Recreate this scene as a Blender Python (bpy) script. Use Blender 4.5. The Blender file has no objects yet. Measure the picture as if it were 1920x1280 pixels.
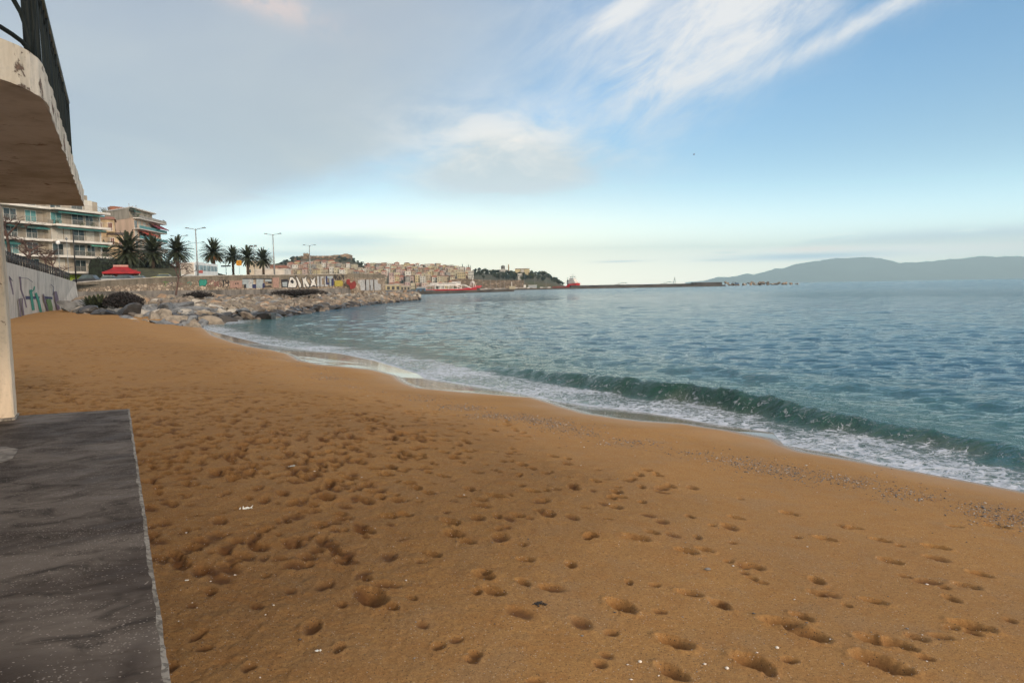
import bpy, bmesh, math, random
import numpy as np
from mathutils import Vector, Matrix
R = math.radians
random.seed(7)
rng = np.random.default_rng(11)
scene = bpy.context.scene
# ------------------------------------------------------------------ camera
ZC = 3.0
F = 1300.0                       # focal length in photo pixels (1920 wide)
PITCH = math.atan(102 / F)
ROLL = 0.0168
fw = Vector((0, math.cos(PITCH), -math.sin(PITCH)))
up0 = Vector((0, math.sin(PITCH), math.cos(PITCH)))
rt0 = Vector((1, 0, 0))
rt = (rt0 * math.cos(ROLL) - up0 * math.sin(ROLL)).normalized()
upv = (rt0 * math.sin(ROLL) + up0 * math.cos(ROLL)).normalized()
cd = bpy.data.cameras.new("camera")
cam = bpy.data.objects.new("camera", cd)
scene.collection.objects.link(cam)
mw = Matrix.Identity(4)
for i in range(3):
    mw[i][0] = rt[i]; mw[i][1] = upv[i]; mw[i][2] = -fw[i]
mw[0][3], mw[1][3], mw[2][3] = 0, 0, ZC
cam.matrix_world = mw
cd.sensor_fit = 'HORIZONTAL'
cd.sensor_width = 36.0
cd.lens = 36.0 * F / 1920.0
cd.clip_start = 0.05
cd.clip_end = 90000
scene.camera = cam
# ------------------------------------------------------------------ exposure
scene.view_settings.view_transform = 'Standard'
scene.view_settings.look = 'None'
scene.view_settings.gamma = 1
scene.view_settings.exposure = 0
# ------------------------------------------------------------------ sun and sky
SUN_EL, SUN_AZ = 18.0, 144.0      # azimuth clockwise from +Y: low, behind and to the right
sl = bpy.data.lights.new("sun", 'SUN')
sl.energy = 2.9
sl.angle = R(7)
sl.color = (1.0, 0.80, 0.62)
so = bpy.data.objects.new("sun", sl)
scene.collection.objects.link(so)
sd = Vector((math.sin(R(SUN_AZ)) * math.cos(R(SUN_EL)), math.cos(R(SUN_AZ)) * math.cos(R(SUN_EL)), math.sin(R(SUN_EL))))
so.rotation_euler = (-sd).to_track_quat('-Z', 'Y').to_euler()
so.location = (20, -20, 60)

class NT:
    """tiny helper for node trees"""
    def __init__(self, tree): self.t = tree; self.L = tree.links
    def n(self, kind, **kw):
        nd = self.t.nodes.new(kind)
        for k, v in kw.items(): setattr(nd, k, v)
        return nd
    def put(self, sock, v):
        if v is None: return
        if hasattr(v, 'links') or isinstance(v, bpy.types.NodeSocket): self.L.new(v, sock)
        else:
            if isinstance(v, (tuple, list)) and len(v) == 3 and sock.type == 'RGBA': v = (*v, 1)
            sock.default_value = v
    def m(self, op, a, b=None, c=None, clamp=False):
        nd = self.n('ShaderNodeMath', operation=op, use_clamp=clamp)
        self.put(nd.inputs[0], a); self.put(nd.inputs[1], b)
        if c is not None: self.put(nd.inputs[2], c)
        return nd.outputs[0]
    def mix(self, f, a, b, blend='MIX'):
        nd = self.n('ShaderNodeMix', data_type='RGBA', blend_type=blend)
        self.put(nd.inputs[0], f); self.put(nd.inputs[6], a); self.put(nd.inputs[7], b)
        return nd.outputs[2]
    def ramp(self, v, lo, hi, a=0.0, b=1.0, smooth=True):
        nd = self.n('ShaderNodeMapRange', interpolation_type='SMOOTHSTEP' if smooth else 'LINEAR')
        nd.clamp = True if hasattr(nd, 'clamp') else None
        for i, x in enumerate((v, lo, hi, a, b)): self.put(nd.inputs[i], x)
        return nd.outputs[0]
    def noise(self, vec, scale, detail=4, rough=0.55, dist=0.0):
        nd = self.n('ShaderNodeTexNoise')
        if vec is not None: self.L.new(vec, nd.inputs['Vector'])
        nd.inputs['Scale'].default_value = scale; nd.inputs['Detail'].default_value = detail
        nd.inputs['Roughness'].default_value = rough; nd.inputs['Distortion'].default_value = dist
        return nd.outputs[0]
    def vor(self, vec, scale, feature='F1', out=0, rnd=1.0):
        nd = self.n('ShaderNodeTexVoronoi', feature=feature)
        if vec is not None: self.L.new(vec, nd.inputs['Vector'])
        nd.inputs['Scale'].default_value = scale; nd.inputs['Randomness'].default_value = rnd
        return nd.outputs[out]
    def comb(self, x, y, z):
        nd = self.n('ShaderNodeCombineXYZ')
        for i, v in enumerate((x, y, z)): self.put(nd.inputs[i], v)
        return nd.outputs[0]
    def mapping(self, vec, scale=(1, 1, 1), rot=(0, 0, 0), loc=(0, 0, 0)):
        nd = self.n('ShaderNodeMapping')
        self.L.new(vec, nd.inputs['Vector'])
        nd.inputs['Scale'].default_value = scale; nd.inputs['Rotation'].default_value = rot; nd.inputs['Location'].default_value = loc
        return nd.outputs[0]
    def attr(self, name):
        nd = self.n('ShaderNodeAttribute', attribute_name=name)
        return nd.outputs['Fac']

world = bpy.data.worlds.new("World")
scene.world = world
world.use_nodes = True
def build_world():
    t = world.node_tree
    t.nodes.clear()
    N = NT(t)
    out = N.n('ShaderNodeOutputWorld'); bg = N.n('ShaderNodeBackground')
    sky = N.n('ShaderNodeTexSky', sky_type='NISHITA')
    sky.sun_disc = False
    sky.sun_elevation = R(SUN_EL); sky.sun_rotation = R(SUN_AZ)
    sky.altitude = 0; sky.air_density = 1.0; sky.dust_density = 0.6; sky.ozone_density = 1.6
    tc = N.n('ShaderNodeTexCoord')
    v = tc.outputs['Generated']
    sp = N.n('ShaderNodeSeparateXYZ'); N.L.new(v, sp.inputs[0])
    x, y, z = sp.outputs
    zz = N.m('MAXIMUM', z, 0.0)
    az = N.m('ARCTAN2', x, y)                      # world azimuth, radians
    el = N.m('ARCSINE', N.m('MINIMUM', N.m('MAXIMUM', z, -1.0), 1.0))
    # a layer of cloud high above the ground: position where the ray meets it
    den = N.m('ADD', zz, 0.10)
    cx = N.m('DIVIDE', x, den); cy = N.m('DIVIDE', y, den)
    P = N.comb(cx, cy, 0.0)
    AE = N.comb(az, el, 0.0)
    def blob(a0, e0, sa, se, rot=0.0):
        c, s = math.cos(rot), math.sin(rot)
        da = N.m('SUBTRACT', az, a0); de = N.m('SUBTRACT', el, e0)
        p = N.m('DIVIDE', N.m('ADD', N.m('MULTIPLY', da, c), N.m('MULTIPLY', de, s)), sa)
        q = N.m('DIVIDE', N.m('SUBTRACT', N.m('MULTIPLY', de, c), N.m('MULTIPLY', da, s)), se)
        r2 = N.m('ADD', N.m('MULTIPLY', p, p), N.m('MULTIPLY', q, q))
        return N.m('EXPONENT', N.m('MULTIPLY', r2, -1.0))
    K = SKY_K
    def C(r, g, b): return (r * K, g * K, b * K)
    col = N.mix(1.0, sky.outputs[0], SKY_TINT, 'MULTIPLY')
    # milky air low over the sea
    low = N.m('EXPONENT', N.m('MULTIPLY', N.m('MAXIMUM', el, 0.0), -8.5))
    col = N.mix(N.m('MULTIPLY', low, 0.93), col, C(0.84, 0.93, 0.86))
    veil = N.ramp(el, 0.03, 0.33, 0.0, 1.0)
    # thin cream glow towards the town
    glow = blob(-0.12, 0.02, 0.34, 0.10)
    col = N.mix(N.m('MULTIPLY', glow, 0.8), col, C(1.30, 1.10, 0.66))
    glow2 = blob(0.22, 0.0, 0.45, 0.075)
    col = N.mix(N.m('MULTIPLY', glow2, 0.6), col, C(1.10, 0.96, 0.74))
    # grey sheet on the left
    n1 = N.noise(P, 0.55, 5, 0.5, 0.6)
    n2 = N.noise(P, 1.7, 6, 0.58, 0.5)
    edge = N.m('ADD', N.m('MULTIPLY', el, 0.62), N.m('MULTIPLY', N.m('SUBTRACT', n1, 0.5), 0.30))
    sa = N.ramp(N.m('SUBTRACT', N.m('SUBTRACT', az, edge), 0.0), -0.42, 0.04, 1.0, 0.0)
    lowcut = N.m('ADD', N.m('MULTIPLY', N.m('ADD', az, 0.36), 0.34), 0.095)
    lc = N.m('ADD', lowcut, N.m('MULTIPLY', N.m('SUBTRACT', n2, 0.5), 0.05))
    sb = N.ramp(N.m('SUBTRACT', el, lc), -0.025, 0.045, 0.0, 1.0)
    sheet = N.m('MULTIPLY', sa, sb)
    dk = N.ramp(n1, 0.35, 0.68)
    sheetcol = N.mix(dk, C(0.38, 0.43, 0.54), C(0.54, 0.565, 0.60))
    sheetcol = N.mix(N.m('MULTIPLY', blob(-0.33, 0.19, 0.26, 0.13), 0.5), sheetcol, C(0.52, 0.55, 0.56))
    col = N.mix(N.m('MULTIPLY', sheet, 0.95), col, sheetcol)
    # pink lit wisps at the top left
    w = N.m('MULTIPLY', blob(-0.335, 0.368, 0.085, 0.018, -0.25), N.ramp(N.noise(AE, 22, 6, 0.6), 0.30, 0.62))
    col = N.mix(N.m('MULTIPLY', w, 0.85), col, C(0.86, 0.66, 0.60))
    # bright heap in the middle
    Pm = N.mapping(AE, (1.0, 2.3, 1), (0, 0, 0.1))
    nm = N.noise(Pm, 8, 8, 0.62, 0.3)
    hb = N.m('ADD', blob(0.0, 0.198, 0.15, 0.055, -0.12), N.m('MULTIPLY', blob(-0.03, 0.150, 0.15, 0.030), 0.9))
    heap = N.m('MULTIPLY', N.m('MINIMUM', hb, 1.0), N.ramp(N.m('ADD', nm, N.m('MULTIPLY', hb, 0.28)), 0.41, 0.76))
    hc = N.mix(N.ramp(N.m('ADD', N.m('MULTIPLY', N.m('SUBTRACT', el, 0.165), 4.0), nm), 0.45, 0.85), C(0.60, 0.66, 0.70), C(1.06, 0.97, 0.89))
    col = N.mix(N.m('MULTIPLY', heap, 0.95), col, hc)
    # streaked high cloud on the right, drawn out along the wind
    Ps = N.mapping(AE, (0.75, 3.6, 1), (0, 0, R(-27)))
    Ps = N.mapping(AE, (1, 1, 1), (0, 0, R(-30)))
    Ps = N.mapping(Ps, (1.5, 4.0, 1))
    ns = N.noise(Ps, 5.5, 10, 0.66, 0.35)
    nl = N.noise(AE, 8.0, 3, 0.5, 0.3)
    m1 = blob(0.28, 0.305, 0.19, 0.068, R(27))
    m2 = N.m('MULTIPLY', blob(0.36, 0.375, 0.20, 0.045, R(22)), 0.85)
    m3 = N.m('MULTIPLY', blob(0.47, 0.315, 0.14, 0.012, R(20)), 0.62)
    m4 = N.m('MULTIPLY', blob(0.16, 0.36, 0.06, 0.014, R(26)), 0.9)
    m5 = N.m('MULTIPLY', blob(0.10, 0.36, 0.20, 0.09, R(40)), 0.42)
    m6 = N.m('MULTIPLY', blob(0.62, 0.37, 0.18, 0.03, R(18)), 0.55)
    mm = N.m('ADD', N.m('ADD', N.m('ADD', m1, m2), N.m('ADD', m3, m4)), N.m('ADD', m5, m6))
    st = N.m('MULTIPLY', N.m('MINIMUM', mm, 1.0), N.ramp(N.m('ADD', N.m('ADD', N.m('MULTIPLY', ns, 0.75), N.m('MULTIPLY', nl, 0.25)), N.m('MULTIPLY', mm, 0.13)), 0.38, 0.74))
    col = N.mix(N.m('MULTIPLY', st, 0.95), col, C(0.90, 0.88, 0.88))
    # long low banks over the far island and small dark bars over the horizon
    Pb = N.mapping(AE, (1.0, 9.0, 1))
    nb = N.noise(Pb, 7, 5, 0.55, 0.3)
    def bar(a0, e0, sa, se, colr, k, lo=0.40, hi=0.55):
        nonlocal col
        b = N.m('MULTIPLY', blob(a0, e0, sa, se), N.ramp(N.m('ADD', nb, N.m('MULTIPLY', blob(a0, e0, sa, se), 0.12)), lo, hi))
        col = N.mix(N.m('MULTIPLY', b, k), col, colr)
    bar(0.60, 0.0540, 0.24, 0.009, C(0.50, 0.58, 0.65), 0.9)
    bar(0.58, 0.0370, 0.26, 0.009, C(1.0, 0.96, 0.92), 0.85, 0.36, 0.5)
    bar(0.40, 0.0340, 0.10, 0.005, C(0.40, 0.52, 0.64), 1.0, 0.30, 0.42)
    bar(0.41, 0.0430, 0.05, 0.004, C(0.95, 0.80, 0.70), 0.8, 0.38, 0.5)
    bar(0.155, 0.0335, 0.035, 0.0016, C(0.60, 0.62, 0.62), 0.9, 0.2, 0.35)
    bar(0.29, 0.0320, 0.025, 0.0015, C(0.60, 0.62, 0.62), 0.8, 0.2, 0.35)
    bar(0.30, 0.0420, 0.015, 0.0015, C(0.66, 0.66, 0.64), 0.7, 0.2, 0.35)
    bar(-0.24, 0.0680, 0.11, 0.012, C(0.50, 0.57, 0.57), 0.95, 0.34, 0.50)
    bar(-0.30, 0.0500, 0.08, 0.005, C(0.52, 0.58, 0.58), 0.75, 0.38, 0.50)
    # unseen bright layer overhead, added to the sky as soft top light
    up_ = N.ramp(el, 0.50, 0.95)
    col = N.mix(N.m('MULTIPLY', up_, 0.8), col, C(0.80, 0.80, 0.82))
    # unseen warm glow added behind the camera to light haze, sand and house fronts
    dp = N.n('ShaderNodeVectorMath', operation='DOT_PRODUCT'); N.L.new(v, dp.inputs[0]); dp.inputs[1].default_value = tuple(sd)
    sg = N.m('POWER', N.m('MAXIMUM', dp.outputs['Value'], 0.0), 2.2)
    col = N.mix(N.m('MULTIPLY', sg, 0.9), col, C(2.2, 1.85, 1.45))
    # the air in front dims the low sky again, so it is bright there
    ep = N.m('MAXIMUM', el, 0.0); er = N.m('DIVIDE', ep, 0.09)
    g_ = N.m('ADD', N.m('ADD', 1.0, N.m('MULTIPLY', N.m('EXPONENT', N.m('MULTIPLY', N.m('MULTIPLY', er, er), -1.0)), 3.0)), N.m('MULTIPLY', N.m('EXPONENT', N.m('MULTIPLY', ep, -3.3)), 0.25))
    gv = N.n('ShaderNodeVectorMath', operation='SCALE'); N.L.new(col, gv.inputs[0]); N.L.new(g_, gv.inputs['Scale']); col = gv.outputs[0]
    # below the horizon: dim sea tone (never seen, only lights undersides)
    col = N.mix(N.ramp(z, -0.02, 0.0, 1.0, 0.0), col, C(0.20, 0.24, 0.26))
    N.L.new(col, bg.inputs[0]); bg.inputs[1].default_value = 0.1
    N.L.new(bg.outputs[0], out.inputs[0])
HAZE = 8.0e-5
SKY_K = 10.0
SKY_TINT = (0.64, 1.34, 1.80)
build_world()
world.cycles.sampling_method = 'MANUAL'
world.cycles.sample_map_resolution = 1024

# ------------------------------------------------------------------ geometry helpers
def ray(px, py):
    return (fw * F + rt * (px - 960) + upv * (640 - py)).normalized()
def at(px, py, Y):
    """point seen at photo pixel px, py at distance Y in front of the lens"""
    d = ray(px, py); return Vector((0, 0, ZC)) + d * (Y / d.y)
def onz(px, py, z):
    d = ray(px, py); t = (z - ZC) / d.z; return Vector((0, 0, ZC)) + d * t

def hash2(ix, iy, seed):
    h = (ix.astype(np.int64) * 374761393 + iy.astype(np.int64) * 668265263 + seed * 1442695041) & 0xFFFFFFFF
    h = ((h ^ (h >> 13)) * 1274126177) & 0xFFFFFFFF
    h = h ^ (h >> 16)
    return (h & 0xFFFFFF) / float(0xFFFFFF)
def vnoise(x, y, seed=0):
    ix = np.floor(x); iy = np.floor(y); fx = x - ix; fy = y - iy
    fx = fx * fx * fx * (fx * (fx * 6 - 15) + 10); fy = fy * fy * fy * (fy * (fy * 6 - 15) + 10)
    a = hash2(ix, iy, seed); b = hash2(ix + 1, iy, seed); c = hash2(ix, iy + 1, seed); d = hash2(ix + 1, iy + 1, seed)
    return (a + (b - a) * fx) * (1 - fy) + (c + (d - c) * fx) * fy
def fbm(x, y, seed=0, octv=4, gain=0.5):
    s = 0; a = 1; tot = 0
    for i in range(octv):
        s = s + a * vnoise(x * 2 ** i + 17.3 * i, y * 2 ** i + 9.1 * i, seed + i); tot += a; a *= gain
    return s / tot
def sstep(a, b, x):
    t = np.clip((x - a) / (b - a), 0, 1); return t * t * (3 - 2 * t)

def tag(o, label=None, cat=None, group=None, kind=None):
    if label: o["label"] = label
    if cat: o["category"] = cat
    if group: o["group"] = group
    if kind: o["kind"] = kind
    return o
def link(o):
    scene.collection.objects.link(o); return o
def empty(name, loc=(0, 0, 0), rz=0.0):
    o = bpy.data.objects.new(name, None); link(o)
    o.location = loc; o.rotation_euler = (0, 0, rz); o.empty_display_size = 0.5
    return o
class MB:
    def __init__(self): self.v = []; self.f = []; self.mi = []; self.sm = []
    def add(self, vs, fs, mi=0, smooth=False):
        b = len(self.v); self.v += [tuple(p) for p in vs]
        for f in fs: self.f.append(tuple(b + i for i in f)); self.mi.append(mi); self.sm.append(smooth)
    def box(self, x0, x1, y0, y1, z0, z1, mi=0):
        vs = [(x, y, z) for z in (z0, z1) for y in (y0, y1) for x in (x0, x1)]
        self.add(vs, [(0, 2, 3, 1), (4, 5, 7, 6), (0, 1, 5, 4), (2, 6, 7, 3), (0, 4, 6, 2), (1, 3, 7, 5)], mi)
    def quad(self, a, b, c, d, mi=0): self.add([a, b, c, d], [(0, 1, 2, 3)], mi)
    def tube(self, pts, rad, n=8, mi=0, cap=True, smooth=True):
        pts = [Vector(p) for p in pts]
        rads = rad if isinstance(rad, (list, tuple)) else [rad] * len(pts)
        vs = []; prev = None
        for i, p in enumerate(pts):
            d = (pts[min(i + 1, len(pts) - 1)] - pts[max(i - 1, 0)])
            if d.length < 1e-9: d = Vector((0, 0, 1))
            d.normalize()
            if prev is None: a = d.orthogonal().normalized()
            else:
                a = prev - d * prev.dot(d)
                a = a.normalized() if a.length > 1e-6 else d.orthogonal().normalized()
            prev = a; b = d.cross(a)
            for k in range(n):
                th = 2 * math.pi * k / n
                vs.append(p + (a * math.cos(th) + b * math.sin(th)) * rads[i])
        fs = []
        for i in range(len(pts) - 1):
            for k in range(n):
                k2 = (k + 1) % n
                fs.append((i * n + k, i * n + k2, (i + 1) * n + k2, (i + 1) * n + k))
        self.add(vs, fs, mi, smooth)
        if cap:
            b0 = len(self.v) - len(vs)
            self.f.append(tuple(b0 + k for k in range(n))[::-1]); self.mi.append(mi); self.sm.append(False)
            b1 = b0 + (len(pts) - 1) * n
            self.f.append(tuple(b1 + k for k in range(n))); self.mi.append(mi); self.sm.append(False)
    def lathe(self, prof, n=16, c=(0, 0, 0), mi=0, smooth=True):
        vs = [(c[0] + r * math.cos(2 * math.pi * k / n), c[1] + r * math.sin(2 * math.pi * k / n), c[2] + z) for r, z in prof for k in range(n)]
        fs = [(i * n + k, i * n + (k + 1) % n, (i + 1) * n + (k + 1) % n, (i + 1) * n + k) for i in range(len(prof) - 1) for k in range(n)]
        self.add(vs, fs, mi, smooth)
    def prism(self, poly, z0, z1, mi=0):
        n = len(poly)
        vs = [(p[0], p[1], z0) for p in poly] + [(p[0], p[1], z1) for p in poly]
        fs = [tuple(range(n))[::-1], tuple(range(n, 2 * n))] + [(i, (i + 1) % n, n + (i + 1) % n, n + i) for i in range(n)]
        self.add(vs, fs, mi)
    def xprism(self, poly, y0, y1, mi=0):
        """poly in x,z pushed along y"""
        n = len(poly)
        vs = [(p[0], y0, p[1]) for p in poly] + [(p[0], y1, p[1]) for p in poly]
        fs = [tuple(range(n)), tuple(range(n, 2 * n))[::-1]] + [(i, n + i, n + (i + 1) % n, (i + 1) % n) for i in range(n)]
        self.add(vs, fs, mi)
    def mesh(self, name, mats):
        me = bpy.data.meshes.new(name)
        me.from_pydata(self.v, [], self.f)
        if not isinstance(mats, (list, tuple)): mats = [mats]
        for m in mats: me.materials.append(m)
        me.polygons.foreach_set('material_index', self.mi)
        me.polygons.foreach_set('use_smooth', self.sm)
        me.update(); return me
    def build(self, name, mats, parent=None, loc=None, bevel=0, recalc=True):
        me = self.mesh(name, mats)
        if recalc:
            bm = bmesh.new(); bm.from_mesh(me)
            bmesh.ops.recalc_face_normals(bm, faces=bm.faces); bm.to_mesh(me); bm.free()
        o = bpy.data.objects.new(name, me); link(o)
        if parent: o.parent = parent
        if loc: o.location = loc
        if bevel:
            md = o.modifiers.new('bevel', 'BEVEL'); md.width = bevel; md.segments = 2; md.limit_method = 'ANGLE'; md.angle_limit = R(40)
        return o
def copy_tree(o, parent=None):
    c = o.copy(); link(c)
    if parent: c.parent = parent
    for ch in list(o.children): copy_tree(ch, c)
    return c
def meshdata(name, co, quads, mats):
    me = bpy.data.meshes.new(name)
    me.vertices.add(len(co)); me.vertices.foreach_set('co', co.astype(np.float32).ravel())
    nq = len(quads)
    me.loops.add(nq * 4); me.loops.foreach_set('vertex_index', quads.astype(np.int32).ravel())
    me.polygons.add(nq)
    me.polygons.foreach_set('loop_start', np.arange(0, nq * 4, 4, dtype=np.int32))
    me.polygons.foreach_set('use_smooth', np.ones(nq, dtype=bool))
    for m in mats: me.materials.append(m)
    me.update(calc_edges=True); return me

# ------------------------------------------------------------------ materials
def mat(name, col, rough=0.8, var=0.15, scale=3.0, bump=0.0, bscale=20.0, metal=0.0, col2=None, spec=0.5, streak=False):
    m = bpy.data.materials.new(name); m.use_nodes = True
    t = m.node_tree; t.nodes.clear(); N = NT(t)
    out = N.n('ShaderNodeOutputMaterial'); b = N.n('ShaderNodeBsdfPrincipled')
    N.L.new(b.outputs[0], out.inputs[0])
    tc = N.n('ShaderNodeTexCoord').outputs['Object']
    v = N.mapping(tc, (1, 1, 0.25)) if streak else tc
    n = N.noise(v, scale, 5, 0.6)
    c2 = col2 if col2 else tuple(c * (1 - 2.2 * var) for c in col)
    c1 = tuple(min(1, c * (1 + var)) for c in col)
    f = N.ramp(n, 0.35, 0.68)
    N.L.new(N.mix(f, c1, c2), b.inputs['Base Color'])
    b.inputs['Roughness'].default_value = rough; b.inputs['Metallic'].default_value = metal
    b.inputs['Specular IOR Level'].default_value = spec
    if bump:
        bp = N.n('ShaderNodeBump'); bp.inputs['Strength'].default_value = bump; bp.inputs['Distance'].default_value = 0.02
        N.L.new(N.noise(tc, bscale, 6, 0.6), bp.inputs['Height']); N.L.new(bp.outputs[0], b.inputs['Normal'])
    return m
# ------------------------------------------------------------------ shoreline and beach
FOAM = [(400, 622), (494, 645), (556, 653), (634, 662), (697, 675), (744, 689), (784, 701), (794, 709), (869, 721), (947, 733), (1047, 753), (1100, 761), (1160, 767),
        (1217, 774), (1277, 784), (1334, 794), (1400, 803), (1450, 811), (1470, 834), (1563, 850), (1644, 869), (1752, 890), (1920, 921)]
shore = [onz(px, py, 0.0) for px, py in FOAM]
shore = [Vector((-27.2, 66, 0)), Vector((-28.5, 62.5, 0))] + shore[0:]
d_ = (shore[-1] - shore[-4]).normalized()
shore.append(shore[-1] + d_ * 6); shore.append(shore[-1] + d_ * 30 + Vector((4, 0, 0)))
shore = [Vector((-75, 260, 0)), Vector((-48, 120, 0))] + shore
SH = np.array([(p.x, p.y) for p in shore])
def polydist(x, y, P):
    """distance to polyline P, signed + to its left-hand / inland side"""
    best = np.full(x.shape, 1e9); sgn = np.ones(x.shape); tt = np.zeros(x.shape); acc = 0.0
    for i in range(len(P) - 1):
        ax, ay = P[i]; bx, by = P[i + 1]; dx, dy = bx - ax, by - ay; L2 = dx * dx + dy * dy
        t = np.clip(((x - ax) * dx + (y - ay) * dy) / L2, 0, 1)
        ex = x - ax - t * dx; ey = y - ay - t * dy; d2 = ex * ex + ey * ey
        m = d2 < best
        best = np.where(m, d2, best)
        cr = dx * (y - ay) - dy * (x - ax)
        sgn = np.where(m, np.where(cr > 0, -1.0, 1.0), sgn)
        tt = np.where(m, acc + t * math.sqrt(L2), tt); acc += math.sqrt(L2)
    return np.sqrt(best) * sgn, tt
def beach(s):
    """height of the smooth beach, s metres inland of the water's edge"""
    return np.where(s > 0, 1.4 * np.tanh(s * 0.115 / 1.4), np.maximum(0.10 * s, -2.5))
def ground(x, y):
    s, _ = polydist(np.array([float(x)]), np.array([float(y)]), SH)
    return float(beach(s)[0])
def onground(px, py):
    z = 0.8
    for _ in range(25):
        p = onz(px, py, z); z = 0.5 * z + 0.5 * ground(p.x, p.y)
    return Vector((p.x, p.y, z))
FILM = [(380, 612), (400, 629), (470, 650), (541, 663), (562, 676), (600, 683), (650, 688), (697, 693), (744, 705), (758, 717), (784, 727), (869, 735), (1000, 745), (1040, 757), (1100, 775), (1150, 783), (1200, 789),
        (1280, 794), (1380, 810), (1450, 824), (1500, 846), (1600, 863), (1700, 881), (1800, 899), (1920, 922)]
FM = np.array([tuple(onground(a, b)[:2]) for a, b in FILM])
GRAV = [(440, 654), (494, 668), (556, 678), (619, 703), (665, 722), (712, 733), (806, 745), (869, 757), (931, 776), (994, 790), (1093, 813), (1227, 842), (1320, 860), (1413, 876), (1508, 892),
        (1617, 914), (1725, 940), (1860, 967), (1990, 992)]
GR = np.array([tuple(onground(a, b)[:2]) for a, b in GRAV])

rr = 1.15 * (1.0042 ** np.arange(1120))
aa = np.concatenate([np.linspace(-85, -43, 60, endpoint=False), np.arange(-43, 43, 0.135), np.linspace(43, 85, 60)])
ar = np.radians(aa)
RR, AA = np.meshgrid(rr, ar, indexing='ij')
X = RR * np.sin(AA); Y = RR * np.cos(AA)
S, T = polydist(X, Y, SH)
fd, _ = polydist(X, Y, FM)
gd, _ = polydist(X, Y, GR)
Z = beach(S)
# low undulations and churned upper beach
upper = sstep(4.2, 6.5, S + 0.8 * (fbm(X * 0.4, Y * 0.4, 3) - 0.5) * 2)
rightlow = sstep(-1.5, 1.2, X * 0.9 + 0.5 - (Y - 4.0) * 0.55) * sstep(9, 6.5, Y)
churn = upper * (1 - 0.86 * rightlow)
near = sstep(70, 25, Y)
Z += (fbm(X * 0.35, Y * 0.35, 5) - 0.5) * 0.10 * sstep(1, 6, S)
# dimple noise: wavelength grows a little with distance so that it stays resolved
Z += churn * (fbm(X * 2.1, Y * 2.1, 21, 3) - 0.5) * 0.034
Z += churn * (fbm(X * 6.0, Y * 6.0, 31, 4, 0.6) - 0.5) * 0.034 * sstep(40, 15, Y)
Z += churn * (np.abs(fbm(X * 13, Y * 13, 41, 2) - 0.5)) * -0.024 * sstep(16, 8, Y)
Z += (0.25 + 0.75 * churn) * (fbm(X * 40, Y * 40, 43, 2) - 0.5) * 0.014 * sstep(9, 5, Y) * sstep(0.8, 2.5, S)
Z += (fbm(X * 1.2, Y * 1.2, 8, 3) - 0.5) * 0.018 * sstep(0.5, 3, S)
# footprints
dark = np.zeros_like(Z)
def dent(x, y, la, lb, th, dep, rim=0.35):
    r0 = math.hypot(x, y); a0 = math.atan2(x, y); ext = 2.6 * max(la, lb)
    i0, i1 = np.searchsorted(rr, [r0 - ext, r0 + ext]); j0, j1 = np.searchsorted(ar, [a0 - ext / r0, a0 + ext / r0])
    if i1 - i0 < 2 or j1 - j0 < 2: return
    xs = X[i0:i1, j0:j1] - x; ys = Y[i0:i1, j0:j1] - y
    c, s = math.cos(th), math.sin(th)
    u = (xs * c + ys * s) / la; v = (-xs * s + ys * c) / lb
    q = np.sqrt(u * u + v * v) + 0.22 * (vnoise(xs * 14 + x * 7, ys * 14 + y * 7, 5) - 0.5)
    g = np.exp(-(np.maximum(q, 0) ** 4.5) * 0.9)
    Z[i0:i1, j0:j1] += -1.55 * dep * g * (1 + 0.35 * u) + 1.05 * dep * rim * np.exp(-((q - 1.35) / 0.30) ** 2) * (0.3 + 1.4 * vnoise(xs * 38 + x * 11, ys * 38, 6))
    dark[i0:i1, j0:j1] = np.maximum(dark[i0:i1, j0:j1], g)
cnt = 0
pr = np.random.default_rng(5)
shdir = 2.15        # people walk along the shore
while cnt < 4400:
    yy = math.sqrt(pr.random() * (38 ** 2 - 3.5 ** 2) + 3.5 ** 2) if pr.random() < 0.68 else 3.2 + 13 * pr.random(); xx = pr.uniform(-0.85, 0.75) * yy
    s = polydist(np.array([xx]), np.array([yy]), SH)[0][0]
    if s < 4.6 or s > 26: continue
    dens = float(fbm(np.array([xx * 0.35]), np.array([yy * 0.35]), 77, 2)[0])
    if pr.random() > sstep(0.15, 0.62, dens) * (0.45 + 0.55 * float(sstep(4.4, 7.5, s))) + 0.1: continue
    rl = float(sstep(-1.5, 1.2, xx * 0.9 + 0.5 - (yy - 4.0) * 0.55) * sstep(9, 6.5, yy))
    cnt += 1
    if pr.random() < rl * 0.93: continue
    if pr.random() < 0.85 * float(sstep(5.2, 4.0, yy)): continue
    th = shdir + pr.normal(0, 0.45); k = pr.uniform(0.5, 1.25)
    dent(xx, yy, 0.092 * k, 0.045 * k * pr.uniform(0.9, 1.4), th, pr.uniform(0.008, 0.030) * (1 + 0.35 * float(sstep(5, 10, yy))), 0.25)
for _ in range(110):      # trail of small dog and heel prints
    yy = pr.uniform(3, 11); xx = pr.uniform(-0.6, 0.75) * yy
    s = polydist(np.array([xx]), np.array([yy]), SH)[0][0]
    if s < 4.5: continue
    dent(xx, yy, 0.045, 0.035, pr.uniform(0, 3), pr.uniform(0.008, 0.02), 0.2)
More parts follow.
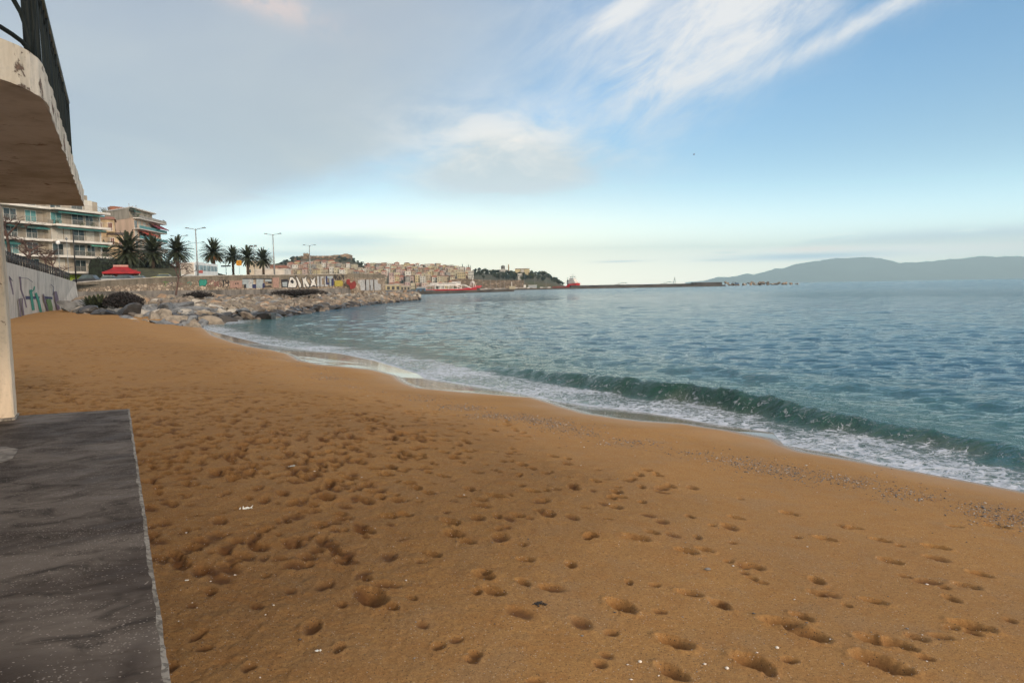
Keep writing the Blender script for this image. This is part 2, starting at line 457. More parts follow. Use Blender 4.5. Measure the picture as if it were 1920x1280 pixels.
FP = [(1195, 1010, 1.3), (1222, 998, .9), (1288, 1034, 1.15), (1322, 1030, .9), (1166, 1140, 1.3), (1293, 1114, 1.0), (1350, 1135, 1.0), (1463, 1168, 1.4), (1515, 1192, 1.4), (1503, 1158, 0.9),
      (1267, 1208, 1.2), (1410, 1245, 1.3), (1652, 1246, 1.7), (1640, 1203, 1.2), (1690, 1212, 1.1), (1718, 1197, .75), (1765, 1196, .75), (1824, 1176, 1.3), (1670, 1052, 1.1), (1755, 1024, 1.2),
      (1548, 1010, 1.1), (1837, 1077, 1.0), (1812, 1099, 1.0), (1533, 1112, .8), (1410, 1082, .6), (1427, 1090, .6), (927, 1113, 1.1), (985, 1052, .9), (1070, 1061, .8), (1412, 1060, 1.0),
      (1532, 1088, .9), (1640, 1127, 1.0), (1588, 1134, .5), (845, 981, 1.3), (850, 1002, 1.3), (876, 1016, 1.0), (908, 1084, 1.1), (812, 1040, .9), (680, 996, 1.5), (600, 985, 1.5), (730, 966, 1.2),
      (760, 965, 1.0), (700, 1125, 1.7), (540, 1023, .6), (523, 1000, .5), (486, 998, .5), (1075, 912, 1.1), (1000, 920, 1.2), (930, 930, 1.3), (1870, 986, 1.3), (1790, 985, .9), (1600, 985, .9), (1650, 1010, 1.0), (1480, 960, 1.1), (1380, 970, 1.0)]
for px, py, k in FP:
    p = onground(px, py)
    dent(p.x, p.y, 0.085 * k, 0.050 * k, 2.35 + pr.normal(0, 0.25), 0.034 * min(k, 1.2), 0.24)
wet = sstep(0.28, -0.22, fd + 0.10 * (fbm(X * 1.5, Y * 1.5, 9) - 0.5))
damp = sstep(1.6, 0.0, fd + 0.9 * (fbm(X * 0.8, Y * 0.8, 12) - 0.5))
quads_i = np.arange((len(rr) - 1) * (len(aa) - 1))
ii = quads_i // (len(aa) - 1); jj = quads_i % (len(aa) - 1); w_ = len(aa)
Q = np.stack([ii * w_ + jj, (ii + 1) * w_ + jj, (ii + 1) * w_ + jj + 1, ii * w_ + jj + 1], 1)
# drop quads far out under the sea
keep = (S[:-1, :-1].ravel() > -9)
Q = Q[keep]
def sand_mat():
    m = bpy.data.materials.new('beach_sand'); m.use_nodes = True
    t = m.node_tree; t.nodes.clear(); N = NT(t)
    out = N.n('ShaderNodeOutputMaterial'); b = N.n('ShaderNodeBsdfPrincipled'); N.L.new(b.outputs[0], out.inputs[0])
    P = N.n('ShaderNodeTexCoord').outputs['Object']
    wet_ = N.attr('wet'); damp_ = N.attr('damp'); ch = N.attr('churn')
    n1 = N.noise(P, 0.55, 5, 0.6); n2 = N.noise(P, 5, 5, 0.65); n3 = N.noise(P, 170, 2, 0.7); n4 = N.noise(P, 2.0, 4, 0.6)
    c = N.mix(N.ramp(n1, 0.35, 0.65), (0.520, 0.292, 0.102), (0.460, 0.265, 0.102))
    c = N.mix(N.m('MULTIPLY', N.ramp(n2, 0.42, 0.70), 0.5), c, (0.440, 0.205, 0.058))
    c = N.mix(N.m('MULTIPLY', N.ramp(n4, 0.50, 0.66), N.m('SUBTRACT', 0.55, N.m('MULTIPLY', ch, 0.3))), c, (0.420, 0.275, 0.140))
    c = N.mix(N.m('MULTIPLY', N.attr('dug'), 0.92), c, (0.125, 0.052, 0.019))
    g = N.ramp(n3, 0.30, 0.72, 0.0, 1.0, False)
    c = N.mix(N.m('MULTIPLY', g, 0.75), c, (0.160, 0.074, 0.030))
    c = N.mix(N.m('MULTIPLY', N.ramp(N.noise(P, 48, 4, 0.75), 0.40, 0.66), 0.50), c, (0.200, 0.098, 0.038))
    vr = N.vor(P, 95, 'F1', 1)      # single coloured grains
    sep = N.n('ShaderNodeSeparateColor'); N.L.new(vr, sep.inputs[0])
    vd = N.vor(P, 95, 'F1', 0)
    grain = N.m('MULTIPLY', N.m('GREATER_THAN', sep.outputs[0], 0.955), N.m('LESS_THAN', vd, 0.36))
    c = N.mix(N.m('MULTIPLY', grain, 0.8), c, (0.50, 0.42, 0.34))
    grain2 = N.m('MULTIPLY', N.m('GREATER_THAN', sep.outputs[1], 0.93), N.m('LESS_THAN', vd, 0.40))
    c = N.mix(N.m('MULTIPLY', grain2, 0.8), c, (0.05, 0.035, 0.028))
    c = N.mix(N.m('MULTIPLY', damp_, 0.55), c, (0.370, 0.215, 0.092))
    c = N.mix(N.m('MULTIPLY', wet_, 0.75), c, (0.24, 0.225, 0.185))
    N.L.new(c, b.inputs['Base Color'])
    rg = N.m('SUBTRACT', N.m('SUBTRACT', 0.95, N.m('MULTIPLY', damp_, 0.42)), N.m('MULTIPLY', wet_, 0.62))
    N.L.new(N.m('MAXIMUM', rg, 0.07), b.inputs['Roughness'])
    N.L.new(N.m('ADD', 0.18, N.m('MULTIPLY', wet_, 0.5)), b.inputs['Specular IOR Level'])
    h = N.m('ADD', N.m('MULTIPLY', N.noise(P, 75, 6, 0.8), 1.3), N.m('MULTIPLY', N.noise(P, 16, 6, 0.7), 1.5))
    bp = N.n('ShaderNodeBump'); bp.inputs['Distance'].default_value = 0.034
    N.L.new(N.m('MULTIPLY', N.m('SUBTRACT', 1.0, N.m('MAXIMUM', wet_, N.m('MULTIPLY', damp_, 0.5))), N.m('ADD', 0.45, N.m('MULTIPLY', ch, 0.45))), bp.inputs['Strength'])
    N.L.new(h, bp.inputs['Height']); N.L.new(bp.outputs[0], b.inputs['Normal'])
    return m
def addattr(me, name, arr):
    a = me.attributes.new(name, 'FLOAT', 'POINT'); a.data.foreach_set('value', arr.astype(np.float32).ravel())
me = meshdata('beach', np.stack([X, Y, Z], -1).reshape(-1, 3), Q, [sand_mat()])
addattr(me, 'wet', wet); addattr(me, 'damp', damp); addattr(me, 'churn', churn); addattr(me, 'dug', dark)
beach_o = link(bpy.data.objects.new('beach', me)); tag(beach_o, kind='structure')

# ------------------------------------------------------------------ sea
WAVE = [(800, 672), (880, 690), (1000, 710), (1100, 727), (1200, 744), (1300, 758), (1400, 776), (1500, 796), (1600, 815), (1750, 842), (1920, 872)]
WH = [0.0, 0.08, 0.21, 0.33, 0.40, 0.42, 0.38, 0.29, 0.22, 0.18, 0.16]
wv = [onz(a, b, 0) for a, b in WAVE]
d_ = (wv[-1] - wv[-2]).normalized(); wv.append(wv[-1] + d_ * 6); WH.append(0.1)
WV = np.array([(p.x, p.y) for p in wv])
wlen = np.concatenate([[0], np.cumsum(np.hypot(*(WV[1:] - WV[:-1]).T))])
wr = 7.0 * (1.0048 ** np.arange(640))
r_ = wr[-1]; ext = []
while r_ < 34000: r_ *= 1.022; ext.append(r_)
wr = np.concatenate([wr, ext])
wa = np.radians(np.concatenate([np.linspace(-80, -42, 20, endpoint=False), np.arange(-42, 42, 0.19), np.linspace(42, 80, 20)]))
WR, WA = np.meshgrid(wr, wa, indexing='ij')
x = WR * np.sin(WA); y = WR * np.cos(WA)
sw, tw = polydist(x, y, SH)
off = -sw                       # metres offshore
qd, qt = polydist(x, y, WV); qd = -qd
H = np.interp(qt, wlen, WH) * np.where((qt <= 0) | (qt >= wlen[-1]), 0.0, 1.0)
jit = (fbm(x * 0.9, y * 0.9, 55, 3) - 0.5)
q = qd + jit * 0.5
prof = sstep(-0.05, 0.62, q) * np.exp(-np.maximum(q - 0.6, 0) / 1.15)
z = np.zeros_like(x)
cell = np.maximum(WR * 0.0048, WR * np.radians(0.19)); cell = np.where(WR > 150, WR * 0.022, cell)
wrn = np.random.default_rng(3)
damp_near = sstep(0.6, 5.0, off)
for i in range(64):
    lam = 0.22 * (16 / 0.22) ** ((i / 63.0) ** 1.25)
    th = R(248) + wrn.normal(0, 0.42); k = 2 * math.pi / lam; ph = wrn.uniform(0, 6.28)
    amp = 0.0098 * lam ** 0.95 / (1 + (lam / 1.0) ** 1.35) * wrn.uniform(0.6, 1.2)
    att = sstep(2.2, 5.0, lam / cell)
    wob = 1.3 * fbm(x / (lam * 7), y / (lam * 7), 100 + i, 2) * 3.14
    z += amp * att * np.sin(k * (x * math.cos(th) + y * math.sin(th)) + ph + wob)
patch = 0.65 + 0.8 * fbm(x * 0.035, y * 0.035, 60, 3)
z = z * damp_near * patch * (0.35 + 0.65 * sstep(2, 14, off))
lip = 1 + 0.35 * (fbm(qt * 2.2, q * 0 + 3, 66, 3) - 0.5)
z += H * prof * lip
# second low swell behind the breaker
z += 0.10 * np.exp(-((qd - 6.0 - 2 * jit) / 1.1) ** 2) * sstep(0, 6, qt)
# thin tongue of foam riding on the sand
z += 0.03 * sstep(0.0, 0.5, off) * sstep(3.5, 1.0, off) * (0.5 + fbm(x * 3, y * 3, 44, 3))
z = np.where(off < -0.3, -0.25, z)
foam = sstep(-0.15, 0.12, off) * (1 - sstep(-0.5, 0.35, q + 0.9 * jit))
foam = np.where((qt <= 0.01) & (qd < 30), sstep(-0.15, 0.1, off) * sstep(3.8, 0.7, off + jit * 2), foam)
foam = np.where(off > 9, 0, foam) * (0.80 + 0.4 * (fbm(x * 0.5, y * 0.5, 90, 2) - 0.5))
edgef = sstep(-0.15, 0.0, off) * sstep(0.30, 0.05, off)
web = H * 2.6 * sstep(-0.1, 0.1, q) * sstep(0.55, 0.12, q) + 0.5 * sstep(1.5, 0.2, q) * sstep(-0.6, 0.0, q) * (qt > 0.1) * (off < 9)
green = sstep(14, 2, off + 4 * jit)
face = np.clip(H * 2.2, 0, 1) * sstep(-0.3, 0.1, q) * sstep(2.6, 0.5, q)
n_ = len(wa); qi = np.arange((len(wr) - 1) * (n_ - 1)); i1_ = qi // (n_ - 1); j1_ = qi % (n_ - 1)
WQ = np.stack([i1_ * n_ + j1_, (i1_ + 1) * n_ + j1_, (i1_ + 1) * n_ + j1_ + 1, i1_ * n_ + j1_ + 1], 1)
WQ = WQ[off[:-1, :-1].ravel() > -3]
def sea_mat():
    m = bpy.data.materials.new('sea_water'); m.use_nodes = True
    t = m.node_tree; t.nodes.clear(); N = NT(t)
    out = N.n('ShaderNodeOutputMaterial'); b = N.n('ShaderNodeBsdfPrincipled')
    P = N.n('ShaderNodeTexCoord').outputs['Object']
    fo = N.attr('foam'); wb = N.attr('web'); gr = N.attr('green'); fc = N.attr('face'); ed = N.attr('edge'); dist = N.attr('dist')
    c = N.mix(N.ramp(N.noise(P, 0.02, 4, 0.6), 0.35, 0.65), (0.007, 0.060, 0.105), (0.012, 0.078, 0.115))
    c = N.mix(gr, c, (0.022, 0.085, 0.080))
    c = N.mix(N.m('MULTIPLY', fc, 0.9), c, (0.006, 0.046, 0.028))
    # lacy foam
    Pw = N.n('ShaderNodeVectorMath', operation='ADD'); N.L.new(P, Pw.inputs[0])
    nz = N.n('ShaderNodeTexNoise'); N.L.new(P, nz.inputs['Vector']); nz.inputs['Scale'].default_value = 2.2; nz.inputs['Detail'].default_value = 4
    sc = N.n('ShaderNodeVectorMath', operation='SCALE'); N.L.new(nz.outputs[1], sc.inputs[0]); sc.inputs['Scale'].default_value = 0.9
    N.L.new(sc.outputs[0], Pw.inputs[1])
    v1 = N.vor(Pw.outputs[0], 2.6, 'DISTANCE_TO_EDGE'); v2 = N.vor(Pw.outputs[0], 7.5, 'DISTANCE_TO_EDGE')
    fn = N.noise(Pw.outputs[0], 5, 6, 0.65)
    lace = N.m('ADD', N.m('MULTIPLY', N.ramp(v1, 0.0, 0.12, 1, 0), 0.55), N.m('MULTIPLY', N.ramp(v2, 0.0, 0.16, 1, 0), 0.45))
    fsum = N.m('ADD', N.m('ADD', N.m('MULTIPLY', fo, 0.72), N.m('MULTIPLY', lace, 0.40)), N.m('MULTIPLY', N.m('SUBTRACT', fn, 0.5), 1.15))
    fmask = N.m('MULTIPLY', N.ramp(fsum, 0.50, 0.92), N.ramp(fo, 0.05, 0.3))
    rd = N.m('ABSOLUTE', N.m('SUBTRACT', N.noise(Pw.outputs[0], 1.5, 4, 0.6, 1.5), 0.5))
    wmask = N.m('MULTIPLY', N.m('MULTIPLY', N.ramp(rd, 0.0, 0.028, 1, 0), N.ramp(fn, 0.46, 0.62)), N.m('MULTIPLY', wb, 0.75))
    al = N.m('MAXIMUM', N.m('MAXIMUM', fmask, wmask), N.m('MULTIPLY', ed, N.ramp(fn, 0.35, 0.5)))
    al = N.m('MINIMUM', al, 1.0)
    # murky sand carried in the wash
    c = N.mix(N.m('MULTIPLY', fo, 0.55), c, (0.17, 0.16, 0.125))
    fcw = N.mix(N.ramp(N.noise(Pw.outputs[0], 3, 5, 0.6), 0.3, 0.7), (0.60, 0.63, 0.70), (0.40, 0.43, 0.49))
    c = N.mix(al, c, fcw)
    N.L.new(c, b.inputs['Base Color'])
    N.L.new(N.m('ADD', N.m('ADD', 0.03, N.m('MULTIPLY', N.ramp(dist, 15, 400), 0.12)), N.m('MULTIPLY', al, 0.55)), b.inputs['Roughness'])
    b.inputs['IOR'].default_value = 1.33
    # ripples: crests lie roughly across the wind; longer ones carry the distance
    Pr = N.mapping(P, (1, 1, 1), (0, 0, R(-16)))
    Pr = N.mapping(Pr, (0.5, 1.5, 1))
    h1 = N.noise(Pr, 3.6, 5, 0.62, 0.6); h2 = N.noise(Pr, 0.75, 5, 0.6, 0.4); h3 = N.noise(Pr, 0.16, 5, 0.6, 0.3); h4 = N.noise(Pr, 0.035, 4, 0.6)
    h = N.m('ADD', N.m('MULTIPLY', h1, N.ramp(dist, 15, 90, 0.16, 0.20)), N.m('MULTIPLY', h2, N.ramp(dist, 15, 120, 0.10, 0.45)))
    h = N.m('ADD', h, N.m('MULTIPLY', h3, N.ramp(dist, 50, 400, 0.12, 1.6)))
    h = N.m('ADD', h, N.m('MULTIPLY', h4, N.ramp(dist, 300, 2000, 0.0, 9.0)))
    bp = N.n('ShaderNodeBump'); bp.inputs['Distance'].default_value = 1.0
    N.L.new(N.m('SUBTRACT', 0.9, N.m('MULTIPLY', fo, 0.35)), bp.inputs['Strength'])
    N.L.new(N.m('ADD', h, N.m('MULTIPLY', N.m('MULTIPLY', al, fn), 0.03)), bp.inputs['Height']); N.L.new(bp.outputs[0], b.inputs['Normal'])
    # thin glassy margin: the sand shows through
    tr = N.n('ShaderNodeBsdfTransparent'); mx = N.n('ShaderNodeMixShader')
    N.L.new(N.attr('thin'), mx.inputs[0]); N.L.new(b.outputs[0], mx.inputs[1]); N.L.new(tr.outputs[0], mx.inputs[2])
    N.L.new(b.outputs[0], out.inputs[0])
    return m
me = meshdata('sea', np.stack([x, y, z], -1).reshape(-1, 3), WQ, [sea_mat()])
for nm, a in (('foam', foam), ('web', web), ('green', green), ('face', face), ('edge', edgef), ('dist', WR), ('thin', edgef * 0)): addattr(me, nm, a)
sea_o = link(bpy.data.objects.new('sea', me)); tag(sea_o, kind='structure')
# ------------------------------------------------------------------ terrace slab, pillar, canopy and railing at the left
SLABZ = ZC - 1.6
def slab_mat():
    m = bpy.data.materials.new('worn_terrazzo'); m.use_nodes = True
    t = m.node_tree; t.nodes.clear(); N = NT(t)
    out = N.n('ShaderNodeOutputMaterial'); b = N.n('ShaderNodeBsdfPrincipled'); N.L.new(b.outputs[0], out.inputs[0])
    P = N.n('ShaderNodeTexCoord').outputs['Object']
    Pw = N.mapping(P, (1, 1, 1), (0, 0, R(60)))
    Ps = N.mapping(N.mapping(P, (1, 1, 1), (0, 0, R(-18))), (0.9, 1.5, 1))
    n1 = N.noise(Ps, 0.9, 5, 0.6, 0.5); n2 = N.noise(Ps, 3.0, 6, 0.65, 0.8)
    c = N.mix(N.ramp(n1, 0.35, 0.65), (0.044, 0.032, 0.025), (0.125, 0.103, 0.086))
    c = N.mix(N.m('MULTIPLY', N.ramp(n2, 0.48, 0.72), 0.85), c, (0.024, 0.020, 0.018))
    blt = N.attr('pale')
    v = N.vor(N.mapping(P, (0.75, 1.3, 1)), 84, 'F1', 1); sp = N.n('ShaderNodeSeparateColor'); N.L.new(v, sp.inputs[0])
    vd = N.vor(N.mapping(P, (0.75, 1.3, 1)), 84, 'F1', 0)
    dens = N.ramp(N.noise(Ps, 1.6, 4, 0.6, 0.6), 0.35, 0.68, 0.90, 0.30)
    sz = N.m('MULTIPLY', sp.outputs[1], 0.42)
    chips = N.m('MULTIPLY', N.m('GREATER_THAN', sp.outputs[0], dens), N.m('LESS_THAN', vd, sz))
    c = N.mix(N.m('MULTIPLY', chips, 0.85), c, (0.29, 0.25, 0.22))
    N.L.new(c, b.inputs['Base Color'])
    N.L.new(N.ramp(n2, 0.35, 0.7, 0.58, 0.9), b.inputs['Roughness'])
    b.inputs['Specular IOR Level'].default_value = 0.18
    bp = N.n('ShaderNodeBump'); bp.inputs['Strength'].default_value = 0.5; bp.inputs['Distance'].default_value = 0.004
    N.L.new(N.noise(P, 55, 6, 0.7), bp.inputs['Height']); N.L.new(bp.outputs[0], b.inputs['Normal'])
    return m
def paint_mat(name, white, under, scale=2.2, peel=0.62, rough=0.8, under2=None):
    m = bpy.data.materials.new(name); m.use_nodes = True
    t = m.node_tree; t.nodes.clear(); N = NT(t)
    out = N.n('ShaderNodeOutputMaterial'); b = N.n('ShaderNodeBsdfPrincipled'); N.L.new(b.outputs[0], out.inputs[0])
    P = N.n('ShaderNodeTexCoord').outputs['Object']
    n = N.noise(P, scale * 3, 8, 0.7, 0.5); n2 = N.noise(N.mapping(P, (1, 1, 0.2)), scale, 6, 0.65); n3 = N.noise(P, scale * 9, 4, 0.6)
    pl = N.ramp(n, peel, peel + 0.05)
    c = N.mix(N.ramp(n2, 0.38, 0.68), white, tuple(k * 0.62 * f for k, f in zip(white, (1, .96, .88))))
    c = N.mix(N.m('MULTIPLY', N.ramp(n3, 0.5, 0.75), 0.35), c, tuple(k * 0.5 for k in white))
    c = N.mix(pl, c, under)
    if under2: c = N.mix(N.ramp(n, peel + 0.07, peel + 0.12), c, under2)
    N.L.new(c, b.inputs['Base Color']); b.inputs['Roughness'].default_value = rough; b.inputs['Specular IOR Level'].default_value = 0.25
    bp = N.n('ShaderNodeBump'); bp.inputs['Strength'].default_value = 0.6; bp.inputs['Distance'].default_value = 0.006
    N.L.new(N.m('SUBTRACT', N.noise(P, scale * 14, 5, 0.6), N.m('MULTIPLY', pl, 0.8)), bp.inputs['Height']); N.L.new(bp.outputs[0], b.inputs['Normal'])
    return m
M_TERR = slab_mat()
M_EDGE = paint_mat('chipped_edge', (0.27, 0.245, 0.215), (0.12, 0.105, 0.09), 5, 0.50)
M_FASC = paint_mat('peeling_white_paint', (0.72, 0.66, 0.57), (0.12, 0.085, 0.065), 2.3, 0.56, under2=(0.20, 0.12, 0.085))
M_SOFF = paint_mat('stained_soffit', (0.72, 0.68, 0.64), (0.28, 0.21, 0.17), 1.1, 0.60)
M_PILL = paint_mat('pillar_paint', (0.68, 0.56, 0.43), (0.22, 0.14, 0.10), 1.8, 0.62)
c0 = onz(243, 766, SLABZ); c1 = onz(322, 1290, SLABZ); cb = onz(30, 779, SLABZ)
ed = (c0 - c1).normalized(); bk = (cb - c0).normalized()
A_ = c0; B_ = c1 - ed * 3.2; C_ = B_ + bk * 5; D_ = c0 + bk * 5
TH = 0.42
def terrace():
    root = empty('terrace_slab', (A_.x, A_.y, 0))
    mb = MB()
    # top surface subdivided, with slightly ragged outer edge
    n = 260; topv = []; 
    w = 0.024
    out = []
    for i in range(n + 1):
        t = i / n; p = A_.lerp(B_, t)
        r = 0.006 * (float(vnoise(np.array([t * 260.0]), np.array([0.5]), 3)[0]) - 0.5) + 0.008 * (float(vnoise(np.array([t * 60.0]), np.array([0.5]), 4)[0]) - 0.5)
        nrm = Vector((ed.y, -ed.x, 0))
        out.append(p + nrm * r)
    mb2 = MB()
    for i in range(n):
        a, b_ = out[i], out[i + 1]
        nrm = Vector((ed.y, -ed.x, 0))
        wv_ = [0.008 + 0.030 * float(fbm(np.array([k_ * 0.23]), np.array([1.5]), 13, 3)[0]) for k_ in (i, i + 1)]
        ia, ib = a - nrm * wv_[0], b_ - nrm * wv_[1]
        ja, jb = A_.lerp(B_, i / n) + bk * 5, A_.lerp(B_, (i + 1) / n) + bk * 5
        mb.quad(ia, ib, jb, ja, 0)
        dz = Vector((0, 0, -0.008))
        mb2.quad(a + dz, b_ + dz, ib, ia, 0)
        mb2.quad(a + dz, a + Vector((0, 0, -0.07)), b_ + Vector((0, 0, -0.07)), b_ + dz, 0)
    top = mb.build('paving', M_TERR, None, recalc=False)
    edge = mb2.build('edge', M_EDGE, None, recalc=False)
    body = MB(); nrm = Vector((ed.y, -ed.x, 0)) * -0.02
    body.prism([(A_ + nrm)[:2], (B_ + nrm)[:2], C_[:2], D_[:2]], SLABZ - 1.6, SLABZ - 0.005)
    bo = body.build('base_wall', mat('terrace_render', (0.35, 0.30, 0.25), 0.9, 0.15, 1.5, 0.4, 30))
    for o in (top, edge, bo):
        o.parent = root; o.location = (-A_.x, -A_.y, 0)
    pm_ = MB(); pp = [onz(a, b_, SLABZ + 0.003) for a, b_ in ((-40, 838), (10, 837), (34, 841), (30, 850), (22, 860), (4, 866), (-40, 870))]
    pm_.prism([(q.x - A_.x, q.y - A_.y) for q in pp], SLABZ + .0015, SLABZ + 0.004); pm_.build('plaster_patch', mat('dull_plaster', (0.22, 0.195, 0.17), 0.9, 0.25, 9), root)
    return root
ter = terrace(); tag(ter, 'dark terrazzo terrace slab with worn speckled top and chipped pale edge above the sand', 'terrace')
# the canopy (balcony above)
ZU = ZC + 1.15; CT = 0.22
far = onz(158, 387, ZU); nearp = onz(97, 222, ZU); 
cdir = (far - nearp).normalized(); cperp = Vector((-cdir.y, cdir.x, 0))
if cperp.x > 0: cperp = -cperp
o1 = onz(75, 182, ZU); o2 = onz(40, 163, ZU); o3 = onz(0, 148, ZU)
leftdir = Vector((-0.985, -0.17, 0))
outline = [far + cperp * 7, far, nearp, onz(90, 203, ZU), onz(84, 191, ZU), o1, onz(60, 172, ZU), o2, o3, o3 + (o3 - o2).normalized() * 1.5, o3 + (o3 - o2).normalized() * 1.5 + cperp * 5]
def canopy():
    root = empty('balcony', (far.x, far.y, ZU))
    off_ = Vector((far.x, far.y, ZU))
    pts = []
    for i in range(len(outline)):
        a, b_ = outline[i], outline[(i + 1) % len(outline)]
        k = max(1, int((b_ - a).length / 0.05)) if 0 < i < 9 else 1
        for j in range(k): pts.append(a.lerp(b_, j / k))
    body = MB(); m = len(pts)
    def wob(i, s): return 0.010 * (float(fbm(np.array([i * 0.31]), np.array([s * 1.0]), 9, 3)[0]) - 0.5) * 2
    lo = []; hi = []
    for i, p in enumerate(pts):
        e = wob(i, 1); g = wob(i, 2)
        lo.append(p - off_ + Vector((e, e, abs(wob(i, 3))))); hi.append(p - off_ + Vector((g, g, CT + wob(i, 5) * 0.5)))
    so_ = MB(); so_.add(lo, [tuple(range(m))]); soff = so_.build('underside', M_SOFF, root, recalc=False)
    fa = MB(); fa.add(lo + hi, [(i, (i + 1) % m, m + (i + 1) % m, m + i) for i in range(m)] + [tuple(range(m, 2 * m))]); fa.build('fascia', M_FASC, root, recalc=False)
    return root
can = canopy(); tag(can, 'concrete balcony slab with peeling white paint and brown stained underside overhead at the left', 'balcony')
# pillar
def pillar():
    a = onz(33, 779, SLABZ); root = empty('pillar', (a.x, a.y, SLABZ)); root.rotation_euler = (0, 0, math.atan2(ed.y, ed.x))
    mb = MB(); h = ZU - SLABZ
    n = 30
    # square shaft 0.34 m, front corner at the root, corners slightly worn
    sec = [(0, 0.02), (-0.02, 0), (-0.33, 0), (-0.35, 0.02), (-0.35, 0.46), (-0.33, 0.48), (-0.02, 0.48), (0, 0.46)]
    vs = []
    for i in range(n + 1):
        z_ = h * i / n
        for j, (a_, b_) in enumerate(sec):
            w = 0.006 * (float(vnoise(np.array([i * 0.9 + j * 7]), np.array([0.2]), 6)[0]) - 0.5)
            vs.append((a_ + w, b_ + w, z_))
    k = len(sec)
    fs = [(i * k + j, i * k + (j + 1) % k, (i + 1) * k + (j + 1) % k, (i + 1) * k + j) for i in range(n) for j in range(k)]
    mb.add(vs, fs); mb.build('shaft', M_PILL, root)
    pb = MB(); pb.box(-0.42, 0.02, -0.02, 0.54, 0.0, 0.035); pb.build('foot', M_EDGE, root, bevel=0.01)
    return root
pil = pillar(); tag(pil, 'cream painted concrete pillar standing on the terrazzo slab under the balcony', 'pillar')
# railing on the balcony
M_IRON = mat('dark_green_iron', (0.008, 0.012, 0.012), 0.7, 0.1, 8, 0.3, 60, spec=0.2)
M_RAIL = mat('rail_top_iron', (0.05, 0.055, 0.04), 0.5, 0.2, 6, 0.3, 50)
def balcony_railing():
    zt = ZU + CT; H_ = 1.02
    p_end = far - cdir * 0.35 + cperp * 0.10; p_cor = nearp + cperp * 0.10 - cdir * 0.05
    root = empty('balcony_railing', p_end.xyz.to_tuple()[:2] + (zt,))
    o = Vector((p_end.x, p_end.y, 0))
    def Pt(p, z_): q = p - Vector((p_end.x, p_end.y, p_end.z)); return Vector((q.x, q.y, z_))
    L = (p_cor - p_end).length; dr = (p_cor - p_end).normalized()
    top = MB(); top.tube([Pt(p_end, H_), Pt(p_cor, H_)], 0.026, 10)
    corner = p_cor; side = (o3 - o2).normalized(); 
    p_s = corner + cperp * 0.12 - cdir * 0.28; p_far = p_s + side * 2.6
    top.tube([Pt(p_cor, H_), Pt(p_s, H_), Pt(p_far, H_)], 0.026, 10)
    top.build('handrail', M_RAIL, root)
    bot = MB(); bot.tube([Pt(p_end, 0.10), Pt(p_cor, 0.10)], 0.012, 6); bot.tube([Pt(p_end, H_ - 0.12), Pt(p_cor, H_ - 0.12)], 0.012, 6)
    bot.tube([Pt(p_cor, 0.10), Pt(p_s, 0.10), Pt(p_far, 0.10)], 0.012, 6)
    bot.build('cross_rail', M_IRON, root)
    # paired upright bars, alternately crossed by bent ones
    nbar = int(L / 0.20)
    for i in range(nbar + 1):
        b_ = MB(); p = p_end + dr * (i * L / nbar)
        if i % 5 == 0:
            b_.tube([Pt(p, 0), Pt(p, H_)], 0.019, 6); b_.build('post', M_IRON, root)
        else:
            q = p + dr * (0.085 if i % 2 else -0.085)
            b_.tube([Pt(p, 0.10), Pt(p.lerp(q, 0.6), 0.4), Pt(p.lerp(q, 0.7), 0.6), Pt(p, H_ - 0.01)], 0.0095, 6); b_.build('bar', M_IRON, root)
    # near panel: bars that fan out from its foot in long curves
    a_, b2 = p_s, p_s + side
    nn_ = Vector((side.y, -side.x, 0)).normalized()
    def pl(px, py):
        r_ = ray(px, py); t = (Vector((a_.x, a_.y, 0))).dot(nn_) / r_.dot(nn_); q = Vector((0, 0, ZC)) + r_ * t
        return Vector((q.x - p_end.x, q.y - p_end.y, max(0.0, q.z - zt)))
    fans = [[(58, 104), (53, 92), (41, 78), (22, 64), (0, 50), (-40, 32), (-90, 20)], [(58, 104), (55, 82), (49, 52), (39, 24), (22, -6), (-5, -40)],
            [(57, 104), (54, 60), (50, 0), (48, -60)], [(60, 105), (62, 60), (66, 0), (70, -60)], [(57, 104), (63, 50), (58, 0), (52, -60)]]
    for f in fans:
        b_ = MB(); b_.tube([pl(*p) for p in f], 0.014, 8); b_.build('arc_bar', M_IRON, root)
    b_ = MB(); b_.tube([Pt(p_cor, 0), Pt(p_cor, H_)], 0.022, 8); b_.build('post', M_IRON, root)
    return root
br = balcony_railing(); tag(br, 'dark green wrought iron railing with curved bars along the edge of the white balcony', 'railing')
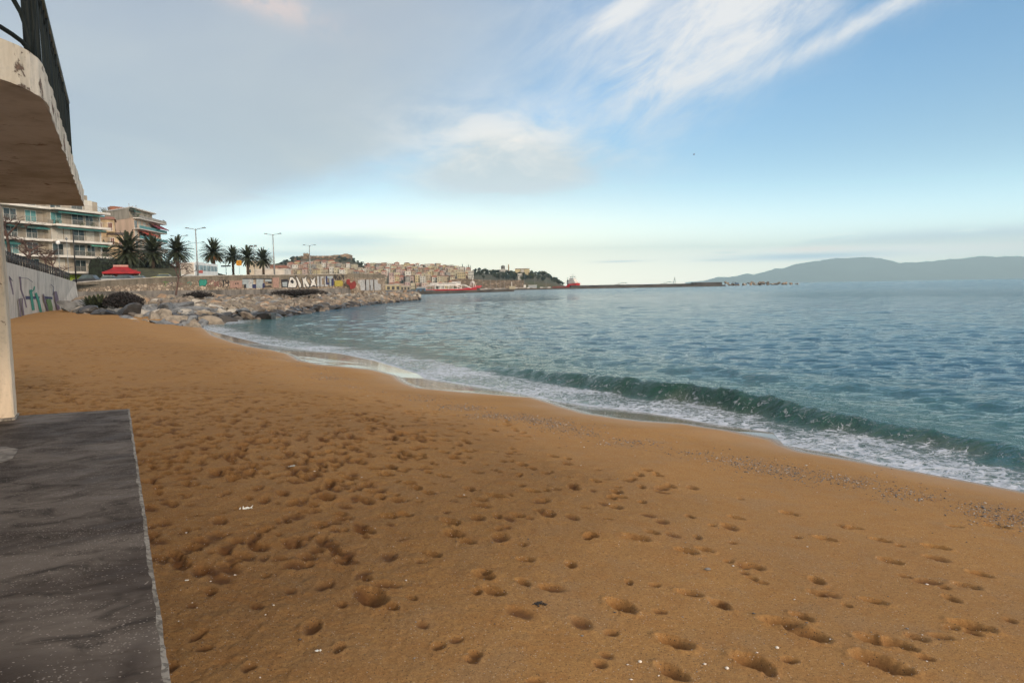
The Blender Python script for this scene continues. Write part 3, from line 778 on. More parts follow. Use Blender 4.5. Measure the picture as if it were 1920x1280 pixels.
# ------------------------------------------------------------------ promenade walls
M_STONE = None
def stone_mat(name, stone, mortar, sc=2.6, top=None, z_plain=None):
    m = bpy.data.materials.new(name); m.use_nodes = True
    t = m.node_tree; t.nodes.clear(); N = NT(t)
    out = N.n('ShaderNodeOutputMaterial'); b = N.n('ShaderNodeBsdfPrincipled'); N.L.new(b.outputs[0], out.inputs[0])
    P = N.n('ShaderNodeTexCoord').outputs['Object']
    Pm = N.mapping(P, (0.8, 1, 1.25))
    e = N.vor(Pm, sc, 'DISTANCE_TO_EDGE'); cc = N.vor(Pm, sc, 'F1', 1)
    sp = N.n('ShaderNodeSeparateColor'); N.L.new(cc, sp.inputs[0])
    c = N.mix(sp.outputs[0], stone, tuple(k * f for k, f in zip(stone, (0.50, 0.44, 0.38))))
    c = N.mix(N.m('GREATER_THAN', sp.outputs[1], 0.8), c, tuple(min(1, k * f) for k, f in zip(stone, (1.35, 1.35, 1.35))))
    c = N.mix(N.ramp(e, 0.02, 0.09, 1, 0), c, mortar)
    n = N.noise(P, 0.5, 5, 0.6); c = N.mix(N.m('MULTIPLY', N.ramp(n, 0.4, 0.7), 0.45), c, tuple(k * 0.45 for k in stone))
    if top:
        s3 = N.n('ShaderNodeSeparateXYZ'); N.L.new(P, s3.inputs[0])
        f = N.ramp(N.m('ADD', N.m('SUBTRACT', s3.outputs[2], N.attr('topz')), N.m('MULTIPLY', N.noise(P, 1.5, 4), 0.3)), -0.75, -0.6)
        pl = N.mix(N.ramp(N.noise(N.mapping(P, (1, 1, 0.2)), 1.2, 6, 0.65), 0.35, 0.7), top, tuple(k * 0.55 for k in top))
        c = N.mix(f, c, pl)
    N.L.new(c, b.inputs['Base Color']); b.inputs['Roughness'].default_value = 0.9
    bp = N.n('ShaderNodeBump'); bp.inputs['Strength'].default_value = 0.7; bp.inputs['Distance'].default_value = 0.05
    N.L.new(N.ramp(e, 0.0, 0.12), bp.inputs['Height']); N.L.new(bp.outputs[0], b.inputs['Normal'])
    return m
M_SEAW = stone_mat('rubble_stone', (0.37, 0.30, 0.23), (0.115, 0.095, 0.075), 1.9, top=(0.20, 0.17, 0.13))
M_CONC = mat('dark_weathered_concrete', (0.17, 0.155, 0.14), 0.9, 0.25, 0.6, 0.5, 8, streak=True)
M_COPE = mat('coping_concrete', (0.42, 0.38, 0.33), 0.9, 0.15, 1.0)
def W3(px, py, Y): return at(px, py, Y)
# plan of the sea wall: pixel column of its top, distance
SWP = [(132, 531.5, 92), (200, 526, 98), (300, 520.5, 108), (420, 517.0, 121), (540, 515.5, 135), (650, 514.2, 150)]
SW = [W3(*p) for p in SWP]
LEDGEZ = 3.35
def inward(a, b, dist):
    d = (b - a); d.z = 0; d.normalize(); return Vector((-d.y, d.x, 0)) * dist      # away from the sea (to +left of travel)
def sea_wall():
    root = empty('sea_wall', (SW[0].x, SW[0].y, 0)); o = SW[0]
    mb = MB(); tz = []
    n = 60; pts = []
    for i in range(len(SW) - 1):
        for j in range(12): pts.append(SW[i].lerp(SW[i + 1], j / 12))
    pts.append(SW[-1])
    off0 = Vector((o.x, o.y, 0))
    for i in range(len(pts) - 1):
        a, b_ = pts[i] - off0, pts[i + 1] - off0; iw = inward(a, b_, 0.5)
        a0, b0 = Vector((a.x, a.y, LEDGEZ - 0.5)), Vector((b_.x, b_.y, LEDGEZ - 0.5))
        k = len(mb.v)
        mb.quad(a0, b0, b_, a); mb.quad(a, b_, b_ + iw, a + iw); mb.quad(b_ + iw, a + iw, a0 + iw, b0 + iw)
        tz += [a.z, b_.z, b_.z, a.z, a.z, b_.z, b_.z, a.z, b_.z, a.z, a.z, b_.z]
    w = mb.build('wall', M_SEAW, root, recalc=False); addattr(w.data, 'topz', np.array(tz))
    lb = MB(); cp = MB()
    for i in range(len(pts) - 1):
        a, b_ = pts[i] - off0, pts[i + 1] - off0; iw = inward(a, b_, 1.0)
        A0 = Vector((a.x, a.y, 0)) - iw * 0.9; B0 = Vector((b_.x, b_.y, 0)) - iw * 0.9
        zt = LEDGEZ; z0 = -0.5
        A1 = Vector((a.x, a.y, 0)) + iw * 0.3; B1 = Vector((b_.x, b_.y, 0)) + iw * 0.3
        u = lambda p, z_: Vector((p.x, p.y, z_))
        lb.quad(u(A0, z0), u(B0, z0), u(B0, zt), u(A0, zt)); lb.quad(u(A0, zt), u(B0, zt), u(B1, zt), u(A1, zt))
        c0_, c1_ = a - iw * 0.06, b_ - iw * 0.06; d0_, d1_ = a + iw * 0.56, b_ + iw * 0.56
        h = Vector((0, 0, 0.12))
        cp.quad(c0_ + Vector((0, 0, .01)), c1_ + Vector((0, 0, .01)), c1_ + h, c0_ + h); cp.quad(c0_ + h, c1_ + h, d1_ + h, d0_ + h); cp.quad(d0_ + h, d1_ + h, d1_, d0_)
    lb.build('ledge', M_CONC, root, recalc=False); cp.build('coping', M_COPE, root, recalc=False)
    return root, pts
seaw, SWpts = sea_wall(); tag(seaw, 'long rubble stone sea wall covered in graffiti above the boulders with a dark concrete ledge', 'sea wall')
# end block of the wall
E1, E2, E3 = W3(656, 513.5, 151), W3(700, 512.8, 160), W3(722, 512.4, 165)
def end_block():
    root = empty('wall_end_block', (E1.x, E1.y, 0)); off0 = Vector((E1.x, E1.y, 0))
    mb = MB(); tz = []
    P_ = [E1 - off0 + Vector((0.9, -0.4, 0)), W3(678, 513.2, 155) - off0 + Vector((0.9, 0, 0)), W3(722, 512.4, 165) - off0]
    for p in P_: p.z = E1.z + 0.05
    back = P_[-1] + Vector((-9, 4, 0)); side = P_[0] + Vector((-4, -0.5, 0))
    loop = [side] + P_ + [back]
    n = len(loop)
    vs = [Vector((p.x, p.y, 1.5)) for p in loop] + loop
    mb.add(vs, [(i, i + 1, n + i + 1, n + i) for i in range(n - 1)] + [tuple(range(n, 2 * n))])
    w = mb.build('wall', M_SEAW, root, recalc=False); addattr(w.data, 'topz', np.full(len(vs), E1.z))
    return root, P_, off0
endb, EP, EOFF = end_block(); tag(endb, 'square stone end of the sea wall with big silver graffiti letters', 'wall')
# --- graffiti -------------------------------------------------------------
def paint(name, col, rough=0.8, wear=0.25):
    return mat(name, col, rough, 0.06, 3.0, 0, col2=tuple(k * (1 - wear) for k in col))
G_WHITE = paint('white_spray', (0.62, 0.60, 0.56)); G_BLACK = paint('black_spray', (0.025, 0.024, 0.03)); G_SILV = paint('silver_spray', (0.42, 0.42, 0.42), 0.6, 0.4)
G_TEAL = paint('teal_spray', (0.03, 0.24, 0.18)); G_PINK = paint('pink_spray', (0.28, 0.13, 0.12), 0.8, 0.3); G_YEL = paint('yellow_spray', (0.36, 0.30, 0.06)); G_NAVY = paint('navy_spray', (0.03, 0.035, 0.10))
G_PALE = paint('pale_blue_spray', (0.30, 0.34, 0.36)); G_RED = paint('dark_red_spray', (0.22, 0.03, 0.025)); G_MAUVE = paint('mauve_spray', (0.16, 0.12, 0.17), 0.8, 0.4)
G_GREEN = paint('green_spray', (0.13, 0.22, 0.08), 0.8, 0.4); G_SAL = paint('salmon_spray', (0.32, 0.20, 0.16), 0.8, 0.2)
def on_seg(a, b_, px, py, lift):
    """where the pixel's sight line meets the vertical plane through a-b, moved lift m off the face"""
    d = (b_ - a); nrm = Vector((d.y, -d.x, 0)).normalized()
    o = Vector((0, 0, ZC)); r_ = ray(px, py)
    t = (Vector((a.x, a.y, 0)) - Vector((0, 0, 0))).dot(nrm) / r_.dot(nrm)
    p = o + r_ * t; return p + nrm * lift
def wallpt(px, py, lift=0.03):
    for i in range(len(SWP) - 1):
        if px <= SWP[i + 1][0] or i == len(SWP) - 2: return on_seg(SW[i], SW[i + 1], px, py, lift)
def endpt(px, py, lift=0.03):
    P = [p + EOFF for p in EP]
    i = 0 if px < 678 else 1
    return on_seg(P[i], P[i + 1], px, py, lift)
def graf(name, shapes, parent, fn, lift=0.03):
    """shapes: (material, [pixel polygon]) painted marks, 8 mm thick, on the wall's face"""
    for k, (m_, poly) in enumerate(shapes):
        mb = MB(); lf = lift + 0.012 * k
        pts = []
        for i, (a, b_) in enumerate(poly):
            a2, b2 = poly[(i + 1) % len(poly)]
            for j in range(3):
                pts.append((a + (a2 - a) * j / 3 + random.uniform(-.12, .12), b_ + (b2 - b_) * j / 3 + random.uniform(-.12, .12)))
        vs = [fn(a, b_, lf) for a, b_ in pts]; vb = [fn(a, b_, lf - 0.012) for a, b_ in pts]; n = len(vs)
        mb.add(vs + vb, [tuple(range(n))] + [(i, (i + 1) % n, n + (i + 1) % n, n + i) for i in range(n)])
        o = mb.build(name, m_, None, recalc=False)
        bm = bmesh.new(); bm.from_mesh(o.data); bmesh.ops.triangulate(bm, faces=[f for f in bm.faces if len(f.verts) > 4]); bm.to_mesh(o.data); bm.free()
        o.parent = parent; o.location = -parent.location
def Z4(pts):      # coordinates read from the enlarged view that starts at 400,500
    return [(400 + a / 5.647, 500 + b_ / 5.647) for a, b_ in pts]
def stroke(pts, w):
    """a brush line as one polygon"""
    l = []; r_ = []
    for i, p in enumerate(pts):
        q0 = pts[max(i - 1, 0)]; q1 = pts[min(i + 1, len(pts) - 1)]
        dx, dy = q1[0] - q0[0], q1[1] - q0[1]; L = math.hypot(dx, dy) or 1
        nx, ny = -dy / L * w / 2, dx / L * w / 2
        l.append((p[0] + nx, p[1] + ny)); r_.append((p[0] - nx, p[1] - ny))
    return l + r_[::-1]
big = [
 (G_BLACK, Z4([(716, 135), (786, 130), (800, 160), (786, 222), (722, 218)])),
 (G_PALE, Z4([(728, 165), (782, 160), (778, 212), (732, 208)])),
 (G_BLACK, Z4([(780, 224), (788, 170), (806, 108), (840, 104), (880, 150), (893, 190), (876, 226)])),
 (G_WHITE, Z4([(788, 218), (796, 172), (812, 114), (836, 112), (872, 150), (882, 188), (868, 218)])),
 (G_BLACK, Z4([(812, 150), (834, 132), (850, 160), (842, 182), (816, 168)])),
 (G_BLACK, Z4([(862, 92), (880, 96), (935, 190), (932, 226), (905, 224), (880, 140)])),
 (G_WHITE, Z4([(872, 106), (884, 112), (926, 190), (922, 218), (904, 214), (888, 150)])),
 (G_BLACK, Z4([(930, 108), (950, 122), (985, 92), (982, 140), (1022, 200), (1014, 226), (985, 222), (960, 180), (966, 224), (946, 224)])),
 (G_WHITE, Z4([(938, 118), (954, 130), (980, 102), (976, 142), (1012, 200), (1004, 216), (986, 210), (958, 165), (968, 216), (952, 216)])),
 (G_BLACK, Z4([(1012, 108), (1040, 132), (1084, 100), (1074, 150), (1098, 224), (1060, 205), (1010, 226), (1028, 160)])),
 (G_WHITE, Z4([(1020, 118), (1042, 142), (1076, 110), (1066, 152), (1088, 214), (1058, 192), (1020, 216), (1037, 160)])),
 (G_SILV, Z4([(1092, 100), (1116, 102), (1118, 208), (1094, 208)])),
 (G_BLACK, Z4([(1118, 102), (1124, 102), (1126, 208), (1120, 208)])),
 (G_SILV, Z4([(1126, 104), (1160, 104), (1160, 120), (1142, 122), (1142, 190), (1162, 190), (1162, 208), (1128, 208)])),
 (G_SILV, Z4([(1170, 104), (1186, 104), (1186, 190), (1204, 190), (1204, 208), (1172, 208)])),
 (G_NAVY, Z4([(1180, 98), (1196, 98), (1200, 170), (1222, 168), (1222, 186), (1186, 190)])),
 (G_PALE, Z4([(1196, 100), (1258, 100), (1256, 122), (1240, 124), (1240, 204), (1222, 204), (1220, 124), (1200, 122)])),
 (G_NAVY, Z4([(1244, 128), (1262, 124), (1268, 190), (1252, 204), (1244, 200)])),
 (G_YEL, Z4([(1276, 148), (1352, 144), (1366, 172), (1358, 204), (1276, 208)])),
 (G_BLACK, Z4(stroke([(1278, 78), (1284, 138)], 9))), (G_BLACK, Z4(stroke([(1310, 84), (1288, 112), (1314, 140)], 8))),
 (G_BLACK, Z4(stroke([(1324, 96), (1326, 138), (1346, 134), (1344, 116), (1328, 116)], 7))),
 (G_BLACK, Z4(stroke([(1348, 92), (1378, 92)], 9))), (G_BLACK, Z4(stroke([(1364, 92), (1366, 136)], 8))),
 (G_YEL, Z4([(1280, 156), (1286, 154), (1290, 200), (1282, 200)])),
]
graf('graffiti_letter', big, seaw, wallpt)
mid = [
 (G_PALE, Z4([(306, 132), (420, 130), (424, 226), (344, 226), (342, 186), (308, 190)])),
 (G_SILV, Z4([(372, 130), (406, 130), (406, 228), (374, 228)])),
 (G_NAVY, Z4([(412, 186), (450, 184), (450, 228), (412, 228)])),
 (G_PALE, Z4([(452, 130), (528, 132), (520, 226), (454, 226)])),
 (G_NAVY, Z4([(518, 176), (540, 172), (542, 222), (516, 224)])), (G_BLACK, Z4([(576, 160), (616, 160), (616, 176), (576, 176)])),
 (G_BLACK, Z4([(536, 202), (612, 200), (612, 214), (536, 214)])), (G_PALE, Z4([(544, 134), (612, 134), (612, 156), (544, 158)])),
 (G_BLACK, Z4([(306, 122), (620, 126), (620, 132), (306, 129)])), (G_BLACK, Z4([(320, 190), (342, 184), (342, 222), (322, 224)])),
 (G_SAL, Z4([(620, 118), (690, 112), (690, 222), (624, 222)])),
 (G_SAL, Z4([(168, 150), (298, 148), (298, 226), (170, 226)])),
 (G_BLACK, Z4([(224, 172), (234, 168), (236, 188), (226, 188)])), (G_BLACK, Z4([(248, 168), (260, 170), (258, 188), (248, 186)])), (G_BLACK, Z4([(228, 218), (238, 218), (238, 228), (228, 228)])),
]
graf('graffiti_panel', mid, seaw, wallpt)
def Z3(pts): return [(300 + a / 7.385, 430 + b_ / 7.385) for a, b_ in pts]
def letters(chars, colr, w=9):
    return [(colr, Z3(stroke(c_, w))) for c_ in chars]
S_ = [(848, 706), (820, 700), (812, 722), (846, 748), (850, 780), (826, 796), (808, 784)]
T_ = [[(852, 708), (898, 706)], [(876, 708), (878, 770), (868, 796)]]
Y_ = [[(906, 704), (908, 740), (938, 744)], [(940, 704), (940, 780), (916, 798)]]
sty = [(G_TEAL, Z3([(535, 715), (560, 690), (600, 700), (640, 690), (648, 740), (625, 785), (580, 775), (545, 790)])),
       (G_BLACK, Z3(stroke([(535, 712), (560, 688), (602, 698), (642, 688), (650, 740), (627, 788), (580, 778), (543, 792), (535, 712)], 6)))]
sty += letters([S_, *T_, *Y_], G_BLACK, 13)
sty += [(G_SAL, Z3(stroke(S_, 6)))]
sty += [(G_PINK, Z3(stroke([(700, 700), (665, 715), (660, 760), (700, 790), (720, 770)], 9))), (G_PINK, Z3(stroke([(690, 745), (720, 705), (745, 730), (745, 785)], 9))), (G_PINK, Z3(stroke([(762, 790), (765, 730), (790, 720), (798, 790)], 12)))]
sty += [(G_GREEN, Z3(stroke([(30, 735), (60, 720), (85, 740), (110, 725)], 9))), (G_GREEN, Z3(stroke([(60, 720), (62, 790)], 8))), (G_TEAL, Z3(stroke([(365, 745), (400, 728), (430, 745), (400, 770)], 9))), (G_MAUVE, Z3(stroke([(95, 740), (115, 765), (150, 735), (165, 745)], 8))), (G_PINK, Z3(stroke([(235, 745), (265, 735), (275, 765), (300, 745)], 9)))]
graf('graffiti_tag', sty, seaw, wallpt)
endg = [(G_RED, Z4([(1405, 138), (1440, 128), (1452, 170), (1500, 150), (1515, 190), (1500, 225), (1450, 240), (1440, 200), (1410, 180)])),
        (G_SILV, Z4([(1530, 142), (1600, 138), (1608, 250), (1560, 250), (1548, 180), (1530, 180)])), (G_SILV, Z4([(1615, 138), (1650, 138), (1650, 250), (1616, 250)])),
        (G_SILV, Z4([(1655, 138), (1690, 138), (1690, 250), (1660, 250)])), (G_SILV, Z4([(1700, 138), (1735, 138), (1740, 180), (1770, 184), (1772, 246), (1704, 250)])),
        (G_BLACK, Z4([(1607, 132), (1612, 132), (1614, 252), (1609, 252)])), (G_BLACK, Z4([(1693, 132), (1698, 132), (1702, 252), (1697, 252)])), (G_BLACK, Z4([(1650, 198), (1662, 196), (1660, 208), (1658, 250), (1654, 250), (1655, 208)]))]
graf('graffiti_letter', endg, endb, endpt)

# left wall with faded painting and iron fence
LWP = [(-60, 478, 45.5), (8, 490.0, 54), (45, 500.2, 62.5), (90, 512.5, 74), (142, 528.7, 90)]
LB = [(-60, 605, 45.5), (8, 600, 54), (45, 597, 62.5), (90, 592, 74), (152, 584, 88.5)]
LWt = [W3(*p) for p in LWP]; LWb = [W3(*p) for p in LB]
def mural_mat():
    m = bpy.data.materials.new('mural_wall'); m.use_nodes = True
    t = m.node_tree; t.nodes.clear(); N = NT(t)
    out = N.n('ShaderNodeOutputMaterial'); b = N.n('ShaderNodeBsdfPrincipled'); N.L.new(b.outputs[0], out.inputs[0])
    P = N.n('ShaderNodeTexCoord').outputs['Object']
    n1 = N.noise(N.mapping(P, (1, 1, 0.5)), 0.55, 6, 0.65); n2 = N.noise(N.mapping(P, (1, 1, 0.25)), 1.4, 6, 0.7)
    c = N.mix(N.ramp(n1, 0.35, 0.7), (0.52, 0.485, 0.44), (0.36, 0.34, 0.31))
    c = N.mix(N.m('MULTIPLY', N.ramp(n2, 0.50, 0.68), 0.75), c, (0.17, 0.155, 0.145))
    N.L.new(c, b.inputs['Base Color']); b.inputs['Roughness'].default_value = 0.9
    return m
def promenade_wall():
    root = empty('promenade_wall', (LWt[1].x, LWt[1].y, 0)); off0 = Vector((LWt[1].x, LWt[1].y, 0))
    mb = MB()
    for i in range(len(LWt) - 1):
        a, b_ = LWt[i] - off0, LWt[i + 1] - off0; c_, d_ = LWb[i] - off0, LWb[i + 1] - off0
        c_ = c_ + Vector((0, 0, -1.0)); d_ = d_ + Vector((0, 0, -1.0))
        a, b_ = a.copy(), b_.copy()
        iw = inward(a, b_, 0.6)
        mb.quad(c_, d_, b_, a); mb.quad(a, b_, b_ + iw, a + iw)
    a, b_ = LWt[-1] - off0, LWb[-1] - off0 + Vector((0, 0, -1)); bk_ = Vector((-3, 4, 0))
    mb.quad(b_, b_ + bk_, a + bk_, a)
    mb.build('wall', mural_mat(), root, recalc=False)
    # low block at its foot
    fb = MB(); p = W3(118, 560, 80) - off0; q = W3(150, 566, 87) - off0
    fb.add([Vector((p.x, p.y, 0)), Vector((q.x, q.y, 0)), Vector((q.x, q.y, q.z)), Vector((p.x, p.y, p.z))], [(0, 1, 2, 3)])
    return root, off0
promw, LOFF = promenade_wall(); tag(promw, 'pale plastered promenade wall with faded purple, teal and green graffiti and a slanting top', 'wall')
def lwpt(px, py, lift=0.03):
    for i in range(len(LWP) - 1):
        if px <= LWP[i + 1][0] or i == len(LWP) - 2:
            a, b_, c_ = LWt[i], LWt[i + 1], LWb[i]
            n_ = (b_ - a).cross(c_ - a).normalized()
            if n_.dot(Vector((0, 0, ZC)) - a) < 0: n_ = -n_
            r_ = ray(px, py); t = (a - Vector((0, 0, ZC))).dot(n_) / r_.dot(n_)
            return Vector((0, 0, ZC)) + r_ * t + n_ * lift
def Z2(pts): return [(a / 4.922, 360 + b_ / 4.922) for a, b_ in pts]
mur = [(G_MAUVE, Z2(stroke([(85, 790), (110, 900), (130, 1030), (150, 1100)], 14))), (G_MAUVE, Z2(stroke([(180, 780), (190, 900), (225, 1000), (240, 1070)], 14))), (G_NAVY, Z2(stroke([(75, 775), (110, 820)], 5))),
       (G_NAVY, Z2([(228, 960), (300, 962), (360, 966), (356, 984), (232, 990)])), (G_TEAL, Z2(stroke([(275, 900), (285, 980), (300, 1090)], 24))), (G_TEAL, Z2(stroke([(320, 930), (345, 1000), (370, 1110)], 22))), (G_TEAL, Z2(stroke([(262, 930), (300, 905), (310, 870)], 9))),
       (G_NAVY, Z2([(392, 962), (474, 968), (474, 990), (394, 980)])), (G_GREEN, Z2([(415, 990), (455, 985), (475, 1060), (470, 1130), (440, 1120)])), (G_MAUVE, Z2([(488, 915), (512, 915), (530, 1000), (540, 1080), (515, 1090), (494, 1000)])),
       (G_MAUVE, Z2(stroke([(385, 940), (400, 1010), (430, 1100)], 12))), (G_MAUVE, Z2(stroke([(155, 990), (185, 980), (190, 1060), (200, 1140)], 12))), (G_MAUVE, Z2(stroke([(155, 990), (165, 1080), (170, 1150)], 10))),
       (G_NAVY, Z2(stroke([(470, 950), (480, 880), (450, 850)], 4))), (G_NAVY, Z2(stroke([(150, 790), (230, 795), (280, 830)], 4)))]
mur = [(m_, [(x_, min(y_, 597)) for x_, y_ in pl]) for m_, pl in mur]
graf('graffiti_mark', mur, promw, lwpt)
M_BLK = mat('black_iron', (0.012, 0.012, 0.013), 0.5, 0.1, 4)
def fence():
    root = empty('iron_fence', (LWt[1].x, LWt[1].y, LWt[1].z)); off0 = Vector(root.location)
    pts = []
    for i in range(len(LWt) - 1):
        for j in range(8): pts.append(LWt[i].lerp(LWt[i + 1], j / 8) + inward(LWt[i], LWt[i + 1], 0.25))
    acc = 0; cur = pts[1] - off0; posts = []
    # walk along at 1.5 m
    seg = [p - off0 for p in pts]; L = [0]
    for i in range(1, len(seg)): L.append(L[-1] + (seg[i] - seg[i - 1]).length)
    d = 0
    while d < L[-1]:
        k = max(i for i in range(len(L)) if L[i] <= d); k = min(k, len(seg) - 2)
        posts.append(seg[k].lerp(seg[k + 1], (d - L[k]) / (L[k + 1] - L[k]))); d += 1.28
    for p in posts:
        mb = MB(); mb.tube([p - Vector((0, 0, .05)), p + Vector((0, 0, 0.96))], 0.085, 8); mb.tube([p + Vector((0, 0, .95)), p + Vector((0, 0, 1.03))], [0.12, 0.03], 8)
        mb.build('post', M_BLK, root)
    for hgt in (0.25, 0.55, 0.85):
        mb = MB(); mb.tube([p + Vector((0, 0, hgt)) for p in posts], 0.03, 6); mb.build('rail', M_BLK, root)
    return root
fn_ = fence(); tag(fn_, 'black iron post and rail fence running down the top of the plastered promenade wall', 'fence')

# ------------------------------------------------------------------ land behind the walls
M_ROAD = mat('road_surface', (0.09, 0.088, 0.085), 0.9, 0.1, 2)
def land():
    # ground behind the promenade wall and the sea wall: rises gently to the right
    edge = [Vector((-75, 20, 7))] + [LWt[i] + inward(LWt[max(i - 1, 0)], LWt[max(i, 1)], 0.5) - Vector((0, 0, 0.35)) for i in range(len(LWt))] + \
           [p + Vector((-0.3, 0.4, -0.5)) for p in SW[1:]] + [EP[-1] + EOFF + Vector((-9, 3, -0.9)), Vector((-42, 215, 2.0)), Vector((-60, 420, 1.6)), Vector((-70, 900, 1.6))]
    mb = MB()
    for i in range(len(edge) - 1):
        a, b_ = edge[i], edge[i + 1]
        fa_ = Vector((-1500, a.y * 2.2 - 40, a.z)); fb_ = Vector((-1500, b_.y * 2.2 - 40, b_.z))
        mb.quad(a, b_, a.lerp(fb_, 0) + (fb_ - b_) if False else fb_, fa_)
    o = mb.build('promenade_ground', M_ROAD, None, recalc=False); tag(o, kind='structure')
    s_ = MB()
    tail = edge[-4:]
    for i in range(3):
        a, b_ = tail[i], tail[i + 1]
        s_.quad(Vector((a.x, a.y, -1)), Vector((b_.x, b_.y, -1)), b_, a)
    o2 = s_.build('quay_side', M_CONC, None, recalc=False); tag(o2, kind='structure')
land()
# ------------------------------------------------------------------ rock armour
M_ROCK = {
 'grey': mat('grey_slate_rock', (0.155, 0.16, 0.165), 0.85, 0.22, 1.6, 0.7, 6),
 'tan': mat('tan_rock', (0.235, 0.198, 0.155), 0.9, 0.20, 1.6, 0.7, 6),
 'cream': mat('cream_rock', (0.36, 0.33, 0.285), 0.9, 0.18, 1.4, 0.6, 6),
 'orange': mat('orange_stained_rock', (0.27, 0.185, 0.12), 0.9, 0.25, 1.2, 0.7, 6, col2=(0.23, 0.18, 0.14)),
 'dark': mat('dark_wet_rock', (0.032, 0.028, 0.026), 0.35, 0.2, 1.5, 0.7, 6),
 'brown': mat('brown_rock', (0.165, 0.135, 0.108), 0.9, 0.22, 1.4, 0.7, 6)}
def rock_mesh(seed, flat=0.6):
    rs = random.Random(seed)
    bm = bmesh.new(); bmesh.ops.create_icosphere(bm, subdivisions=3, radius=1.0)
    pl = [(Vector((rs.gauss(0, 1), rs.gauss(0, 1), rs.gauss(0, 0.8))).normalized(), rs.uniform(0.36, 0.74)) for _ in range(16)]
    for v in bm.verts:
        p = v.co.copy()
        for n_, d_ in pl:
            k = p.dot(n_)
            if k > d_: p -= n_ * (k - d_) * 0.985
        p *= 1 + 0.05 * (rs.random() - 0.5)
        v.co = Vector((p.x * 1.75, p.y * 1.2, p.z * flat * 1.7))
    me = bpy.data.meshes.new('rock'); bm.to_mesh(me); bm.free()
    return me
ROCKS = {}
for k_ in M_ROCK:
    ROCKS[k_] = []
    for s_ in range(5):
        me = rock_mesh(hash(k_) % 1 * 0 + sum(map(ord, k_)) * 10 + s_, 0.62 if k_ != 'grey' else 0.48); me.materials.append(M_ROCK[k_]); ROCKS[k_].append(me)
# waterline of the rocks in the photograph and the line of the wall's foot
RW = [(380, 613), (404, 606), (440, 601), (500, 598), (560, 590), (600, 583), (650, 577), (700, 571), (750, 566), (790, 561.5)]
RWp = [onz(a, b_, 0.0) for a, b_ in RW]
sandtop = [onground(a, b_) for a, b_ in [(150, 589), (215, 597), (290, 606), (380, 615)]]
lower = [Vector((p.x, p.y, p.z)) for p in sandtop] + RWp
upper_ = [Vector((p.x, p.y, 0)) - inward(SW[0], SW[-1], 1.2) for p in [SW[0], SW[1], SW[2], SW[3], SW[4], SW[5]]] + [Vector((E3.x + 1, E3.y, 0)), Vector((E3.x - 1, E3.y + 22, 0)), Vector((RWp[-1].x - 2, RWp[-1].y + 6, 0))]
LOW = np.array([(p.x, p.y) for p in lower]); UPP = np.array([(p.x, p.y) for p in upper_])
def rock_h(x_, y_):
    dl = abs(polydist(x_, y_, LOW)[0]); du = abs(polydist(x_, y_, UPP)[0])
    t = dl / (dl + du + 1e-6)
    return t
poly = [tuple(p) for p in LOW] + [tuple(p) for p in UPP[::-1]]
def inpoly(px_, py_):
    c = False; n = len(poly); j = n - 1
    for i in range(n):
        xi, yi = poly[i]; xj, yj = poly[j]
        if (yi > py_) != (yj > py_) and px_ < (xj - xi) * (py_ - yi) / (yj - yi) + xi: c = not c
        j = i
    return c
def low_z(x_, y_):
    return 0.0 + max(0.0, min(0.9, (-(x_) - 30) * 0.05)) if y_ < 90 else 0.0
RK = random.Random(21)
cand = []
grid = {}
tries = 0
while tries < 150000:
    tries += 1
    x_ = RK.uniform(-62, -20); y_ = RK.uniform(55, 212)
    if not inpoly(x_, y_): continue
    sz = RK.choice([0.6, 0.75, 0.9, 1.0, 1.2, 1.45]) * (0.95 if y_ < 82 else 0.66)
    g = (int(x_ // 2), int(y_ // 2)); ok = True
    for a in (-1, 0, 1):
        for b_ in (-1, 0, 1):
            for (X_, Y_, S_r) in grid.get((g[0] + a, g[1] + b_), ()):
                if (X_ - x_) ** 2 + (Y_ - y_) ** 2 < ((S_r + sz) * 0.52) ** 2: ok = False; break
    if not ok: continue
    grid.setdefault(g, []).append((x_, y_, sz)); cand.append((x_, y_, sz))
print('rocks', len(cand))
cx_ = np.array([c[0] for c in cand]); cy_ = np.array([c[1] for c in cand]); tt_ = rock_h(cx_, cy_)
items = []
for (x_, y_, sz), t in zip(cand, tt_):
    z_ = low_z(x_, y_) * (1 - t) + 2.05 * t ** 0.85 + RK.uniform(-0.15, 0.15) - 0.1
    nw = np.array([math.sqrt((x_ - p.x) ** 2 + (y_ - p.y) ** 2) for p in RWp[1:]]).min()
    r_ = RK.random()
    if t < 0.10 and y_ > 66: k_ = 'dark' if r_ < 0.8 else 'brown'
    elif y_ < 80 and t < 0.55 and x_ < -25: k_ = 'grey' if r_ < 0.70 else ('cream' if r_ < 0.78 else ('tan' if r_ < 0.9 else 'orange'))
    else: k_ = 'tan' if r_ < 0.36 else ('cream' if r_ < 0.47 else ('orange' if r_ < 0.57 else ('brown' if r_ < 0.86 else 'grey')))
    if t < 0.07: z_ -= 0.15
    items.append((sz / math.hypot(x_, y_), x_, y_, z_, sz, k_, t))
items.sort(reverse=True)
lab = {'grey': 'grey slate boulder', 'tan': 'tan boulder', 'cream': 'pale cream boulder', 'orange': 'orange stained boulder', 'dark': 'dark wet boulder', 'brown': 'dull brown boulder'}
stuffv = MB(); SB = {}
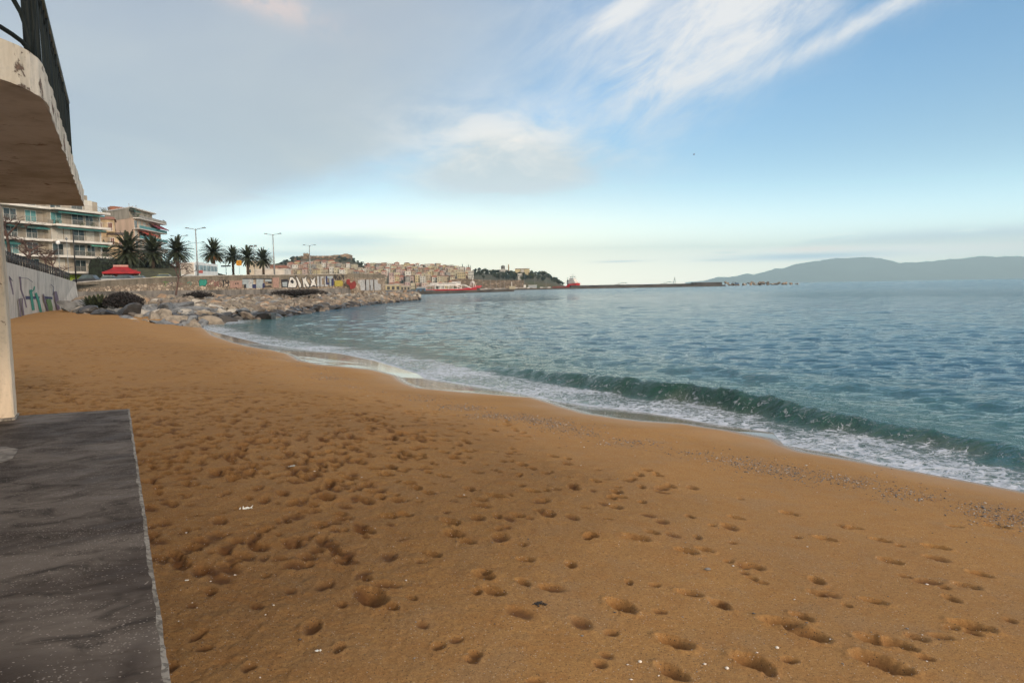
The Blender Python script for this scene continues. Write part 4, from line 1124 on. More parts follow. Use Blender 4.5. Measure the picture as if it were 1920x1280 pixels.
for i, (ap, x_, y_, z_, sz, k_, t) in enumerate(items):
    me = ROCKS[k_][RK.randrange(5)]
    rot = (RK.uniform(-0.35, 0.35), RK.uniform(-0.35, 0.35), RK.uniform(0, 6.28))
    scl = (sz * RK.uniform(0.9, 1.25), sz * RK.uniform(0.8, 1.05), sz * RK.uniform(0.75, 1.1))
    if i < 300:
        o = bpy.data.objects.new('boulder', me); link(o); o.location = (x_, y_, z_); o.rotation_euler = rot; o.scale = scl
        zone = ('low by the sand' if t < 0.25 and y_ < 75 else 'at the water' if t < 0.15 else 'under the concrete ledge' if t > 0.75 else 'midway up the rocks')
        part_ = 'beside the beach' if y_ < 72 else 'past the end of the beach' if y_ < 88 else 'along the sea wall' if y_ < 115 else 'far along the sea wall'
        size_ = 'large' if sz > 1.15 else 'middle-sized' if sz > 0.85 else 'small'
        tag(o, f'{lab[k_]} {zone}, {part_}', 'boulder', f'{lab[k_]}s {zone}, {part_}')
    else:
        M_ = Matrix.LocRotScale(Vector((x_, y_, z_)), Matrix.Identity(3).to_euler().__class__(rot), Vector(scl))
        SB.setdefault(k_, []).append((me, M_))
vs = []; fs = []; mi = []; names = list(M_ROCK)
base = 0
for k_, lst in SB.items():
    for me, M_ in lst:
        n = len(me.vertices); co = np.empty(n * 3, np.float32); me.vertices.foreach_get('co', co); co = co.reshape(-1, 3)
        A = np.array(M_); co = co @ A[:3, :3].T + A[:3, 3]
        f = np.empty(len(me.polygons) * 3, np.int32); me.loops.foreach_get('vertex_index', f)
        vs.append(co); fs.append(f.reshape(-1, 3) + base); mi += [names.index(k_)] * len(me.polygons); base += n
if vs:
    me = bpy.data.meshes.new('rock_rubble'); me.from_pydata(np.concatenate(vs).tolist(), [], np.concatenate(fs).tolist())
    for k_ in names: me.materials.append(M_ROCK[k_])
    me.polygons.foreach_set('material_index', mi); me.update()
    o = link(bpy.data.objects.new('rock_rubble', me)); tag(o, 'mass of tan and grey boulders piled far along the foot of the sea wall', 'rubble', kind='stuff')
# dark gravel bed under the boulders
mb = MB(); nn = 70
lowr = [Vector((p.x, p.y, -0.3)) for p in lower]; 
def resample(pl, n):
    L = [0]
    for i in range(1, len(pl)): L.append(L[-1] + (pl[i] - pl[i - 1]).length)
    out_ = []
    for k in range(n + 1):
        d = L[-1] * k / n; i = min(max(j for j in range(len(L)) if L[j] <= d + 1e-9), len(pl) - 2)
        out_.append(pl[i].lerp(pl[i + 1], (d - L[i]) / (L[i + 1] - L[i])))
    return out_
la_ = resample(lowr, nn); ub_ = resample([Vector((p.x, p.y, 1.8)) for p in upper_], nn)
for i in range(nn): mb.quad(la_[i], la_[i + 1], ub_[i + 1], ub_[i])
o = mb.build('rock_bed', mat('rock_bed_gravel', (0.10, 0.085, 0.07), 0.95, 0.3, 1.5), recalc=False); tag(o, kind='structure')
# ------------------------------------------------------------------ apartment blocks
M_CREAM = mat('cream_render', (0.34, 0.30, 0.24), 0.9, 0.12, 0.5, streak=True)
M_SLABW = mat('white_balcony_edge', (0.62, 0.59, 0.54), 0.85, 0.08, 0.8)
M_UND = mat('shaded_render', (0.30, 0.27, 0.23), 0.9, 0.1, 0.8)
M_GLASS = mat('window_glass', (0.05, 0.07, 0.075), 0.12, 0.3, 0.6)
M_FRAME = mat('white_window_frame', (0.62, 0.62, 0.60), 0.6, 0.05, 1)
M_BLIND = mat('roller_blind', (0.52, 0.49, 0.43), 0.8, 0.06, 1)
M_TEALS = mat('teal_shutter', (0.10, 0.27, 0.28), 0.7, 0.1, 1)
M_AWN = mat('teal_awning', (0.03, 0.13, 0.12), 0.8, 0.1, 1)
M_AWN2 = mat('green_awning', (0.08, 0.24, 0.18), 0.8, 0.1, 1)
M_REDA = mat('red_awning', (0.45, 0.07, 0.04), 0.8, 0.1, 1)
M_MAUVE = mat('maroon_awning', (0.20, 0.03, 0.05), 0.8, 0.1, 1)
M_BARS = mat('grey_railing', (0.32, 0.29, 0.25), 0.6, 0.1, 1)
M_DARKR = mat('dark_roof_edge', (0.09, 0.06, 0.05), 0.8, 0.1, 1)
M_PEACH = mat('peach_render', (0.60, 0.42, 0.30), 0.9, 0.08, 0.35, streak=True)
M_TERRA = mat('brick_red', (0.26, 0.11, 0.07), 0.9, 0.15, 0.8)
M_SHUT = mat('brown_shutter', (0.14, 0.05, 0.035), 0.8, 0.1, 1)
M_OCHRE = mat('old_ochre_render', (0.42, 0.31, 0.19), 0.9, 0.2, 0.5)
M_LIME = mat('lime_shopfront', (0.30, 0.42, 0.05), 0.7, 0.1, 1)
M_POT = mat('potted_plants', (0.04, 0.07, 0.03), 0.9, 0.3, 2)
def window(root, x0, x1, z0, z1, y, kind='glass', panes=2, name='window'):
    """frame with glass set back; y is the wall face, outward is -y"""
    f = MB(); t = 0.07
    f.box(x0, x1, y - 0.05, y + 0.02, z0, z0 + t); f.box(x0, x1, y - 0.05, y + 0.02, z1 - t, z1)
    for i in range(panes + 1):
        xx = x0 + (x1 - x0) * i / panes; xx = min(max(xx, x0 + t / 2), x1 - t / 2)
        f.box(xx - t / 2, xx + t / 2, y - 0.047, y + 0.02, z0 + t, z1 - t)
    w = f.build(name, M_FRAME, root)
    g = MB(); g.box(x0 + t, x1 - t, y - 0.02, y + 0.01, z0 + t, z1 - t)
    g.build('pane' if kind == 'glass' else 'shutter', {'glass': M_GLASS, 'teal': M_TEALS, 'blind': M_BLIND, 'brown': M_SHUT}[kind], w)
    return w
def railing(root, x0, x1, y, z, hgt=0.95, step=0.28, ends=None):
    r_ = MB(); r_.box(x0, x1, y - 0.03, y + 0.03, z + hgt - 0.05, z + hgt); r_.box(x0, x1, y - 0.02, y + 0.02, z + 0.1, z + 0.13)
    n = int((x1 - x0) / step)
    for i in range(n + 1):
        xx = x0 + (x1 - x0) * i / n; r_.box(xx - 0.018, xx + 0.018, y - 0.015, y + 0.015, z + 0.13, z + hgt - 0.05)
    return r_.build('railing', M_BARS, root)
def awning(root, x0, x1, y, z, out_, drop, m_):
    a = MB(); a.add([(x0, y, z), (x1, y, z), (x1, y - out_, z - drop), (x0, y - out_, z - drop), (x1, y - out_, z - drop - 0.25), (x0, y - out_, z - drop - 0.25),
                     (x0, y, z - .03), (x1, y, z - .03), (x1, y - out_ + .03, z - drop - .03), (x0, y - out_ + .03, z - drop - .03)],
                    [(0, 1, 2, 3), (3, 2, 4, 5), (6, 9, 8, 7), (0, 3, 9, 6), (1, 7, 8, 2)])
    return a.build('awning', m_, root, recalc=False)
def block1():
    U = at(-22, 470, 120.3); V = at(189, 470, 142)
    e = Vector((V.x - U.x, V.y - U.y, 0)); L = e.length; ang = math.atan2(e.y, e.x)
    root = empty('apartment_building', (U.x, U.y, 4.5), ang)
    g = 4.5
    fl = [7.35 - g, 10.35 - g, 13.25 - g, 16.2 - g, 19.2 - g, 22.3 - g]
    xj = L * 0.50
    S1, S2 = 0.9, 0.0      # y of the wall faces: left part set back
    body = MB()
    body.box(0, xj, S1, 12, 0, fl[4]); body.box(xj, L - 0.15, S2, 12, 0, fl[5] - 0.9); body.build('wall', M_CREAM, root)
    top = MB(); top.box(xj - 2, L + 0.2, 0.8, 12, fl[5] - 0.9, fl[5] - 0.75); top.build('roof', M_DARKR, root)
    ph = MB(); ph.box(L - 3.0, L - 0.6, 2, 6, fl[5] - 0.75, fl[5] + 0.5); ph.build('stair_tower', M_CREAM, root)
    railing(root, xj, L - 3.2, 1.0, fl[5] - 0.75, 0.9)
    for i, z_ in enumerate(fl[:5]):
        s = MB(); s.box(-0.5, xj - 0.05, S1 - 2.0, S1 - 0.001, z_ - 0.30, z_); s.box(-0.52, xj - 0.03, S1 - 2.04, S1 - 1.9, z_ - 0.36, z_ + 0.06)
        s.build('balcony', M_SLABW, root)
        s = MB(); s.box(xj, L + 0.75, S2 - 2.2, S2 - 0.001, z_ - 0.30, z_); s.box(xj - 0.02, L + 0.78, S2 - 2.24, S2 - 2.1, z_ - 0.36, z_ + 0.06)
        s.build('balcony', M_SLABW, root)
        railing(root, -0.4, xj - 0.2, S1 - 1.95, z_ + 0.06); railing(root, xj + 0.1, L + 0.6, S2 - 2.14, z_ + 0.06)
    for i, z_ in enumerate([0.0] + fl[:5]):
        if i == 0: continue
        za, zb = z_ + 0.05, z_ + 2.35
        k = i
        window(root, L - 6.2, L - 3.6, za, zb, S2, 'glass', 2)
        window(root, L - 3.2, L - 1.4, za + (0.0), zb, S2, 'blind' if k % 2 else 'glass', 2)
        window(root, xj + 0.7, xj + 3.0, za, zb, S2, 'blind' if k in (3, 1) else ('teal' if k == 4 else 'glass'), 2)
        if k in (3,): window(root, xj + 3.4, L - 6.8, za, zb, S2, 'blind', 3)
        if k in (2,): window(root, xj + 3.2, L - 7.0, za, zb, S2, 'blind', 1)
        window(root, xj - 3.6, xj - 1.4, za, zb, S1, 'teal' if k == 4 else 'glass', 2)
        window(root, xj - 7.6, xj - 5.2, za, zb, S1, 'glass' if k != 2 else 'teal', 2)
        window(root, 0.5, 2.6, za, zb, S1, 'teal' if k in (1, 4) else 'blind', 2)
    # pilaster strips at the right end
    p = MB(); p.box(L - 0.2, L + 0.12, S2 - 0.25, S2 + 0.3, 0, fl[4]); p.build('corner_post', M_SLABW, root)
    # soffits carrying rolled and open awnings
    awning(root, xj - 5.0, xj - 0.6, S1 - 0.3, fl[3] - 0.4, 1.9, 0.55, M_AWN)
    awning(root, 0.0, xj - 5.4, S1 - 0.3, fl[3] - 0.4, 1.8, 0.45, M_AWN)
    awning(root, xj + 0.6, L - 0.6, S2 - 0.5, fl[4] - 0.38, 1.7, 0.30, M_AWN)
    awning(root, xj + 0.3, L - 0.4, S2 - 0.7, fl[3] - 0.38, 1.5, 0.20, M_AWN)
    awning(root, L - 4.2, L + 0.2, S2 - 0.9, fl[2] - 0.38, 1.4, 0.28, M_AWN2)
    awning(root, 0, 5.0, S1 - 0.3, fl[2] - 0.4, 1.7, 0.6, M_AWN)
    sh = MB(); sh.box(xj, L, S2 - 0.12, S2 - 0.005, 0.2, fl[0] - 0.6); sh.build('shopfront', M_LIME, root)
    for (x_, zi) in ((xj + 0.6, 3), (L - 0.2, 4), (L - 3, 3), (L - 5.5, 3), (L - 1, 1), (L - 4.6, 1)):
        q = MB(); zz_ = fl[zi] + 0.02
        for _ in range(60):
            c_ = Vector((x_ + random.gauss(0, .35), -1.7 + random.gauss(0, .12), zz_ + 0.35 + abs(random.gauss(0, .25)))); d = Vector((random.gauss(0, 1), random.gauss(0, 1), random.gauss(0, 1))).normalized() * 0.14; u = d.orthogonal()
            q.add([c_ - d, c_ + u, c_ + d], [(0, 1, 2)])
        q.box(x_ - 0.3, x_ + 0.3, -1.85, -1.55, zz_, zz_ + 0.3); q.build('plant_pots', M_POT, root)
    for (x_, zi) in ((xj + 0.25, 4),):
        q = MB(); q.box(x_ - .45, x_ + .45, -0.6, -0.25, fl[3] + 0.1, fl[3] + 0.8); q.build('air_conditioner', M_BARS, root)
    tag(root, 'long cream apartment block with white balcony edges and teal awnings seen under the balcony slab', 'building')
block1()
def block2():
    C0 = at(253, 470, 205); C1 = at(303, 470, 226); C2 = at(199, 470, 216)
    e = Vector((C1.x - C0.x, C1.y - C0.y, 0)); L = e.length; ang = math.atan2(e.y, e.x)
    root = empty('apartment_building', (C0.x, C0.y, 6), ang)
    inv = Matrix.Rotation(-ang, 3, 'Z')
    lc = inv @ Vector((C2.x - C0.x, C2.y - C0.y, 0))
    g = 6; top = at(253, 408, 205).z - g
    far_ = Vector((L, 0, 0)) + lc
    b = MB(); b.prism([(0, 0), (lc.x, lc.y), (far_.x, far_.y), (L, 0)], 0, top); b.build('wall', M_PEACH, root)
    pent = MB(); s = 1.8
    pent.prism([(1.2, 1.4), (lc.x * 0.98 + 0.1, lc.y * 0.98), (far_.x - 1, far_.y), (L - 2.5, 1.4)], top + 0.02, top + 3.0); pent.build('penthouse', M_CREAM, root)
    rf = MB(); rf.prism([(0.2, 0.4), (lc.x - 0.3, lc.y), (far_.x - 0.5, far_.y), (L - 1.6, 0.4)], top + 3.0, top + 3.3); rf.build('roof', M_SLABW, root)
    def Lp(px, py, Y):
        p = at(px, py, Y); q = inv @ Vector((p.x - C0.x, p.y - C0.y, 0)); return q.x, q.y, p.z - g
    tk = MB()
    for i in range(5):
        x_, y_, z_ = Lp(216 + i * 4.4, 386, 215); tk.box(x_ - 0.3, x_ + 0.3, y_, y_ + 1.5, top + 3.3, top + 4.6 - 0.1 * i)
    tk.build('chimney_row', M_TERRA, root)
    x_, y_, z_ = Lp(209, 386, 215); ch = MB(); ch.box(x_ - .4, x_ + .4, y_, y_ + 1, top + 3.3, top + 4.4); ch.build('chimney', M_DARKR, root)
    for px_, h_ in ((255, 1.7), (268, 1.2), (262, 1.0)):
        x_, y_, z_ = Lp(px_, 386, 212); an = MB(); an.tube([(x_, y_ + 2, top + 3.3), (x_, y_ + 2, top + 3.3 + h_)], 0.05, 5); an.tube([(x_ - .5, y_ + 2, top + 3.1 + h_), (x_ + .5, y_ + 2, top + 3.1 + h_)], 0.03, 5); an.build('aerial', M_BARS, root)
    # side wall small windows
    d = Vector((lc.x, lc.y, 0)); dn = d.normalized(); out_ = Vector((dn.y, -dn.x, 0))
    if out_.dot(inv @ Vector((0, -1, 0))) < 0: out_ = -out_
    for t, z_ in ((0.62, top - 4.0), (0.60, top - 7.2), (0.62, top - 10.4)):
        p = d * t; wn = MB(); w = dn * 0.45
        a, b_ = p - w + out_ * 0.03, p + w + out_ * 0.03
        wn.add([a + Vector((0, 0, z_)), b_ + Vector((0, 0, z_)), b_ + Vector((0, 0, z_ + 1.3)), a + Vector((0, 0, z_ + 1.3))], [(0, 1, 2, 3)]); wn.build('window', M_SHUT, root, recalc=False)
    pz = [top, top - 3.0, top - 6.0, top - 9.0]
    for i, z_ in enumerate(pz):
        s = MB(); s.box(0.0, L + 0.9, -1.7, -0.002, z_ - 0.22, z_); s.build('balcony', M_SLABW, root)
        r_ = MB(); r_.box(0.05, L + 0.85, -1.68, -1.62, z_, z_ + 0.85)
        r_.box(L + 0.8, L + 0.86, -1.6, 0, z_, z_ + 0.85); r_.build('parapet', M_TEALS if i in (1, 2) else M_BARS, root)
        if i < 3:
            zb = z_ - 3.0 + 0.05
            for x0_ in (0.6, 3.6, 7.2, 11.0, 15.0):
                if x0_ + 2.2 < L: window(root, x0_, x0_ + 2.0, zb, zb + 2.3, 0, 'glass' if (x0_ + i) % 2 < 1 else 'blind', 2)
    awning(root, L * 0.55, L + 0.5, -0.1, top - 0.6, 2.4, 1.3, M_MAUVE)
    awning(root, 3.2, L * 0.62, -0.1, top - 3.5, 2.3, 1.0, M_REDA)
    awning(root, 0.3, 5.2, 1.3, top + 2.6, 1.6, 0.5, M_AWN)
    for i, x_ in enumerate((1.0, 5, 9, L - 0.5)):
        q = MB()
        for _ in range(50):
            c_ = Vector((x_ + random.gauss(0, .4), -1.3 + random.gauss(0, .15), top + 0.5 + abs(random.gauss(0, .35)))); dd = Vector((random.gauss(0, 1), random.gauss(0, 1), random.gauss(0, 1))).normalized() * 0.2
            q.add([c_ - dd, c_ + dd.orthogonal(), c_ + dd], [(0, 1, 2)])
        q.build('roof_plants', M_POT, root)
    tag(root, 'peach apartment block with plain side wall and red and maroon awnings behind the palms', 'building')
block2()
def old_block():
    a = at(184, 470, 188); root = empty('old_building', (a.x, a.y, 5.5), R(28)); z1 = at(190, 407, 188).z - 5.5; z2 = at(190, 437, 188).z - 5.5
    b = MB(); b.box(-2, 4.2, 0, 8, 0, z1 - 0.5); b.build('wall', M_OCHRE, root)
    b = MB(); b.box(2.5, 6.8, -1.2, 5, 0, z2 - 0.4); b.build('annex_wall', M_OCHRE, root)
    r_ = MB(); r_.add([(-2.4, -0.5, z1 - .5), (4.6, -.5, z1 - .5), (4.6, 8.4, z1 - .5), (-2.4, 8.4, z1 - .5), (-2.0, 4, z1 + .6), (4.0, 4, z1 + .6)], [(0, 1, 5, 4), (1, 2, 5), (2, 3, 4, 5), (3, 0, 4), (0, 3, 2, 1)]); r_.build('roof', M_TERRA, root)
    r_ = MB(); r_.add([(2.2, -1.6, z2 - .4), (7.2, -1.6, z2 - .4), (7.2, 5, z2 - .4), (2.2, 5, z2 - .4), (2.5, 1.5, z2 + .4), (6.8, 1.5, z2 + .4)], [(0, 1, 5, 4), (1, 2, 5), (2, 3, 4, 5), (3, 0, 4), (0, 3, 2, 1)]); r_.build('roof', M_DARKR, root)
    for x_ in (0.2, 2.6): window(root, x_, x_ + 1.1, z1 - 3.6, z1 - 1.3, 0, 'brown', 2)
    for x_ in (3.0, 5.0): window(root, x_, x_ + 1.0, z2 - 3.2, z2 - 1.2, -1.2, 'brown', 2)
    s = MB(); s.box(-0.5, 4.4, -1.1, -0.002, z1 - 3.9, z1 - 3.7); s.build('balcony', M_OCHRE, root); railing(root, -0.4, 4.3, -1.05, z1 - 3.7, 0.9, 0.35)
    tag(root, 'old ochre house with brown shutters between the cream and peach blocks', 'building')
old_block()
# low pale buildings seen between and behind the palms
def low_house(px, py_top, Y, w, dep, colr, lab_, rz=0.2, roofc=None, z0=6.0, grp=None):
    p = at(px, py_top, Y); root = empty('house', (p.x, p.y, z0), rz); h = max(2.5, p.z - z0)
    b = MB(); b.box(-w / 2, w / 2, 0, dep, 0, h - 0.6 if roofc else h); b.build('wall', colr, root)
    if roofc:
        hh = h - 0.6; r_ = MB(); r_.add([(-w / 2 - .4, -.4, hh), (w / 2 + .4, -.4, hh), (w / 2 + .4, dep + .4, hh), (-w / 2 - .4, dep + .4, hh), (-w / 4, dep / 2, h + .8), (w / 4, dep / 2, h + .8)], [(0, 1, 5, 4), (1, 2, 5), (2, 3, 4, 5), (3, 0, 4), (0, 3, 2, 1)]); r_.build('roof', roofc, root)
    else:
        r_ = MB(); r_.box(-w / 2 - .2, w / 2 + .2, -.2, dep + .2, h, h + .25); r_.build('roof', M_SLABW, root)
    n = max(2, int(w / 3))
    for fz in range(int((h - 0.8) // 3.0) or 1):
        for i in range(n):
            x_ = -w / 2 + w * (i + .5) / n; window(root, x_ - .5, x_ + .5, fz * 3 + 0.9, fz * 3 + 2.2, 0, 'glass', 1)
    tag(root, lab_, 'house', grp)
M_PALEW = mat('pale_plaster', (0.55, 0.50, 0.44), 0.9, 0.1, 0.4); M_PINKW = mat('pink_plaster', (0.50, 0.33, 0.26), 0.9, 0.1, 0.4)
low_house(474, 490, 260, 5, 8, mat('beige_arch', (0.50, 0.43, 0.33), 0.9, 0.1, 0.4), 'tall narrow beige building behind the third small palm', 0.1)
low_house(486, 494, 262, 4, 8, M_PALEW, 'narrow pale building behind the rightmost palm', 0.1)
low_house(500, 499, 300, 9, 8, M_PINKW, 'low pink house right of the palms behind the sea wall', 0.1, M_TERRA)
low_house(523, 500, 310, 7, 8, M_PALEW, 'low white house right of the second street lamp behind the sea wall', 0.1, M_TERRA)
low_house(352, 494, 330, 9, 8, M_PALEW, 'pale low house far behind between the third palm and the street lamp', 0.1)
low_house(505, 506, 240, 10, 6, M_PALEW, 'long low pale kiosk building just above the sea wall', 0.1)

# ------------------------------------------------------------------ palms
M_FROND = mat('palm_frond', (0.030, 0.038, 0.018), 0.6, 0.35, 1.2, col2=(0.012, 0.016, 0.010))
M_DEAD = mat('dry_palm_frond', (0.17, 0.085, 0.030), 0.9, 0.3, 1.2)
M_TRUNK = mat('palm_trunk', (0.060, 0.042, 0.030), 0.95, 0.35, 2, 0.8, 9)
def frond(mb, rs, az, e0, L, mi, droop):
    n = 11; p = Vector((0, 0, 0)); d = Vector((math.cos(az) * math.cos(e0), math.sin(az) * math.cos(e0), math.sin(e0)))
    pts = [p.copy()]; dirs = [d.copy()]
    for i in range(n):
        p = p + d * (L / n); pts.append(p.copy())
        d = (d + Vector((0, 0, -droop / n * (0.5 + i / n)))).normalized(); dirs.append(d.copy())
    side = Vector((-math.sin(az), math.cos(az), 0))
    for i in range(n):
        a, b_ = pts[i], pts[i + 1]; w = 0.05 * (1 - i / n) + 0.012
        mb.add([a - side * w, b_ - side * w, b_ + side * w, a + side * w], [(0, 1, 2, 3)], mi)
        for k in range(3):
            q = a.lerp(b_, k / 3); ll = 0.52 * math.sin(math.pi * min(1, (i + k / 3 + 1.2) / (n + 1.6))) ** 0.6 * L / 3.2
            for s in (-1, 1):
                tip = q + (side * s * 0.75 + dirs[i] * 0.75 + Vector((0, 0, -0.22 + rs.uniform(-.15, .1)))).normalized() * ll
                u = dirs[i] * 0.085
                mb.add([q - u, q + u, tip], [(0, 1, 2)], mi)
def palm(px, py, rpx, Y, seed, label, dead=False, zb=5.2, dense=105):
    rs = random.Random(seed); c = at(px, py, Y); Rm = rpx / 1300 * Y * 1.12
    root = empty('palm_tree', (c.x, c.y, zb)); hz = c.z - zb
    t = MB(); n = 14; prof = []
    for i in range(n + 1):
        u = i / n; r_ = 0.42 - 0.08 * u + (0.12 if u < .08 else 0) + (0.28 * max(0, (u - .80) / .2)) + rs.uniform(-.025, .025); prof.append((r_, u * (hz - 0.25)))
    t.lathe(prof, 10); t.build('trunk', M_TRUNK, root)
    m = MB()
    for i in range(dense):
        u = (i + .5) / dense; e0 = R(86) - u ** 0.85 * R(128); frond(m, rs, i * 2.39996 + rs.uniform(-.2, .2), e0 + rs.uniform(-.1, .1), Rm * rs.uniform(.92, 1.12), 0, 1.25 - 0.55 * u + rs.uniform(-.15, .15))
    o = m.build('crown', M_FROND, root, recalc=False); o.location = (0, 0, hz - 0.35)
    if dead:
        m = MB()
        for i in range(22): frond(m, rs, i * 2.39996, R(-32) + rs.uniform(-.15, .15), Rm * .8, 0, 0.9)
        o = m.build('dry_fronds', M_DEAD, root, recalc=False); o.location = (0, 0, hz - 0.55)
    tag(root, label, 'palm tree', 'date palms along the promenade')
palm(240, 468, 35, 119, 1, 'largest date palm, nearest the cream apartment block, rising behind the red canopy')
palm(286, 469, 29, 140, 2, 'date palm in front of the peach block above the clipped hedge', zb=5.2)
palm(332, 469, 27, 150, 3, 'round crowned date palm just right of the hedge beside the bus')
palm(400, 471, 24, 172, 4, 'date palm behind the bus with orange dry fronds', dead=True)
palm(436, 479, 18.5, 220, 5, 'thin date palm left of the yellow sign')
palm(464, 480, 20, 205, 6, 'date palm immediately right of the yellow sign')
palm(493, 484, 19.5, 212, 7, 'rightmost date palm next to a tall street lamp')
palm(198, 472, 22, 165, 8, 'date palm half hidden behind the end of the cream apartment block', dense=50)

# ------------------------------------------------------------------ hedge, bank, bushes
def leaves(mb, rs, fn, n, size, mi=0):
    for _ in range(n):
        c_ = fn(); d = Vector((rs.gauss(0, 1), rs.gauss(0, 1), rs.gauss(0, 1))).normalized() * size * rs.uniform(.6, 1.3); u = d.orthogonal().normalized() * size * rs.uniform(.4, .8)
        mb.add([c_ - d, c_ + u, c_ + d, c_ - u], [(0, 1, 2, 3)], mi)
M_HEDGE = mat('hedge_leaf', (0.014, 0.022, 0.012), 0.8, 0.5, 1.5)
M_GRASSB = mat('grass_bank', (0.055, 0.055, 0.020), 0.95, 0.3, 0.8)
def hedge():
    a = at(178, 497, 132); b_ = at(322, 497, 150); root = empty('hedge', (a.x, a.y, 6.0), math.atan2(b_.y - a.y, b_.x - a.x)); L = math.hypot(b_.x - a.x, b_.y - a.y); z1 = at(250, 486, 138).z - 6.0
    rs = random.Random(9); m = MB()
    sec = []
    nx, ny = 40, 9
    vs = []
    for i in range(nx + 1):
        for j in range(ny + 1):
            th = math.pi * j / ny; w = 1.7 + 0.25 * rs.uniform(-1, 1); hgt = z1 * (0.94 + 0.12 * float(fbm(np.array([i * .3]), np.array([1.0]), 4)[0]))  * (1 if i < nx - 4 else 0.75 + 0.06 * (nx - i))
            vs.append((L * i / nx, -math.cos(th) * w, abs(math.sin(th)) ** 0.4 * hgt if 0 < j < ny else 0))
    fs = [(i * (ny + 1) + j, (i + 1) * (ny + 1) + j, (i + 1) * (ny + 1) + j + 1, i * (ny + 1) + j + 1) for i in range(nx) for j in range(ny)]
    m.add(vs, fs)
    m.add(vs[:ny + 1], [tuple(range(ny + 1))]); m.add(vs[-(ny + 1):], [tuple(range(ny + 1))])
    def f():
        t = rs.random(); th = math.pi * rs.random(); return Vector((L * t, -math.cos(th) * 1.8, abs(math.sin(th)) ** .4 * z1 * rs.uniform(.9, 1.08)))
    leaves(m, rs, f, 2600, 0.20)
    m.build('foliage', M_HEDGE, root, recalc=False)
    tag(root, 'long dark clipped hedge below the palms behind the red canopy', 'hedge')
hedge()
def bank():
    root = None; m = MB(); cols = [(215, 516, 112), (260, 513, 116), (310, 512, 122), (365, 511, 132)]
    tops = [(215, 505, 128), (260, 502.5, 136), (310, 502.5, 143), (372, 503.5, 156)]
    lo = [at(*c) for c in cols]; hi = [at(*c) for c in tops]
    for p in lo: p.z -= 1.0
    for i in range(3): m.quad(lo[i], lo[i + 1], hi[i + 1], hi[i]); m.quad(hi[i], hi[i + 1], hi[i + 1] + Vector((-12, 45, -0.5)), hi[i] + Vector((-12, 45, -0.5)))
    o = m.build('grass_bank', M_GRASSB, recalc=False); tag(o, kind='structure')
bank()
M_BUSH = mat('dark_twigs', (0.016, 0.012, 0.012), 0.9, 0.3, 2); M_BUSHG = mat('rough_green_leaf', (0.045, 0.058, 0.028), 0.8, 0.35, 2)
def twig_bush(px, py, Y, w, h, n, m_, label, z0=None, seed=0):
    rs = random.Random(seed); c = at(px, py, Y); root = empty('bush', (c.x, c.y, c.z if z0 is None else z0)); m = MB()
    for i in range(n):
        a = rs.uniform(0, 6.28); r_ = rs.random() ** .6; tip = Vector((math.cos(a) * r_ * w, math.sin(a) * r_ * w * .6, h * (1.05 - 0.5 * r_ * r_) * rs.uniform(.7, 1)))
        b0 = Vector((tip.x * .3, tip.y * .3, 0)); midp = b0.lerp(tip, .5) + Vector((0, 0, h * .1))
        m.tube([b0, midp, tip], [0.05, .035, .012], 4, cap=False)
    for i in range(n * 5):
        a = rs.uniform(0, 6.28); r_ = rs.random() ** .5; p = Vector((math.cos(a) * r_ * w, math.sin(a) * r_ * w * .6, h * (1 - .5 * r_ * r_) * rs.uniform(.2, 1)))
        d = Vector((rs.gauss(0, 1), rs.gauss(0, 1), rs.gauss(0, 1))).normalized() * .16; m.add([p - d, p + d.orthogonal() * .5, p + d], [(0, 1, 2)])
    m.build('branches', m_, root, recalc=False); tag(root, label, 'bush', None); return root
twig_bush(232, 577, 73, 2.1, 1.7, 380, M_BUSH, 'wide dark leafless bush growing between the boulders below the sea wall', seed=1)
twig_bush(372, 558, 107, 2.4, 1.0, 120, M_BUSH, 'low dark weed at the foot of the sea wall under the black tag letters', seed=2)
twig_bush(560, 553.5, 127, 5.5, 1.2, 260, M_BUSH, 'long dark weed patch under the big white letters', seed=3)
def spiky(px, py, Y, seed, label):
    rs = random.Random(seed); c = at(px, py, Y); root = empty('spiky_shrub', tuple(c)); m = MB()
    for i in range(46): frond(m, rs, i * 2.4, R(80) - R(75) * i / 46, 1.5, 0, 0.5)
    m.build('leaves', M_BUSHG, root, recalc=False); tag(root, label, 'shrub')
spiky(188, 577, 73, 4, 'green spiky leaved shrub between the boulders near the end of the plastered wall')
spiky(172, 580, 73, 5, 'smaller yellowish spiky shrub at the corner of the two walls')
def pole(px, ytop, ybot, Y, rad, name, label, m_, cat='pole', extra=None):
    t = at(px[0], ytop, Y); b_ = at(px[1], ybot, Y); root = empty(name, (b_.x, b_.y, min(b_.z, 5.0))); m = MB(); H_ = t.z - root.location.z
    m.tube([(0, 0, 0), (0, 0, H_ * .5), (0, 0, H_)], [rad, rad * .85, rad * .6], 8); m.build('pole', m_, root); tag(root, label, cat)
    return root, H_
M_GALV = mat('galvanised_steel', (0.30, 0.32, 0.33), 0.55, 0.1, 2, metal=0.3)
M_LAMP = mat('lamp_head_grey', (0.16, 0.17, 0.18), 0.5, 0.1, 2)
